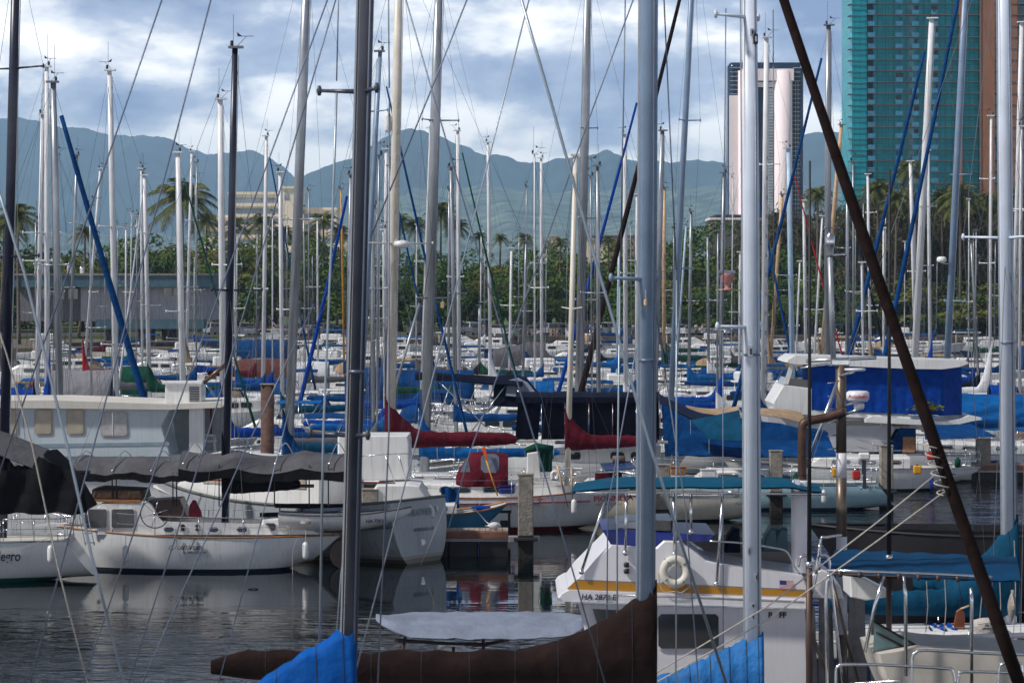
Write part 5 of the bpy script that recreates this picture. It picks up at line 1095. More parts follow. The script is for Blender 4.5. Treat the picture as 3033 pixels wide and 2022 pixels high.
text('PIONNELA', (X(1759, kp), yn - .02 + .12, Z(1485, kp)), .26, M_redink, T, bold=.009, tilt=.045, sx=1.12, rz=-.02); text('HONOLULU  HI.', (X(1765, kp), yn + .10, Z(1499, kp)), .145, M_redink, T, tilt=.04, sx=1.15, rz=-.02)
b = MB(); n = 14
for i in range(n): xa, xb = lerp(1330, 1748, i / n), lerp(1330, 1748, (i + 1) / n); yy = lambda x: 1491 - 8 * ((x - 1330) / 418) ** 1.5; b.prism([P(xa, yy(xa), kp, -.05 + 0), P(xb, yy(xb), kp, -.05), P(xb, yy(xb) + 3, kp, -.05), P(xa, yy(xa) + 3, kp, -.05)], (0, .25, 0))
b.build('cove_stripe', M_redink, T)
b = MB(); cx, cz, s_ = X(1599, kp), Z(1478, kp), .088
for k in range(4):
    a = k * math.pi / 2 + math.pi / 4 * 0; u = Vector((math.cos(a), 0, math.sin(a))); v = Vector((-math.sin(a), 0, math.cos(a))); c = Vector((cx, yn - .03, cz)); b.prism([c, c + u * s_ + v * s_ * .45, c + u * s_ * .8, c + u * s_ - v * s_ * .45], (0, .02, 0))
b.build('cross_emblem', M_redink, T)
# dodger, solar panel and cockpit gear of the ketch
b = MB(); g = []
for i in range(9):
    a = math.pi * i / 8; g.append([Vector((X(x, Kp), 102.8 - 1.25 * math.cos(a) * w_, Z(y0, Kp) + (Z(y1, Kp) - Z(y0, Kp)) * math.sin(a) ** .55)) for x, y0, y1, w_ in ((1352, 1432, 1404, .8), (1378, 1432, 1360, .9), (1400, 1432, 1338, .92), (1450, 1432, 1336, .92), (1505, 1432, 1344, .9))])
b.sheet(g, .03); dg_ = b.build('spray_dodger', M_maroon, T)
b = MB(); prof(b, [(1362, 1400), (1378, 1362), (1386, 1360), (1392, 1400)], kp, yn + .55, .02, inset=0); b.build('dodger_window', M_ltarp, dg_)
b = MB(); prof(b, rrect(1424, 1478, 1346, 1402, 10), kp, yn + .48, .02, inset=0); b.build('dodger_window', M_ltarp, dg_)
t = thing('solar_panel', 'tilted blue solar panel on the stern of the white ketch', 'solar panel', P(1830, 1385, kp)); b = MB(); c = [P(1779, 1378, kp, .6), P(1792, 1394, kp, -.3), P(1883, 1387, kp, -.3), P(1868, 1371, kp, .6)]; b.prism(c, (0, 0, .04)); b.build('panel', mat('solar_cells', (.02, .05, .14), .2, var=.3, vs=8), t)
for i in range(7): u = (i + .5) / 7; MB().tube([c[0].lerp(c[3], u) + Vector((0, 0, .05)), c[1].lerp(c[2], u) + Vector((0, 0, .05))], .006, 4).build('cell_line', M_steel, t)
MB().tube([P(1830, 1390, kp, .1), P(1806, 1440, kp, .2)], .02, 5).build('stand', M_steel, t); MB().tube([P(1842, 1390, kp, .1), P(1862, 1440, kp, .2)], .02, 5).build('stand', M_steel, t)
b = MB(); prof(b, [(1762, 1440), (1764, 1404), (1844, 1400), (1844, 1432)], kp, yn + .5, .06, inset=.01); b.build('weather_cloth', M_maroon, T)
t = thing('barrel', 'rusty brown barrel grill on the stern rail of the white ketch', 'barrel grill', P(1835, 1360, kp)); MB().lathe([(.05, -.25), (.13, -.23), (.13, .2), (.05, .22)], P(1836, 1362, kp, .5), 'X', 12).build('drum', mat('rusty_steel', (.14, .10, .085), .7, .4), t); MB().tube([P(1836, 1370, kp, .5), P(1836, 1392, kp, .5)], .02, 5).build('stand', M_steel, t)
t = thing('dinghy_roll', 'dark green netting bundle hung in the rigging of the white ketch', 'net bundle', P(1615, 1350, kp)); MB().tube([P(1555, 1336, kp, .5), P(1590, 1326, kp, .5), P(1640, 1330, kp, .5)], [.1, .16, .1], 10).build('roll', M_green, t); b = MB(); b.sheet([[P(1600 + i * 6, 1330 + v * 66, kp, .5 + .08 * math.sin(i * 2 + v)) for v in (0, .33, .66, 1)] for i in range(7)], .04); b.build('hanging_net', M_green, t)
b = MB(); prof(b, [(1560, 1400), (1562, 1345), (1596, 1340), (1602, 1400), (1606, 1425), (1556, 1425)], kp, yn + 1.0, 1.0, inset=.06); b.build('companionway_hood', M_gelcoat, T)
t = thing('life_sling', 'white horseshoe buoy on the rail of the white ketch', 'buoy', P(1644, 1410, kp)); MB().tube(cat_rom([P(1637, 1420, kp, .1), P(1636, 1402, kp, .1), P(1644, 1397, kp, .1), P(1652, 1402, kp, .1), P(1651, 1420, kp, .1)], 4), .07, 8).build('foam', M_gelcoat, t); MB().box(P(1644, 1421, kp, .1), (.2, .1, .03)).build('strap', M_blue, t)
t = thing('leeboard_paddle', 'orange bladed yellow oar standing in the cockpit of the white ketch', 'oar', P(1445, 1440, kp)); MB().tube([P(1474, 1470, kp, .3), P(1440, 1365, kp, .3)], .025, 6).build('shaft', M_yellow, t); b = MB(); prof(b, [(1436, 1352), (1424, 1328), (1432, 1324), (1438, 1326), (1444, 1362), (1438, 1366)], kp, yn + .3, .04, inset=.01); b.build('blade', M_orange, t)
for i, (x0, y0, x1, y1) in enumerate(((1650, 1376, 1682, 1500), (1692, 1386, 1698, 1502))):
    t = thing('boarding_plank', ('left' if i == 0 else 'right') + ' pale wooden prop with a drilled black strap on the side of the white ketch', 'prop', P(x0, y0, kp)); MB().tube([P(x0, y0, kp, -.15), P(lerp(x0, x1, .65), lerp(y0, y1, .65), kp, -.15)], .035, 6).build('pole', M_woodmast, t); MB().box((P(lerp(x0, x1, .65), lerp(y0, y1, .65), kp, -.15) + P(x1, y1, kp, -.15)) / 2, (.07, .03, .55), rot=(P(x0, y0, kp) - P(x1, y1, kp)).to_track_quat('Z', 'Y').to_matrix()).build('strap', M_black, t)
rd = thing('radar_reflector', 'white fender-shaped radar reflector high on the cream mast', 'radar reflector', P(1148, 364, Kp)); c = P(1149, 364, Kp); MB().lathe([(.02, -.36), (.10, -.33), (.13, -.24), (.13, .24), (.10, .33), (.02, .36)], c, n=14).build('canister', M_gelcoat, rd); MB().tube([c, c + Vector((.25, 0, 0))], .02, 5).build('bracket', M_steel, rd)
rd = thing('radar_dome', 'white radar dome on a bracket beside the cream mast of the ketch', 'radar', P(1188, 725, Kp)); c = P(1190, 722, Kp); MB().lathe([(.02, -.12), (.26, -.12), (.31, -.03), (.29, .08), (.02, .14)], c, n=18).build('dome', M_gelcoat, rd); MB().tube([c + Vector((-.3, 0, -.13)), c + Vector((.2, 0, -.13))], .03, 5).build('bracket', M_steel, rd)
# ---------------------------------------------------------------- more named hulls on the right
def named(label, px_st, K, L_, hull, h, fs, fm, rs, bs, txt=None, name='sloop', kst=.12, cover=None, mast=None, reserve_w=3.4, B=3.2, cab=.5, bootcol=None):
    d = F / K + 1.6; Kc = F / d; x = X(px_st, Kc); dirb = 1 if math.cos(h) > 0 else -1; reserve(min(x, x + L_ * dirb) - .3, max(x, x + L_ * dirb) + .3, d, reserve_w)
    T = thing(name, label, 'sailboat', (x, d, 0)); Hh = Hull(Vector((x, d, 0)), h, 0, L_, B, fs, fm, fm + .35, bs=bs, kst=kst, rs=rs); Hh.mesh('hull', HUL[hull], T); Hh.deck(T); Hh.rail(T, M_steel, .03); Hh.lifeline(T); Hh.pulpit(T, True); Hh.house(T, L_ * .28, L_ * .68, cab, .6, win=3, wh=.16)
    return T, Hh, d
T, Hh, d = named('pale blue sloop with a dark name on its rounded transom by the brown post', 2596, 76.5, 10.5, 'pale', math.pi - .12, 1.05, 1.05, -.75, .60, cab=.45)
tn = Hh.l if Hh.l.x > 0 else -Hh.l; text('PAI NUI', (X(2566, F / (d - 1.02)), d - 1.06, Z(1448, F / (d - 1.02))), .19, M_ink, T, bold=.003)
b = MB(); prof(b, [(2270, 1437), (2540, 1437), (2540, 1440), (2270, 1440)], F / (d - 1.63), d - 1.62, .02, inset=0); b.build('stripe', M_blue, T)
t = thing('outboard_motor', 'outboard motor with a white cowling hung over the pale blue transom', 'outboard motor', P(2560, 1350, 76)); c = P(2561, 1352, 76.6, .2); MB().box(c, (.46, .30, .30), bev=.07).build('cowling', M_gelcoat, t); MB().box(c + Vector((0, 0, -.42)), (.16, .16, .55), bev=.03).build('leg', M_navy, t); MB().box(c + Vector((.02, 0, -.98)), (.13, .12, .55), bev=.03).build('lower_unit', M_navy, t); MB().lathe([(.02, -.03), (.1, 0), (.02, .03)], c + Vector((-.1, 0, -1.22)), 'X', 8).build('propeller', M_steel, t)
t = thing('fuel_can', 'red plastic fuel can on the stern of the pale blue sloop', 'fuel can', P(2540, 1412, 76.4)); c = P(2540, 1408, 76.4, .4); MB().box(c, (.30, .22, .36), bev=.05).build('body', mat('red_plastic', (.45, .015, .015), .4), t); MB().lathe([(.04, 0), (.04, .08)], c + Vector((.06, 0, .17)), n=8).build('cap', M_black, t)
T, Hh, d = named('cream sloop with a faint green name, stern first beside the concrete pile in the centre', 2188, 80.5, 9.0, 'cream', math.pi - .10, .95, .98, -.70, .6); 
[text(s_, (X(2150, F / (d - .9)), d - 1.0, Z(y_, F / (d - .9))), .19, mat('green_lettering', (.10, .16, .10), .6), T) for s_, y_ in (('SUNDAY', 1474), ('GROOVE', 1494))]
T, Hh, d = named('light grey sloop on the right whose stern letters end in AS', 2888, 69.5, 11.0, 'white', math.pi + .10, .92, .95, 1.5, .55, kst=.30)
text('AS', (X(2670, F / (d - 1.6)), d - 1.66, Z(1424, F / (d - 1.6))), .27, mat('bronze_lettering', (.18, .13, .08), .6), T, align='RIGHT', bold=.006); b = MB(); prof(b, [(2640, 1403), (2830, 1402), (2830, 1405), (2640, 1406)], F / (d - 1.62), d - 1.6, .02, inset=0); b.build('stripe', M_blue, T)
for x in (2688, 2689): b = MB(); b.lathe([(.0, -.02), (.045, -.02), (.045, 0)], P(x, 1426 if x == 2688 else 1439, F / (d - 1.6), -.02), 'Y', 10); b.build('through_hull', M_steel, T)
T, Hh, d = named('white hull with a dark red stripe cut by the right edge, above the low dock', 2985, 62.0, 11.0, 'white', .06, 1.25, 1.2, .4, .7)
# ---------------------------------------------------------------- white trawler with royal blue flybridge curtains
reserve(X(2240, 67), X(2960, 67), 128, 4.4)
def trawler():
    d = 125.8; K = F / d; T = thing('trawler', 'big white trawler with royal blue curtains all round its flybridge and a white hardtop', 'trawler', (X(2600, K), d + 2, 0))
    b = MB(); prof(b, [(2330, 1064), (2350, 1052), (2860, 1068), (2868, 1076), (2842, 1086), (2790, 1093), (2700, 1092), (2340, 1077), (2326, 1072)], K, d - .3, 4.2, inset=.06); b.build('hardtop', M_gelcoat, T)
    b = MB(); n = 60; g = []
    pth = [(2404, 0), (2790, 0), (2868, 1.6), (2872, 3.8)]
    for i in range(n + 1):
        t = i / n; x, y = (lerp(2404, 2790, t / .7), 0) if t < .7 else (lerp(2790, 2868, (t - .7) / .15), lerp(0, 1.8, (t - .7) / .15)) if t < .85 else (2868, lerp(1.8, 3.8, (t - .85) / .15))
        yb = lerp(1214, 1236, t); r_ = .035 * math.sin(i * 1.9) + .03 * math.sin(i * .7)
        g.append([Vector((X(x, K), d + y + r_ * v, lerp(Z(1078, K), Z(yb, K), v))) for v in (0, .3, .6, .9, 1)])
    b.sheet(g, .01); b.build('flybridge_curtain', M_bluef, T); 
    b = MB(); prof(b, [(2404, 1214), (2404, 1080), (2408, 1080), (2408, 1214)], K, d + .1, 3.8); b.build('forward_curtain', M_bluef, T)
    b = MB(); prof(b, [(2288, 1195), (2320, 1140), (2404, 1150), (2404, 1213), (2560, 1226), (2700, 1234), (2700, 1244), (2420, 1232), (2300, 1222)], K, d + .05, 3.9, inset=.05); b.build('flybridge_coaming', M_gelcoat, T)
    b = MB(); prof(b, [(2322, 1138), (2344, 1072), (2356, 1072), (2336, 1138)], K, d + .2, .12, inset=0); b.build('windscreen_post', M_gelcoat, T); b = MB(); prof(b, [(2322, 1140), (2334, 1120), (2402, 1126), (2402, 1150)], K, d + .3, 3, inset=0); b.build('windscreen', M_glass, T)
    b = MB(); prof(b, [(2560, 1240), (2580, 1232), (2800, 1248), (2848, 1240), (2872, 1230), (2905, 1236), (2908, 1242), (2880, 1246), (2840, 1256), (2800, 1262), (2560, 1250)], K, d - .2, 4.2, inset=.04); b.build('boat_deck', M_gelcoat, T)
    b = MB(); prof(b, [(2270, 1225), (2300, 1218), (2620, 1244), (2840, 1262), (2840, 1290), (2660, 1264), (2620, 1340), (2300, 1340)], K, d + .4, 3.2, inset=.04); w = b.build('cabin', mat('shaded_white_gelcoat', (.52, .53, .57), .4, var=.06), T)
    window(w, 2490, 2612, 1246, 1262, K, d + .4, fr=2, r=6, fm=M_gelcoat); window(w, 2644, 2700, 1252, 1268, K, d + .4, fr=2, r=6, fm=M_gelcoat)
    b = MB(); prof(b, [(2620, 1342), (2668, 1268), (2716, 1270), (2716, 1342)], K, d + .3, 3, inset=.03); b.build('side_cloth', M_blue, T); b = MB(); prof(b, [(2676, 1342), (2676, 1294), (2712, 1294), (2712, 1342)], K, d + .2, .1); b.build('cabin_door', M_teak, T)
    Hh = Hull(Vector((X(2880, K), 128, 0)), math.pi, 0, 9.4, 4.0, 1.1, 1.25, 2.1, bs=.85, kst=-.2, rs=-.1); Hh.mesh('hull', HUL['white'], T); Hh.deck(T); Hh.lifeline(T)
    t = thing('potted_plant', 'bushy green potted plant at the after edge of the trawler boat deck', 'plant', P(2740, 1242, K)); q = P(2742, 1242, K, -.2); MB().lathe([(.16, 0), (.24, .22), (.25, .3), (.02, .3)], q, n=12).build('pot', M_green, t); b = MB(); rr = random.Random(4)
    for _ in range(260): p = q + Vector((rr.gauss(0, .28), rr.gauss(0, .22), .42 + abs(rr.gauss(0, .17)))); u = Vector((rr.gauss(0, 1), rr.gauss(0, 1), rr.gauss(.5, 1))).normalized() * .10; v = u.orthogonal().normalized() * .04; b.add([p - u, p + v, p + u, p - v], [(0, 1, 2, 3)])
    b.build('foliage', M_leaf[1], t)
trawler()
# steel mast of the sportfisher with radars is in the foreground part; here the navy awning boat
reserve(X(1500, 71), X(1990, 71), 121, 4.0)
def awning_boat():
    d = 119.0; K = F / d; T = thing('motor_yacht', 'white motor yacht wrapped in dark navy canvas panels behind the maroon covers', 'motor yacht', (X(1740, K), d + 2, 0))
    b = MB(); b.sheet([[Vector((X(lerp(1528, 1958, i / 20), K), d + 3.4 * v, Z(1176, K) + .16 * math.sin(math.pi * v) + .01 * math.sin(i))) for v in (0, .25, .5, .75, 1)] for i in range(21)], .03); b.build('awning_roof', M_dnavy, T)
    b = MB(); b.sheet([[Vector((X(lerp(1528, 1958, i / 40), K), d - .02 + .012 * math.sin(i * 2.3), Z(lerp(1176, 1192, v), K))) for v in (0, 1)] for i in range(41)], .02); b.build('valence', M_dnavy, T)
    for i in range(6):
        xa, xb = lerp(1534, 1955, i / 6), lerp(1534, 1955, (i + 1) / 6); b = MB(); b.sheet([[Vector((X(lerp(xa, xb - 2, j / 6) - (8 * v if i == 0 else 0), K), d + .08 + .03 * math.sin(j * 1.3 + i), Z(lerp(1193, 1300, v), K))) for v in (0, .5, 1)] for j in range(7)], .02); b.build('side_panel', mat('black_navy_mesh', (.003, .004, .011), .9, spec=.08, var=.3), T); MB().tube([Vector((X(xb, K), d + .02, Z(1193, K))), Vector((X(xb, K), d + .02, Z(1310, K)))], .015, 5).build('awning_pole', M_steel, T)
    b = MB(); prof(b, [(1560, 1420), (1560, 1330), (1960, 1322), (1960, 1420)], K, d + .6, 2.8, inset=.04); w = b.build('cabin', M_gelcoat, T); 
    for x in (1600, 1680, 1810, 1870): window(w, x, x + 40, 1340, 1362, K, d + .6, fr=2, r=5)
    Hh = Hull(Vector((X(1985, K), 121, 0)), math.pi, 0, 8.4, 3.8, 1.3, 1.3, 2.0, bs=.85, kst=-.2, rs=-.1); Hh.mesh('hull', HUL['white'], T); Hh.deck(T)
awning_boat()
def cloth(name, label, corners, K, dep, m, cat='canvas cover', sag=.2, nx=14, ny=8, wob=.04, seed=0, frame=None):
    """draped cloth through four pixel corners (near-left, near-right, far-right, far-left) with sag"""
    d = F / K; c = [P(*corners[0], K), P(*corners[1], K), P(*corners[2], K, dep), P(*corners[3], K, dep)]; T = thing(name, label, cat, sum(c, Vector()) / 4); g = []
    for i in range(nx + 1):
        u = i / nx; row = []
        for j in range(ny + 1):
            v = j / ny; p = (c[0] * (1 - u) + c[1] * u) * (1 - v) + (c[3] * (1 - u) + c[2] * u) * v; p.z -= sag * 4 * u * (1 - u) * (.4 + .6 * math.sin(math.pi * v)); p += Vector((0, 1, .6)) * wob * noise.noise(Vector((u * 5, v * 4, seed))); row.append(p)
        g.append(row)
    MB().sheet(g, .02).build('cloth', m, T)
    for k in range(4): MB().tube([c[k], c[k] - Vector((0, 0, .55))], .012, 4).build('corner_line', M_rope, T)
    return T
cloth('tarpaulin', 'slate blue tarpaulin sagging down to the right from the navy canvas boat', [(1952, 1188), (2215, 1300), (2190, 1262), (1962, 1172)], 75.5, 2.6, mat('slate_blue_canvas', (.016, .026, .06), .8, spec=.1, var=.25, vs=2, bump=.4, bs=4), 'tarpaulin', .35, seed=1)
cloth('tarpaulin', 'long dark blue tarpaulin hanging under the tan cover left of the rusty pipe', [(1990, 1345), (2480, 1352), (2470, 1285), (2060, 1230)], 74.0, 3.0, M_blue, 'tarpaulin', .12, seed=2, wob=.10)
cloth('tarpaulin', 'upright dark blue side cloth behind the pale foreground mast', [(1970, 1350), (2470, 1350), (2455, 1280), (1960, 1200)], 73.0, .4, M_blue, 'tarpaulin', .05, seed=5, wob=.25)
cloth('tarpaulin', 'teal blue peaked tarpaulin between the slate cloth and the thick pale mast', [(2100, 1300), (2200, 1305), (2196, 1216), (2050, 1246)], 76.5, 1.0, M_teal, 'tarpaulin', .05, seed=3)
cloth('tarpaulin', 'tan tarpaulin sagging above the blue cloths left of the thick pale mast', [(2042, 1216), (2196, 1222), (2196, 1208), (2040, 1206)], 70.5, 2.0, M_tan, 'tarpaulin', .30, seed=4)
cloth('tarpaulin', 'tan tarpaulin right of the thick pale mast above the long blue cloth', [(2255, 1228), (2392, 1256), (2388, 1226), (2256, 1214)], 69.5, 2.0, M_tan, 'tarpaulin', -.12, seed=7)
cloth('tarpaulin', 'bright blue awning stretched low at the far right behind the wide white mast', [(2862, 1270), (3090, 1275), (3090, 1172), (2862, 1172)], 63.5, 2.4, M_blue2, 'tarpaulin', .04, seed=8, wob=.10)
cloth('tarpaulin', 'dark blue awning under the trawler stern deck', [(2740, 1300), (2950, 1290), (2900, 1262), (2760, 1264)], 70, 2.4, M_blue, 'tarpaulin', .08, seed=9)
t = thing('cockpit_awning', 'long dark navy awning on slanting poles left of the navy canvas yacht', 'awning', P(1400, 1120, 68)); K = 68
MB().sheet([[P(lerp(1232, 1548, i / 16), lerp(1112, 1132, (i / 16) ** 1.5) + 8 * (v == 0), K, 2.6 * v - 1.3) + Vector((0, 0, .16 * math.sin(math.pi * v))) for v in (0, .08, .35, .65, 1)] for i in range(17)], .03).build('canopy', M_dnavy, t)
for a, c in (((1300, 1125), (1440, 1260)), ((1340, 1128), (1290, 1260)), ((1500, 1135), (1400, 1270)), ((1530, 1135), (1560, 1265))): MB().tube([P(*a, K, -1.2), P(*c, K, -1.2)], .025, 6).build('awning_pole', M_steel, t)
t = thing('spray_hood', 'domed navy spray hood with a big grey window left of the navy canvas yacht', 'spray hood', P(1520, 1150, 68)); g = []
for i in range(11):
    a = math.pi * i / 10; g.append([P(x, lerp(yb, yt, math.sin(a) ** .6), K, -1.1 * math.cos(a)) for x, yb, yt in ((1600, 1205, 1168), (1560, 1200, 1118), (1520, 1200, 1108), (1478, 1198, 1112), (1462, 1198, 1120))])
h_ = MB().sheet(g, .03).build('hood', M_dnavy, t); MB().prism([P(1498, 1168, K, -1.2), P(1503, 1124, K, -.9), P(1535, 1116, K, -.8), P(1562, 1130, K, -.8), P(1592, 1166, K, -1.1), P(1540, 1172, K, -1.2)], (0, .02, 0)).build('hood_window', M_ltarp, h_)
def tent(label, pts, K, dep, m, ridge=None, name='boat_cover', cat='boat cover', folds=.05, hull=None, end=None):
    """boat under a fitted canvas cover: silhouette pushed back with a rounded, wrinkled top"""
    d = F / K; cx = sum(p[0] for p in pts) / len(pts); x0 = min(p[0] for p in pts); x1 = max(p[0] for p in pts); L_ = (x1 - x0) / K
    K = alloc(x0, x1, K, dep + .6); d = F / K; T = thing(name, label, cat, (X(cx, K), d, 0)); ybot = max(p[1] for p in pts); up = sorted([p for p in pts], key=lambda p: p[0])
    def top(px):
        for a, b_ in zip(up, up[1:]):
            if a[0] <= px <= b_[0]: return lerp(a[1], b_[1], (px - a[0]) / max(1e-6, b_[0] - a[0]))
        return up[-1][1]
    g = []; n = 22
    for i in range(n + 1):
        px = lerp(x0, x1, i / n); zt = min(Z(top(px), K), 3.3 if 'grey tarpaulin tent' not in label else 4.0); zb = min(zt - .2, 1.0); row = []
        for j in range(11):
            a = math.pi * j / 10; y = -dep / 2 * math.cos(a) * (1 if 0 < i < n else .9); z = zb + (zt - zb) * math.sin(a) ** .45; w = folds * noise.noise(Vector((px * .035, j * .8, K)))
            row.append(Vector((X(px, K), d + y + w * 2, z + w)))
        g.append(row)
    MB().sheet(g, .02).build('canvas', m, T)
    if end: MB().add(g[-1], [tuple(range(11))]).build('end_panel', end, T)
    Hh = Hull(Vector((X(x1, K) + .3, d, 0)), math.pi, 0, L_ + 1.2, dep, 1.05, 1.0, 1.4, bs=.8, kst=-.1, rs=-.1); Hh.mesh('hull', HUL[hull or 'white'], T, 12, 5); return T
# near and mid distance covered boats (silhouette tops in photograph pixels)
tent('motor boat under a big grey tarpaulin tent with a dark green end panel', [(150, 1042), (230, 1040), (330, 1040), (338, 1050)], 53, 3.6, mat('dove_grey_tarp', (.20, .20, .225), .85, var=.15, vs=1.2, bump=.6, bs=3), end=M_green, folds=.10)
tent('boat under a royal blue tarpaulin at the left edge beyond the houseboat roof', [(-60, 1030), (20, 1040), (60, 1046), (105, 1056)], 56, 3.0, M_bluef, folds=.10)
tent('boat under a dark green cover right of the red lying sail', [(362, 1068), (400, 1070), (440, 1078)], 44, 2.4, M_green)
tent('tall boat under a big blue cover behind the striped flag', [(690, 980), (760, 984), (800, 980), (850, 978), (852, 990)], 30, 3.4, M_blue, folds=.10)
tent('boat under a rust red arched cover behind the wide grey mast', [(700, 1068), (760, 1052), (800, 1046), (850, 1056), (900, 1082), (930, 1090)], 40, 2.8, mat('rust_red_canvas', (.10, .025, .02), .8, var=.3, vs=2, bump=.5, bs=4))
tent('boat under a white pleated tarpaulin right of the rust red cover', [(872, 1050), (900, 1048), (968, 1050), (974, 1062)], 41.5, 2.4, M_wtarp)
tent('long boat under a deep blue cover in the centre behind the cream mast', [(1080, 1040), (1130, 1030), (1180, 1044), (1300, 1048), (1390, 1060), (1404, 1076)], 46, 3.0, M_blue, folds=.12)
tent('boat under a grey wedge shaped tarpaulin left of the navy furled sail', [(1460, 1034), (1530, 1022), (1590, 1006), (1614, 1004), (1616, 1020)], 31, 3.0, M_grey)
tent('low boat under a bright blue tarpaulin left of the cream mizzen', [(1545, 1096), (1600, 1100), (1642, 1102)], 52, 2.4, M_blue2)
tent('maroon peaked boat cover with three tent points behind the navy canvas boat', [(1735, 1166), (1790, 1140), (1812, 1112), (1830, 1146), (1852, 1124), (1856, 1160), (1868, 1138), (1886, 1170)], 58, 2.8, M_maroon)
tent('boat under a blue cover with a tan ridge behind the white hardtop', [(2560, 1028), (2640, 1018), (2700, 1020), (2780, 1014), (2800, 1022), (2806, 1044)], 45, 3.2, M_blue, folds=.10)
tent('boat under a wrinkled blue tarpaulin left of the trawler hardtop', [(2438, 1028), (2480, 1020), (2540, 1022), (2570, 1034)], 47, 3.0, M_blue, folds=.14)
tent('boat under a brown tan cover at the right edge behind the wide white mast', [(2990, 1070), (3012, 1090), (3060, 1120), (3110, 1130)], 58, 3.0, mat('ochre_brown_canvas', (.18, .085, .04), .85, var=.25, vs=2))
tent('boat under a blue cover at the right edge beyond the white sloops', [(3006, 962), (3060, 955), (3110, 970)], 33, 3.0, M_blue)
tent('small boat under a royal blue hood in front of the white racing sloop', [(2930, 1068), (2944, 1062), (2958, 1084), (2966, 1100)], 54, 2.0, M_bluef)
# ---------------------------------------------------------------- generic motor boats
def motorboat(label, px, K, L_, boom=1, canvas=None, fly=False, hard=False, group=None, hull='white', arch=True, seed=0, name='motor_boat'):
    rr = random.Random(seed + px); dirb = -boom; half = L_ / 2 * K; K = alloc(px - half, px + half, K, 3.0); d = F / K; h = (0 if dirb > 0 else math.pi) + rr.uniform(-.15, .15); x = X(px, K)
    T = thing(name, label, 'motor boat', (x, d, 0), group); Hh = Hull(Vector((x, d, 0)) , h, -L_ / 2, L_ / 2, L_ * .32, 1.0, 1.1, 1.6, bs=.88, kst=-.25, rs=-.1, rb=.9); Hh.mesh('hull', HUL[hull], T, 14, 6); Hh.deck(T)
    Hh.house(T, -L_ * .18, L_ * .30, .85, .72, slope=1.2, win=2, wh=.32); zt = 1.95; W = Hh.W
    b = MB(); wd = Hh.B * .30; b.prism([W(L_ * .02, -wd, zt - .1), W(L_ * .02, wd, zt - .1), W(-L_ * .03, wd * .9, zt + .55), W(-L_ * .03, -wd * .9, zt + .55)], Hh.e * -.03); b.build('windscreen', M_glass, T)
    if fly or hard:
        b = MB(); b.box(W(-L_ * .14, 0, 2.55), (L_ * .38, Hh.B * .72, .10), rz=h, bev=.04); b.build('hardtop', M_gelcoat, T)
        b = MB()
        for sx in (-.28, .02):
            for sy in (-1, 1): b.tube([W(L_ * sx, sy * wd, 1.2), W(L_ * sx, sy * wd, 2.52)], .03, 5)
        b.build('hardtop_legs', M_gelcoat, T)
    if fly: b = MB(); b.box(W(-L_ * .10, 0, 2.9), (L_ * .26, Hh.B * .6, .6), rz=h, bev=.12); b.build('flybridge', M_gelcoat, T)
    if canvas:
        b = MB(); z0 = 3.55 if fly else 2.75; g = [[W(-L_ * .16 + dx_ * L_ * .16, wd * 1.1 * t_, z0 + .14 * (1 - t_ * t_)) for dx_ in (-1, -.3, .4, 1)] for t_ in (-1, -.5, 0, .5, 1)]; b.sheet(g, .03); b.build('bimini', COV[canvas], T)
        b = MB()
        for sy in (-1, 1):
            for dx_ in (-.3, 0.0): b.tube([W(L_ * -.16, sy * wd, 1.1), W(L_ * (-.16 + dx_ * .5), sy * wd * 1.08, z0)], .02, 5)
        b.build('bimini_frame', M_steel, T)
    Hh.pulpit(T); return T
G_M = 'motor boats berthed in the marina'
for i, a in enumerate([
    ('white cabin cruiser with a radar arch below the boathouse on the left', 225, 32, 9, -1, 'white', False, True), ('white open boat with blue bimini beside the left edge', 70, 47, 7.5, 1, 'blue2', False, False), ('cream pilothouse boat with slanted front windows left of the dark foreground mast', 965, 50, 7.0, 1, None, False, True),
    ('white flybridge cruiser behind the maroon tent points', 1810, 47, 9.5, 1, 'blue', True, False), ('white cruiser with blue bimini right of the cream mizzen', 1740, 37, 8, -1, 'blue2', False, True), ('white cruiser behind the navy furled sail', 1560, 39, 9, 1, None, True, False), ('white runabout right of the tan pile of gear in the centre', 1330, 36, 7, 1, 'blue', False, False),
    ('white sport boat in the gap left of the pink lamp mast', 2060, 40, 8, -1, 'blue2', False, True), ('white flybridge boat right of the pink lamp mast', 2190, 46, 9, 1, 'blue', True, False), ('white hardtop cruiser behind the black diagonal sail on the right', 2660, 29, 9, 1, 'blue', True, False), ('white cruiser with navy bimini far right near the ironwoods', 2960, 29, 9.5, -1, 'navy', True, False),
    ('white motor boat behind the trawler curtains on the right', 2890, 52, 8, 1, None, False, True), ('small white cuddy boat left of the wide grey mast', 720, 50, 7, -1, 'blue', False, False), ('white hardtop boat in front of the boathouse doorways', 470, 33, 8, 1, None, False, True), ('white cruiser with green bimini left of the tallest thin mast', 395, 36, 8, -1, 'green', False, False),
    ('white cruiser with teal bimini behind the rust red cover', 640, 38, 8.5, 1, 'teal', True, False), ('white boat with its cockpit open, right of the navy bimini', 1470, 58, 7.5, 1, None, False, False), ('white fishing boat with hardtop beyond the blue centre cover', 1210, 33, 8.5, -1, None, False, True), ('white cruiser nearest the sea wall left of centre', 1010, 28, 9, 1, 'blue', True, False),
    ('pale cuddy boat beyond the timber pile', 830, 58, 7.0, 1, 'blue2', False, False)]):
    motorboat(a[0], a[1], a[2], a[3], a[4], a[5], a[6], a[7], G_M, seed=i)
# ---------------------------------------------------------------- sailboats placed by their masts
S = sailboat
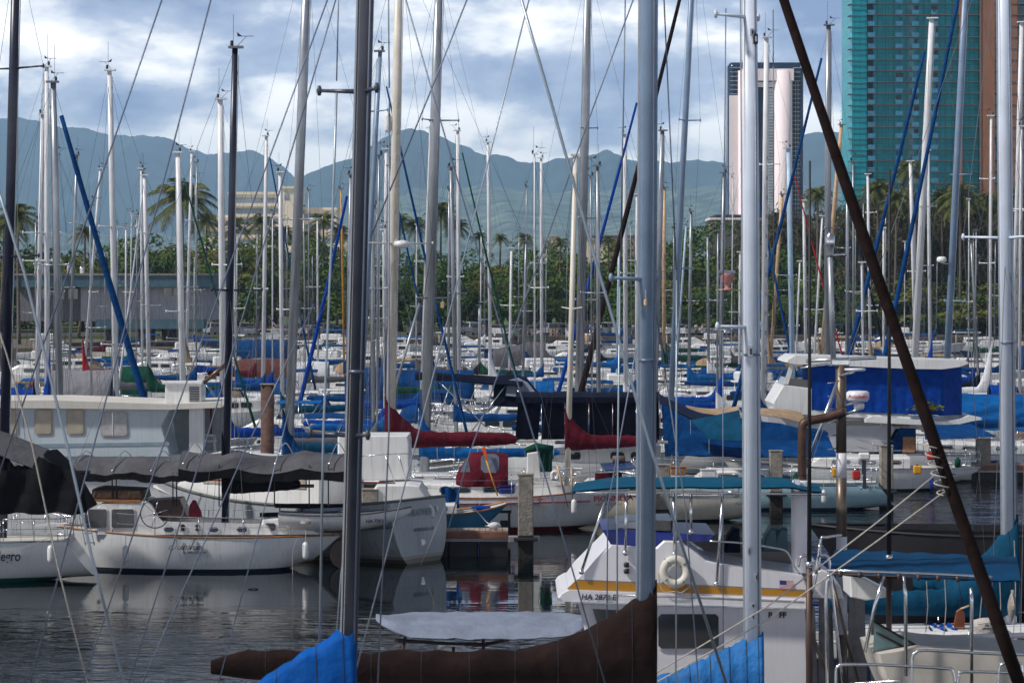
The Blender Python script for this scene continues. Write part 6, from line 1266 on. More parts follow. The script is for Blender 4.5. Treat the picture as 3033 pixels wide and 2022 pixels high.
# top, bottom, width, K, mast, boom side, cover, cover-top row, spreader rows, hull, furl (colour, width, J)
BO = [
 ('sloop with two blue furled headsails falling right from a grey mast on the left', (158, 245), (178, 1176), 20, 76, 'alu', -1, 'blue', None, (785,), 'white', ('blue', 22, 3.9)),
 ('sloop with a thin white mast nearest the navy mast on the left', (126, 340), (109, 1122), 13, 67, 'white', 1, 'navy', 1118, (772,), 'white', None),
 ('sloop with blue cover wrapped up its white mast, second from the left', (138, 199), (140, 1020), 15, 71, 'white', -1, 'royal', 1020, (691, 774), 'white', None),
 ('sloop whose white mast leans left with a wind vane on a tall staff', (324, 210), (344, 1180), 16, 73, 'white', 1, 'blue', 1120, (673, 1020), 'whiteb', None),
 ('sloop with a dull grey mast half hidden by the leaning white mast', (330, 513), (333, 1050), 7, 47, 'alu', 1, 'grey', None, (), 'white', None),
 ('sloop with a weathered grey mast in front of the far boathouse', (228, 460), (208, 1006), 9, 45, 'alu', -1, 'tan', None, (661, 852), 'white', None),
 ('sloop with a white mast leaning right over a red sail cover', (297, 500), (257, 988), 8, 40, 'white', 1, 'red', 992, (865,), 'white', None),
 ('sloop with a short thin mast above the boathouse roof', (373, 676), (373, 960), 6, 34, 'white', 1, 'white', None, (), 'white', None),
 ('sloop with the left mast of the close white pair left of the tallest palm', (418, 500), (421, 1000), 8, 44, 'white', -1, 'tan', None, (640,), 'white', None),
 ('sloop with a white mast and a white furled sail slanting right of it', (427, 520), (440, 1050), 12, 50, 'white', 1, 'green', 1055, (690, 905), 'green', ('white', 6, 1.95)),
 ('sloop with a thick white flat-topped mast in front of the tallest palm', (527, 453), (542, 1133), 18, 66, 'white', -1, 'blue', None, (923,), 'white', ('green', 7, 3.4)),
 ('sloop with a slim white mast right of the palm and a long tan sail cover', (568, 449), (554, 966), 9, 38, 'white', 1, 'tan', 966, (653, 850), 'white', None),
 ('sloop with a steel-stepped white mast left of the black-capped navy mast', (652, 295), (660, 1078), 19, 70, 'white', 1, 'royal', 1108, (785,), 'whiteb', None),
 ('sloop flying the striped flag below its spreaders', (789, 404), (780, 1095), 12, 50, 'white', -1, 'blue', None, (856,), 'white', ('blue', 6, 3.3)),
 ('sloop with a white mast with a green edge right of the striped flag', (829, 511), (836, 1153), 12, 58, 'white', 1, 'teal', None, (917,), 'white', None),
 ('sloop with a tall broad grey mast, blue cover bunched at its foot, left of centre', (906, 0), (856, 1225), 27, 85, 'alu', 1, 'blue', 1195, (650,), 'white', None),
 ('sloop with a thin mast below the hotel right wing', (940, 650), (941, 980), 6, 36, 'white', -1, None, None, (850,), 'white', None),
 ('sloop with two royal blue furled sails leaning left beside the dark mast', (1039, 518), (1028, 1200), 12, 60, 'alu', 1, 'royal', 1100, (760,), 'white', ('royal', 13, 2.6)),
 ('sloop with a bright yellow furled sail standing straight on its stay', (1010, 560), (1019, 1037), 6, 42, 'yellow', 1, 'blue', None, (), 'white', None),
 ('sloop with a silver mast leaning right behind the dark foreground mast', (1126, 154), (1062, 1290), 15, 74, 'sblue', -1, 'teal', None, (330,), 'white', ('blue', 9, 4.6)),
 ('sloop with a light grey mast and a long blue boom cover to its left', (1103, 620), (1106, 1220), 13, 72, 'alu', -1, 'blue', 1222, (1010,), 'cream', None),
 ('sloop with a white mast and blue hood just left of the cream mast', (1144, 442), (1140, 1020), 12, 52, 'white', -1, 'blue', 1022, (788,), 'white', ('blue', 8, 3.3)),
 ('sloop with a dull mast touching the cream mast on its left', (1153, 450), (1150, 900), 8, 46, 'alu', 1, 'green', None, (), 'white', None),
 ('sloop with a thin mast and little square fittings left of the cream mast', (1122, 667), (1122, 990), 7, 37, 'white', 1, 'blue', None, (820,), 'white', None),
 ('sloop with a heavy grey mast, tan block at the spreader and tied blue boom cover', (1299, 0), (1262, 1180), 29, 77, 'alu', 1, 'blue2', 1180, (357, 883), 'white', None),
 ('sloop with a slim white mast half behind the heavy grey mast with steps', (1275, 380), (1258, 880), 9, 56, 'white', -1, 'blue', None, (), 'white', None),
 ('sloop with a flat-capped grey mast right of the heavy stepped mast', (1336, 496), (1349, 1180), 12, 64, 'alu', 1, 'blue', 1178, (870,), 'white', None),
 ('sloop with a white mast and a slim green furled sail running right', (1356, 388), (1360, 1055), 12, 50, 'white', -1, 'blue', None, (820,), 'white', ('green', 7, 3.9)),
 ('sloop with a lone white mast over the gap between the ridges', (1445, 422), (1452, 1069), 10, 47, 'white', 1, 'white', 1010, (722,), 'white', None),
 ('sloop with a narrow mast between the green sail and the grey mast', (1331, 560), (1328, 1050), 8, 46, 'alu', 1, 'tan', None, (), 'white', None),
 ('small boat with a short stubby mast in front of the maroon sedan', (1420, 905), (1418, 1085), 6, 44, 'alu', -1, 'char', None, (), 'white', None),
 ('sloop with a thin grey mast and cap left of the fisherman', (1515, 735), (1510, 1060), 8, 50, 'white', -1, 'brown', None, (905,), 'white', None),
 ('sloop with a thin capped mast right of the fisherman', (1558, 716), (1549, 1080), 8, 48, 'alu', 1, 'teal', None, (922,), 'white', None),
 ('sloop with a broad buff-grey mast left of the big foreground mast', (1740, 0), (1714, 1162), 25, 78, 'alu', 1, 'maroon', None, (380, 647), 'white', None),
 ('sloop with a white mast with twin lamps on its low spreaders', (1603, 469), (1605, 1040), 10, 46, 'white', -1, 'blue', None, (780,), 'white', None),
 ('sloop with a bare grey mast behind the brown slanting sail', (1770, 493), (1774, 1162), 12, 62, 'alu', -1, 'blue', None, (868,), 'white', None),
 ('sloop with a white mast and ball-tipped spreaders left of the big foreground mast', (1850, 397), (1853, 1153), 13, 65, 'white', 1, 'white', None, (810,), 'white', None),
 ('sloop with a white mast pressed against the big foreground mast', (1886, 576), (1886, 1150), 9, 60, 'white', -1, 'blue', None, (772,), 'white', None),
 ('sloop with a sky blue mast and bright blue boom cover', (1834, 730), (1829, 1040), 9, 44, 'pblue', -1, 'blue2', None, (), 'white', None),
 ('sloop with its mast hidden by the foreground mast and a navy sail slanting left', (1905, 222), (1900, 1140), 14, 70, 'alu', 1, 'blue', None, (), 'white', ('royal', 12, 4.8)),
 ('sloop with a grey capped mast just right of the big foreground mast', (1962, 388), (1940, 1120), 15, 73, 'alu', 1, 'royal', None, (), 'white', None),
 ('old sloop with a buff wooden mast right of the big foreground mast', (1968, 556), (1966, 997), 11, 45, 'wood', 1, 'green', 1000, (722,), 'green', None),
 ('sloop with a silver mast slanting left and a dark brown furled sail', (2047, 0), (1986, 1171), 17, 81, 'sblue', 1, 'blue', None, (357, 796), 'white', ('brown', 17, 4.5)),
 ('sloop with a thin sky blue mast leaning right of the slanting silver mast', (2033, 662), (2009, 1000), 7, 41, 'pblue', -1, 'blue', None, (), 'white', None),
 ('sloop with a grey mast with a thin antenna left of the low canopy edge', (2047, 627), (2040, 1086), 9, 52, 'alu', 1, 'blue2', None, (892,), 'white', None),
 ('sloop with a plain grey capped mast left of the pink lamp', (2096, 696), (2098, 1042), 8, 49, 'alu', 1, 'white', None, (892,), 'white', None),
 ('fishing boat mast carrying a pink lamp on a crossed platform', (2145, 513), (2134, 1131), 13, 62, 'alu', -1, 'royal', 1080, (890,), 'white', None),
 ('sloop with a thin pale mast between the pink lamp and the thick pale mast', (2192, 747), (2190, 1100), 7, 52, 'white', -1, 'blue', None, (), 'white', None),
 ('sloop with its mast behind the thick pale mast and a blue sail slanting right', (2226, 470), (2215, 1120), 10, 56, 'white', -1, 'blue', None, (), 'white', ('blue', 9, 3.3)),
 ('sloop with a stepped pale mast just right of the thick pale mast', (2270, 112), (2261, 1162), 17, 76, 'white', 1, 'blue', None, (488,), 'white', None),
 ('sloop with a stout grey mast with cups and vane left of the teal tower', (2454, 76), (2449, 1046), 18, 73, 'alu', 1, 'blue', None, (676,), 'white', ('blue', 12, 4.8)),
 ('sloop with a pale blue flat-capped mast in front of the pink tower', (2335, 440), (2347, 1042), 15, 61, 'pblue', -1, 'blue', None, (816,), 'white', ('red', 5, 3.6)),
 ('schooner with a buff wooden mast with a crooked staff left of the teal tower', (2492, 370), (2440, 960), 13, 41, 'wood', 1, 'tan', 985, (), 'wood', None),
 ('schooner with a lower buff wooden mast below the pink tower', (2317, 576), (2289, 961), 11, 38, 'wood', 1, 'tan', 980, (), 'wood', None),
 ('sloop with a white mast beside the black whip pole', (2380, 594), (2386, 1000), 9, 48, 'white', 1, 'tan', None, (), 'white', None),
 ('sloop with a thin white mast leaning right below the pale blue mast', (2369, 774), (2358, 1040), 6, 53, 'white', -1, 'blue', None, (), 'white', None),
 ('sloop with a thin mast leaning over the wooden schooner', (2436, 640), (2413, 1033), 7, 50, 'white', -1, 'blue', None, (917,), 'white', None),
 ('sloop with a grey mast whose black furled sail slants right', (2510, 542), (2510, 1050), 10, 60, 'alu', -1, 'blue', None, (735,), 'white', ('char', 8, 3.0)),
 ('sloop with a slim white mast at the teal tower left corner', (2570, 516), (2577, 975), 9, 45, 'white', 1, 'tan', 955, (630, 905), 'white', None),
 ('sloop with a very thin mast beside the second black whip pole', (2617, 676), (2617, 997), 6, 45, 'white', -1, 'white', None, (), 'white', None),
 ('sloop with a slim greenish white mast left of the dark tilted sail', (2552, 778), (2556, 1020), 7, 50, 'white', 1, 'blue', None, (922,), 'white', None),
 ('sloop with a white mast left of the leaning white mast at the tower', (2696, 478), (2712, 1030), 11, 53, 'white', 1, 'white', 1000, (804,), 'white', None),
 ('sloop with a bold white mast leaning left across the teal tower', (2760, 56), (2708, 1062), 20, 75, 'white', 1, 'blue', None, (612,), 'white', ('blue', 14, 4.0)),
 ('sloop with a thin white mast just right of the leaning white mast', (2749, 446), (2755, 988), 10, 47, 'white', -1, 'royal', 968, (787,), 'white', None),
 ('sloop with a blue-grey mast with a radar dome on its side', (2858, 0), (2804, 1069), 20, 77, 'sblue', 1, 'blue', None, (518, 892), 'white', ('blue', 15, 3.4)),
 ('sloop with a thin leaning grey mast near the ironwoods', (2876, 716), (2896, 1064), 7, 56, 'alu', -1, 'navy', None, (945,), 'white', None),
 ('racing sloop with a white boom cover just left of the wide white mast', (2936, 344), (2932, 1131), 9, 58, 'white', -1, 'white', 990, (530, 780), 'grey', ('blue', 6, 3.4)),
 ('sloop with a stepped white mast leaning left at the right edge', (3026, 67), (3001, 1078), 15, 71, 'white', 1, 'blue', None, (625,), 'white', None),
 ('sloop with a slim white mast at the very right edge', (3025, 375), (3020, 1000), 9, 60, 'white', 1, 'navy', None, (620,), 'white', None),
]
order = sorted(range(len(BO)), key=lambda i: -BO[i][5] if False else -BO[i][4])
SB = {}
for i in order:
    lb, tp_, bt_, w_, K_, mm_, bo_, cv_, zc_, sp_, hu_, fu_ = BO[i]
    if 'schooner' in lb: grp = None
    SB[i] = S(lb, tp_, bt_, w_, K_, mm_, bo_, cv_, zc=zc_, spr=sp_, hull=hu_, furl=fu_, D=2 if K_ > 68 else 1 if K_ > 45 else 0, seed=i, steps=(1 if 'step' in lb and K_ > 70 else 0) , ties=6 if 'tied' in lb else None,
              name='schooner' if 'schooner' in lb else 'sailboat', Lb=(5.6 if 'tied' in lb else None), bimini=('blue' if i % 5 == 2 else None), dodger=('blue' if i % 4 == 1 else None))
# second and third rows of hulls seen only as crowded decks and covers
G_L = 'low boats without masts showing'
rl = random.Random(77); cols = ['blue', 'royal', 'white', 'tan', 'teal', 'navy', 'maroon', 'blue2', 'grey', 'green']; 
ADJ = dict(blue='blue', royal='royal blue', white='white', tan='tan', teal='teal', navy='navy', maroon='maroon', blue2='bright blue', grey='grey', green='green')
used = set()
ZN = [(250, 'near the left edge'), (430, 'below the boathouse roof'), (600, 'below the tallest palm'), (760, 'right of the navy mast'), (930, 'beside the striped flag'), (1090, 'left of the dark slate mast'), (1250, 'beside the cream mast'), (1420, 'right of the stepped grey mast'), (1590, 'left of the navy slanting sail'), (1760, 'around the cream mizzen'), (1920, 'left of the big steel blue mast'), (2080, 'right of the big steel blue mast'), (2230, 'left of the thick pale mast'), (2380, 'right of the thick pale mast'), (2530, 'at the left foot of the teal tower'), (2700, 'behind the trawler hardtop'), (2860, 'right of the leaning white mast'), (3200, 'near the right edge')]
RW = {65: 'near row', 56: 'second row', 48: 'third row', 41: 'middle row', 35: 'sixth row', 30: 'far row', 26: 'seventh row', 23: 'last row'}
for K_, n_, x0_, x1_ in ((65, 4, 60, 1300), (56, 9, -20, 3040), (48, 9, 0, 3040), (41, 11, 0, 3040), (35, 12, 0, 3040), (30, 13, 0, 3040), (26, 14, 40, 3040), (23, 13, 690, 3040)):
    for j in range(n_):
        px = lerp(x0_, x1_, (j + rl.uniform(.2, .8)) / n_); c = rl.choice(cols); zn = next(z for lim, z in ZN if px < lim); lab = 'white hull under %s canvas, %s %s' % (ADJ[c], RW[K_], zn)
        if lab in used: continue
        used.add(lab); h_ = rl.uniform(11.5, 16); yt = YH - (h_ - H) * K_; px_ = px + rl.uniform(-6, 6)
        if K_ <= 35 and rl.random() < .45: motorboat(lab, px_, K_, rl.uniform(8, 10), rl.choice((-1, 1)), c if rl.random() < .6 else None, rl.random() < .5, rl.random() < .5, G_M, seed=int(px)); continue
        S(lab, (px_, yt), (px_ + rl.uniform(-6, 6), yt + h_ * K_ * .8), 5.5 if K_ > 30 else 4.2, K_, rl.choice(('white', 'alu', 'alu')), rl.choice((-1, 1)), c, spr=(yt + h_ * K_ * .45,), hull=rl.choice(('white', 'white', 'whiteb', 'cream', 'navy', 'whiteg')), D=0, seed=int(px), L=rl.uniform(8, 10.5), group='sailboats berthed in the marina', bimini=rl.choice((None, None, 'blue', 'white')), dodger=rl.choice((None, 'blue', 'tan')), mrad=.05)
# fittings that hang on these masts but are things of their own
t = thing('flag', 'small striped american flag hanging from the spreader of a white mast', 'flag', P(811, 948, 50)); K_ = SB[13][3]
g = [[P(797 + u * 30 * math.cos(.9) + v * 16, 934 + u * 26 + v * -12 + 26 * v, K_, -1 + .08 * math.sin(u * 6)) for v in [j / 13 for j in range(14)]] for u in [i / 8 for i in range(9)]]
M_fr, M_fw, M_fb = mat('flag_red', (.45, .02, .03), .8), mat('flag_white', (.7, .7, .7), .8), mat('flag_blue', (.02, .03, .18), .8)
def flag_mesh(parent, g, th=.01):
    b = MB(); nu, nv = len(g), len(g[0]); b.add([p for r_ in g for p in r_], []); k = 0
    for i in range(nu - 1):
        for j in range(nv - 1): b.f.append((i * nv + j, (i + 1) * nv + j, (i + 1) * nv + j + 1, i * nv + j + 1)); b.m.append(2 if (i < (nu - 1) * .42 and j > (nv - 1) * .45) else (0 if j % 2 == 0 else 1)); b.sm.append(False)
    return b.build('cloth', [M_fr, M_fw, M_fb], parent)
flag_mesh(t, g); MB().tube([g[0][0] + Vector((0, 0, -.1)), g[0][-1] + Vector((0, 0, .5))], .012, 4).build('halyard', M_rope, t)
K_ = SB[46][3]; t = thing('deck_lamp', 'faded pink lamp on a crossed platform halfway up a grey mast', 'lamp', P(2150, 850, K_)); M_pk = mat('faded_pink_plastic', (.45, .20, .19), .6, var=.15)
MB().box(P(2150, 806, K_, -.5), (1.0, .5, .18), bev=.03).build('top_plate', M_ltarp, t); MB().lathe([(.35, .16), (.42, 0), (.30, -.12), (.33, -.3), (.2, -.42), (.12, -.65), (.32, -.72), (.34, -.8), (.02, -.8)], P(2152, 818, K_, -.5), n=14).build('lamp_body', M_pk, t); MB().tube([P(2118, 858, K_, -.5), P(2192, 860, K_, -.5)], .035, 6).build('cross_bar', M_woodmast, t)
K_ = SB[63][3] if 63 in SB else 76
Kr = [SB[i][3] for i in SB if 'radar dome' in BO[i][0]][0]; t = thing('radar', 'white radar dome bracketed to the left of the blue-grey mast', 'radar', P(2787, 770, Kr)); c = P(2787, 768, Kr, -.2); MB().lathe([(.02, -.13), (.20, -.13), (.23, -.05), (.22, .07), (.15, .12), (.02, .13)], c, n=18).build('dome', M_gelcoat, t); MB().tube([c + Vector((-.05, 0, -.15)), c + Vector((.32, 0, -.22))], .03, 5).build('bracket', M_steel, t)
Kc = [SB[i][3] for i in SB if 'tan block' in BO[i][0]][0]; t = thing('spinnaker_pole', 'long silver spinnaker pole leaning from the stepped grey mast down to the left', 'pole', P(1244, 895, Kc)); MB().tube([P(1244, 897, Kc, -.4), P(1172, 1153, Kc, -1.2)], .055, 8).build('tube', M_alu, t); MB().lathe([(.05, -.1), (.07, 0), (.03, .12)], P(1244, 893, Kc, -.4), n=8).build('end_fitting', M_black, t)
# ---------------------------------------------------------------- foreground: sportfisher with the mustard stripe
M_must = mat('mustard_stripe', (.40, .19, .012), .4, var=.06); M_spf = mat('clean_white_gelcoat', (.70, .70, .74), .3, var=.04, vs=1, streak=.12); M_bluep = mat('blue_paint', (.01, .025, .22), .35); M_tint = mat('grey_tinted_glass', (.05, .05, .048), .12, var=.1, vs=1, spec=.6)
def sportfisher():
    K = 160.0; d = F / K; T = thing('sportfisher', 'white flybridge fishing boat with a mustard stripe, numbered HA 2876 E', 'fishing boat', (X(2050, K), d + 1.5, 0))
    b = MB(); prof(b, [(1686, 1744), (1712, 1708), (1808, 1612), (1942, 1622), (1966, 1600), (2018, 1602), (2092, 1660), (2110, 1665), (2203, 1682), (2380, 1706), (2396, 1746), (2396, 1776), (1690, 1766)], K, d, 3.0, inset=.03); up = b.build('flybridge_side', M_spf, T)
    b = MB(); prof(b, [(1652, 1768), (1660, 1756), (1682, 1744), (2392, 1776), (2396, 1792), (2388, 1798), (1720, 1782), (1662, 1778)], K, d - .10, 3.2, inset=.03); br = b.build('brow', M_spf, T)
    b = MB(); prof(b, [(1690, 1778.5), (2388, 1797.5), (2388, 1801), (1700, 1783)], K, d - .13, .05, inset=0); b.build('rub_strip', M_steel, br)
    b = MB(); prof(b, [(1680, 1742), (1706, 1717), (2384, 1748), (2388, 1767), (1682, 1744)], K, d - .008, .01, inset=0); b.build('mustard_stripe', M_must, up)
    b = MB(); prof(b, [(1706, 1716), (1706, 1714.8), (2384, 1745), (2384, 1746.2)], K, d - .009, .01, inset=0); b.build('pin_stripe', M_ink, up)
    b = MB(); prof(b, [(1712, 1786), (2386, 1802), (2396, 2040), (2400, 2200), (1840, 2200), (1775, 2040)], K, d + .08, 2.8, inset=.03); w = b.build('cabin', M_spf, T)
    window(w, 1950, 2129, 1818, 1920, K, d + .08, M_tint, fr=4, r=9, fm=M_spf)
    b = MB(); prof(b, [(1756, 1803), (1862, 1808), (1862, 1880), (1782, 1892)], K, d + .04, .03, inset=0); b.build('front_window', M_tint, w)
    # blue cowl and seats
    b = MB(); prof(b, [(1784, 1570), (1832, 1568), (1960, 1578), (2120, 1584), (2100, 1606), (2018, 1602), (1966, 1600), (1942, 1621), (1810, 1613)], K, d + .06, 2.6, inset=.03); b.build('blue_cowl', M_bluep, T)
    b = MB(); prof(b, [(1832, 1568), (1832, 1552), (1886, 1546), (1996, 1544), (1994, 1576)], K, d + .35, 1.6, inset=.04); b.build('console', M_spf, T); b = MB(); prof(b, [(1940, 1574), (1944, 1546), (1996, 1544), (1994, 1577)], K, d + .32, .04, inset=0); b.build('console_screen', M_glass, T)
    for i, (x, m) in enumerate(((2185, M_dnavy), (2300, mat('teal_seat_vinyl', (.05, .12, .15), .6)), (2332, mat('teal_seat_vinyl', (.05, .12, .15), .6)))):
        b = MB(); prof(b, [(x - 25, 1650), (x - 16, 1600), (x, 1576), (x + 18, 1580), (x + 20, 1650)], K, d + .9 + .2 * (i > 0), .55, inset=.05); b.build('seat', m, T)
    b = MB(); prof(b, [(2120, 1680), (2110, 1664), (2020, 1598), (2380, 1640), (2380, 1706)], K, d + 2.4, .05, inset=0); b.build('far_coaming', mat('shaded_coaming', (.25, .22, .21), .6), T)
    for x, z0, z1, x2 in ((1855, 1458, 1636, 1852), (1800, 1458, 1692, 1722), (2140, 1462, 1728, 2122), (1995, 1458, 1640, 1998), (2046, 1460, 1575, 2046)):
        MB().tube([P(x, z0, K, -.05), P(x2, z1, K, -.05)], .028, 8).build('bimini_leg', M_steel, T); MB().lathe([(.0, -.02), (.05, -.02), (.05, .02)], P(x2, z1, K, -.06), 'Y', 10).build('leg_foot', M_steel, T)
    b = MB(); g = []
    for i in range(25):
        t = i / 24; x = lerp(1704, 2446, t); e_ = min(1, min(t, 1 - t) * 7); g.append([Vector((X(x, K) + .15 * (v - .5) * (1 - e_), d - .1 + 2.6 * v, Z(1457, K) + (.10 + .10 * e_) * math.sin(math.pi * min(1, .08 + v * .92)) ** .5 * (.3 + .7 * e_) + .008 * math.sin(i * 1.3))) for v in (0, .06, .2, .5, .8, 1)])
    b.sheet(g, .03); b.build('bimini_top', mat('teal_canvas', (.003, .070, .135), .8, spec=.1, var=.18, vs=1.5, bump=.3, bs=4), T); MB().tube([P(1704, 1458, K, -.1), P(1800, 1456, K, -.12), P(2100, 1458, K, -.12), P(2448, 1462, K, -.1)], .022, 6).build('bimini_bow', M_steel, T)
    MB().tube(cat_rom([P(2100, 1600, K, -.1), P(2200, 1606, K, -.1), P(2290, 1620, K, -.1), P(2330, 1632, K, -.1), P(2350, 1672, K, -.1), P(2368, 1698, K, -.1)], 4), .018, 6).build('flybridge_rail', M_steel, T)
    MB().tube([P(1824, 1758, K, -.18), P(2050, 1766, K, -.18), P(2380, 1780, K, -.18)], .018, 6).build('brow_rail', M_steel, T)
    text('HA 2876 E', (X(1721, K), d - .115, Z(1772, K)), .145, M_ink, T, bold=.003, shear=.12, rz=0, tilt=-.02); MB().box(P(1800, 1766, K, -.12), (.085, .012, .10)).build('registration_sticker', M_greyink, T); text('B   FF', (X(2276, K), d + .06, Z(1829, K)), .145, M_ink, T, bold=.006)
    g = [[P(2309 + 41 * u, 1717 + 2.5 * u + 25 * (1 - v), K, -.02) for v in [j / 13 for j in range(14)]] for u in [i / 8 for i in range(9)]]; f = flag_mesh(T, g); f.name = 'flag_decal'
    # white stack, rusty pipe
    b = MB(); c = P(2381, 1700, K, .6); b.lathe([(.175, -.02), (.175, 1.66), (.15, 1.70), (.02, 1.70)], c, n=20); b.build('white_stack', M_spf, T)
    MB().box(P(2366, 1440, K, .38), (.12, .06, .24), bev=.02).build('stack_lamp', M_steel, T); M_rust = mat('rusty_exhaust_pipe', (.10, .055, .04), .5, .6, var=.4, vs=4)
    MB().tube(cat_rom([P(2386, 1430, K, .6), P(2386, 1300, K, .6), P(2388, 1262, K, .6), P(2410, 1250, K, .6), P(2460, 1240, K, .6), P(2512, 1222, K, .6)], 4), .085, 12).build('exhaust_pipe', M_rust, T); MB().tube([P(2488, 1236, K, .6), P(2512, 1224, K, .6)], [.09, .075], 12).build('exhaust_tip', M_black, T)
    # steel post with its crossbar
    b = MB(); M_bronze = mat('weathered_bronze_paint', (.14, .11, .085), .4, .5, var=.25, vs=2, streak=.4)
    p = lambda y: P(2513 - (y - 1085) * -.004, y, K, 1.2); b.tube([p(1085), p(1352)], .10, 12); b.build('post', M_bronze, T)
    for y0, y1, m in ((1352, 1427, M_spf), (1427, 1605, M_bronze), (1605, 1900, M_spf), (1900, 2100, M_bronze)): MB().tube([p(y0), p(y1)], .101, 12).build('post', m, T)
    MB().tube([P(2408, 1074, K, 1.2), P(2620, 1064, K, 1.2)], .035, 8).build('crossbar', M_steel, T); MB().box(P(2512, 1078, K, 1.2), (.34, .2, .14), bev=.03).build('clamp', M_steel, T)
    MB().tube([P(2390, 1096, K, 1.2), P(2492, 1080, K, 1.2)], .025, 6).build('stay_arm', M_steel, T); MB().tube([P(2490, 1070, K, 1.2), P(2480, 760, K, 1.2)], .055, 8).build('light_mast', M_alu, T); MB().lathe([(.05, 0), (.075, .06), (.06, .18), (.09, .24), (.09, .40), (.03, .48)], P(2480, 762, K, 1.2), n=12).build('mast_light', M_steel, T); MB().tube([P(2480, 754, K, 1.2), P(2530, 752, K, 1.2)], .03, 6).build('light_arm', M_steel, T)
    for k in range(6): y = 1140 + k * 40; MB().tube([P(2470, y, K, 1.0), P(2500, y - 2, K, 1.2)], .012, 5).build('ladder_rung', M_steel, T)
    MB().tube([P(2500, 1130, K, 1.0), P(2400, 1400, K, 1.0)], .03, 6).build('brace', M_steel, T)
    for i, (x, y, r_, lb, h_) in enumerate(((2556, 1178, .215, 'white radar dome with red lettering on the brown and white steel post', .20), (2548, 1098, .20, 'flat white antenna dish above the lettered radar dome', .05), (2560, 1208, .10, 'small white antenna puck under the lettered radar dome', .12))):
        t = thing('radar' if i == 0 else 'antenna', lb, 'radar' if i == 0 else 'antenna', P(x, y, K, .8)); c = P(x, y, K, .8); MB().lathe([(.02, -h_ / 2), (r_ * .85, -h_ / 2), (r_, -h_ * .2), (r_, h_ * .35), (r_ * .8, h_ * .5), (.02, h_ * .52)], c, n=24).build('dome', M_spf, t); MB().tube([c + Vector((0, 0, -h_ / 2)), c + Vector((-.26, .35, -h_ / 2 - .12))], .03, 6).build('bracket', M_steel, t)
        if i == 0: text('Autohelm', (c.x - .205, c.y - .222, c.z - .03), .095, mat('red_lettering', (.35, .02, .02)), t, bold=.002)
    # cockpit frames at the stern
    for x0, x1, y0, y1, off in ((2400, 2425, 1800, 2100, .3), (2440, 2478, 1780, 2100, .9), (2478, 2500, 1830, 2100, 1.6), (2535, 2590, 1760, 2100, 1.2), (2590, 2606, 1850, 2100, .5)): b = MB(); prof(b, [(x0, y1), (x0 + 3, y0), (x1 - 6, y0 + 4), (x1 + 4, y1)], K, d + off, .12, inset=.01); b.build('cockpit_panel', mat('grimy_cockpit_panel', (.22, .21, .215), .6, var=.35, vs=3, streak=.5), T)
    b = MB(); prof(b, [(2512, 1830), (2536, 1830), (2545, 2100), (2520, 2100)], K, d + 1.9, .2, inset=0); b.build('dark_gap', M_black, T)  # black sheet paints the dark gap between the cockpit panels
    b = MB(); prof(b, [(2395, 1775), (2400, 1712), (2436, 1690), (2470, 1700), (2496, 1742), (2505, 1780)], K, d + .3, 2.3, inset=.03); b.build('aft_roof', M_spf, T); b = MB(); prof(b, [(2525, 1770), (2528, 1706), (2552, 1700), (2588, 1764), (2600, 1782), (2530, 1780)], K, d + .6, 1.2, inset=.03); b.build('stern_hatch', M_spf, T)
    for pts in (((2430, 1610), (2420, 1700), (2405, 1760)), ((2366, 1680), (2372, 1652), (2392, 1646), (2408, 1658), (2398, 1700)), ((2418, 1700), (2424, 1654), (2440, 1644), (2458, 1660), (2468, 1760), (2500, 2040)), ((2428, 1690), (2433, 1600), (2450, 1592), (2495, 1586))): MB().tube(cat_rom([P(x, y, K, .1) for x, y in pts], 4), .028, 6).build('ladder_tube', M_steel, T)
    MB().tube([P(2380, 1800, K, .2), P(2480, 2080, K, .2)], .035, 6).build('ladder_tube', M_bronze, T); MB().tube([P(2462, 1700, K, .2), P(2560, 2080, K, .2)], .035, 6).build('ladder_tube', M_bronze, T)
    b = MB(); prof(b, [(1800, 2200), (2640, 2200), (2600, 2300), (1700, 2300)], K, d - .2, 3.4); b.build('hull', M_spf, T)
    # life ring
    t = thing('life_ring', 'white life ring with its grab line on the side of the mustard striped boat', 'life ring', P(1999, 1690, K, -.12)); c = P(1999, 1690, K, -.12); b = MB(); b.tube([c + Vector((.215 * math.cos(a), 0, .225 * math.sin(a))) for a in [2 * math.pi * i / 32 for i in range(33)]], .082, 12, cap=False, up=(0, 1, 0)); b.build('ring', mat('aged_white_foam', (.62, .60, .52), .6, var=.1, vs=3), t)
    for k in range(4): a = k * math.pi / 2 + .7; c2 = c + Vector((.215 * math.cos(a), 0, .225 * math.sin(a))); u = Vector((math.cos(a), 0, math.sin(a))); MB().tube([c2 + u * .088, c2 + Vector((0, -.088, 0)), c2 - u * .088], .02, 4).build('band', M_greyink, t)
    MB().tube(cat_rom([c + Vector((-.31, -.02, -.03)), c + Vector((-.29, -.03, -.22)), c + Vector((-.2, -.04, -.37)), c + Vector((0, -.05, -.36)), c + Vector((.12, -.04, -.38)), c + Vector((.28, -.03, -.25))], 4), .011, 5).build('grab_line', M_rope, t)
    for y, n in ((1671, 'horn'), (1690, 'horn')): t2 = MB().lathe([(.02, -.05), (.05, -.03), (.045, .05), (.0, .05)], P(1855, y, K, -.05), 'X', 10); t2.build('vent_cap', M_black, T)
sportfisher()
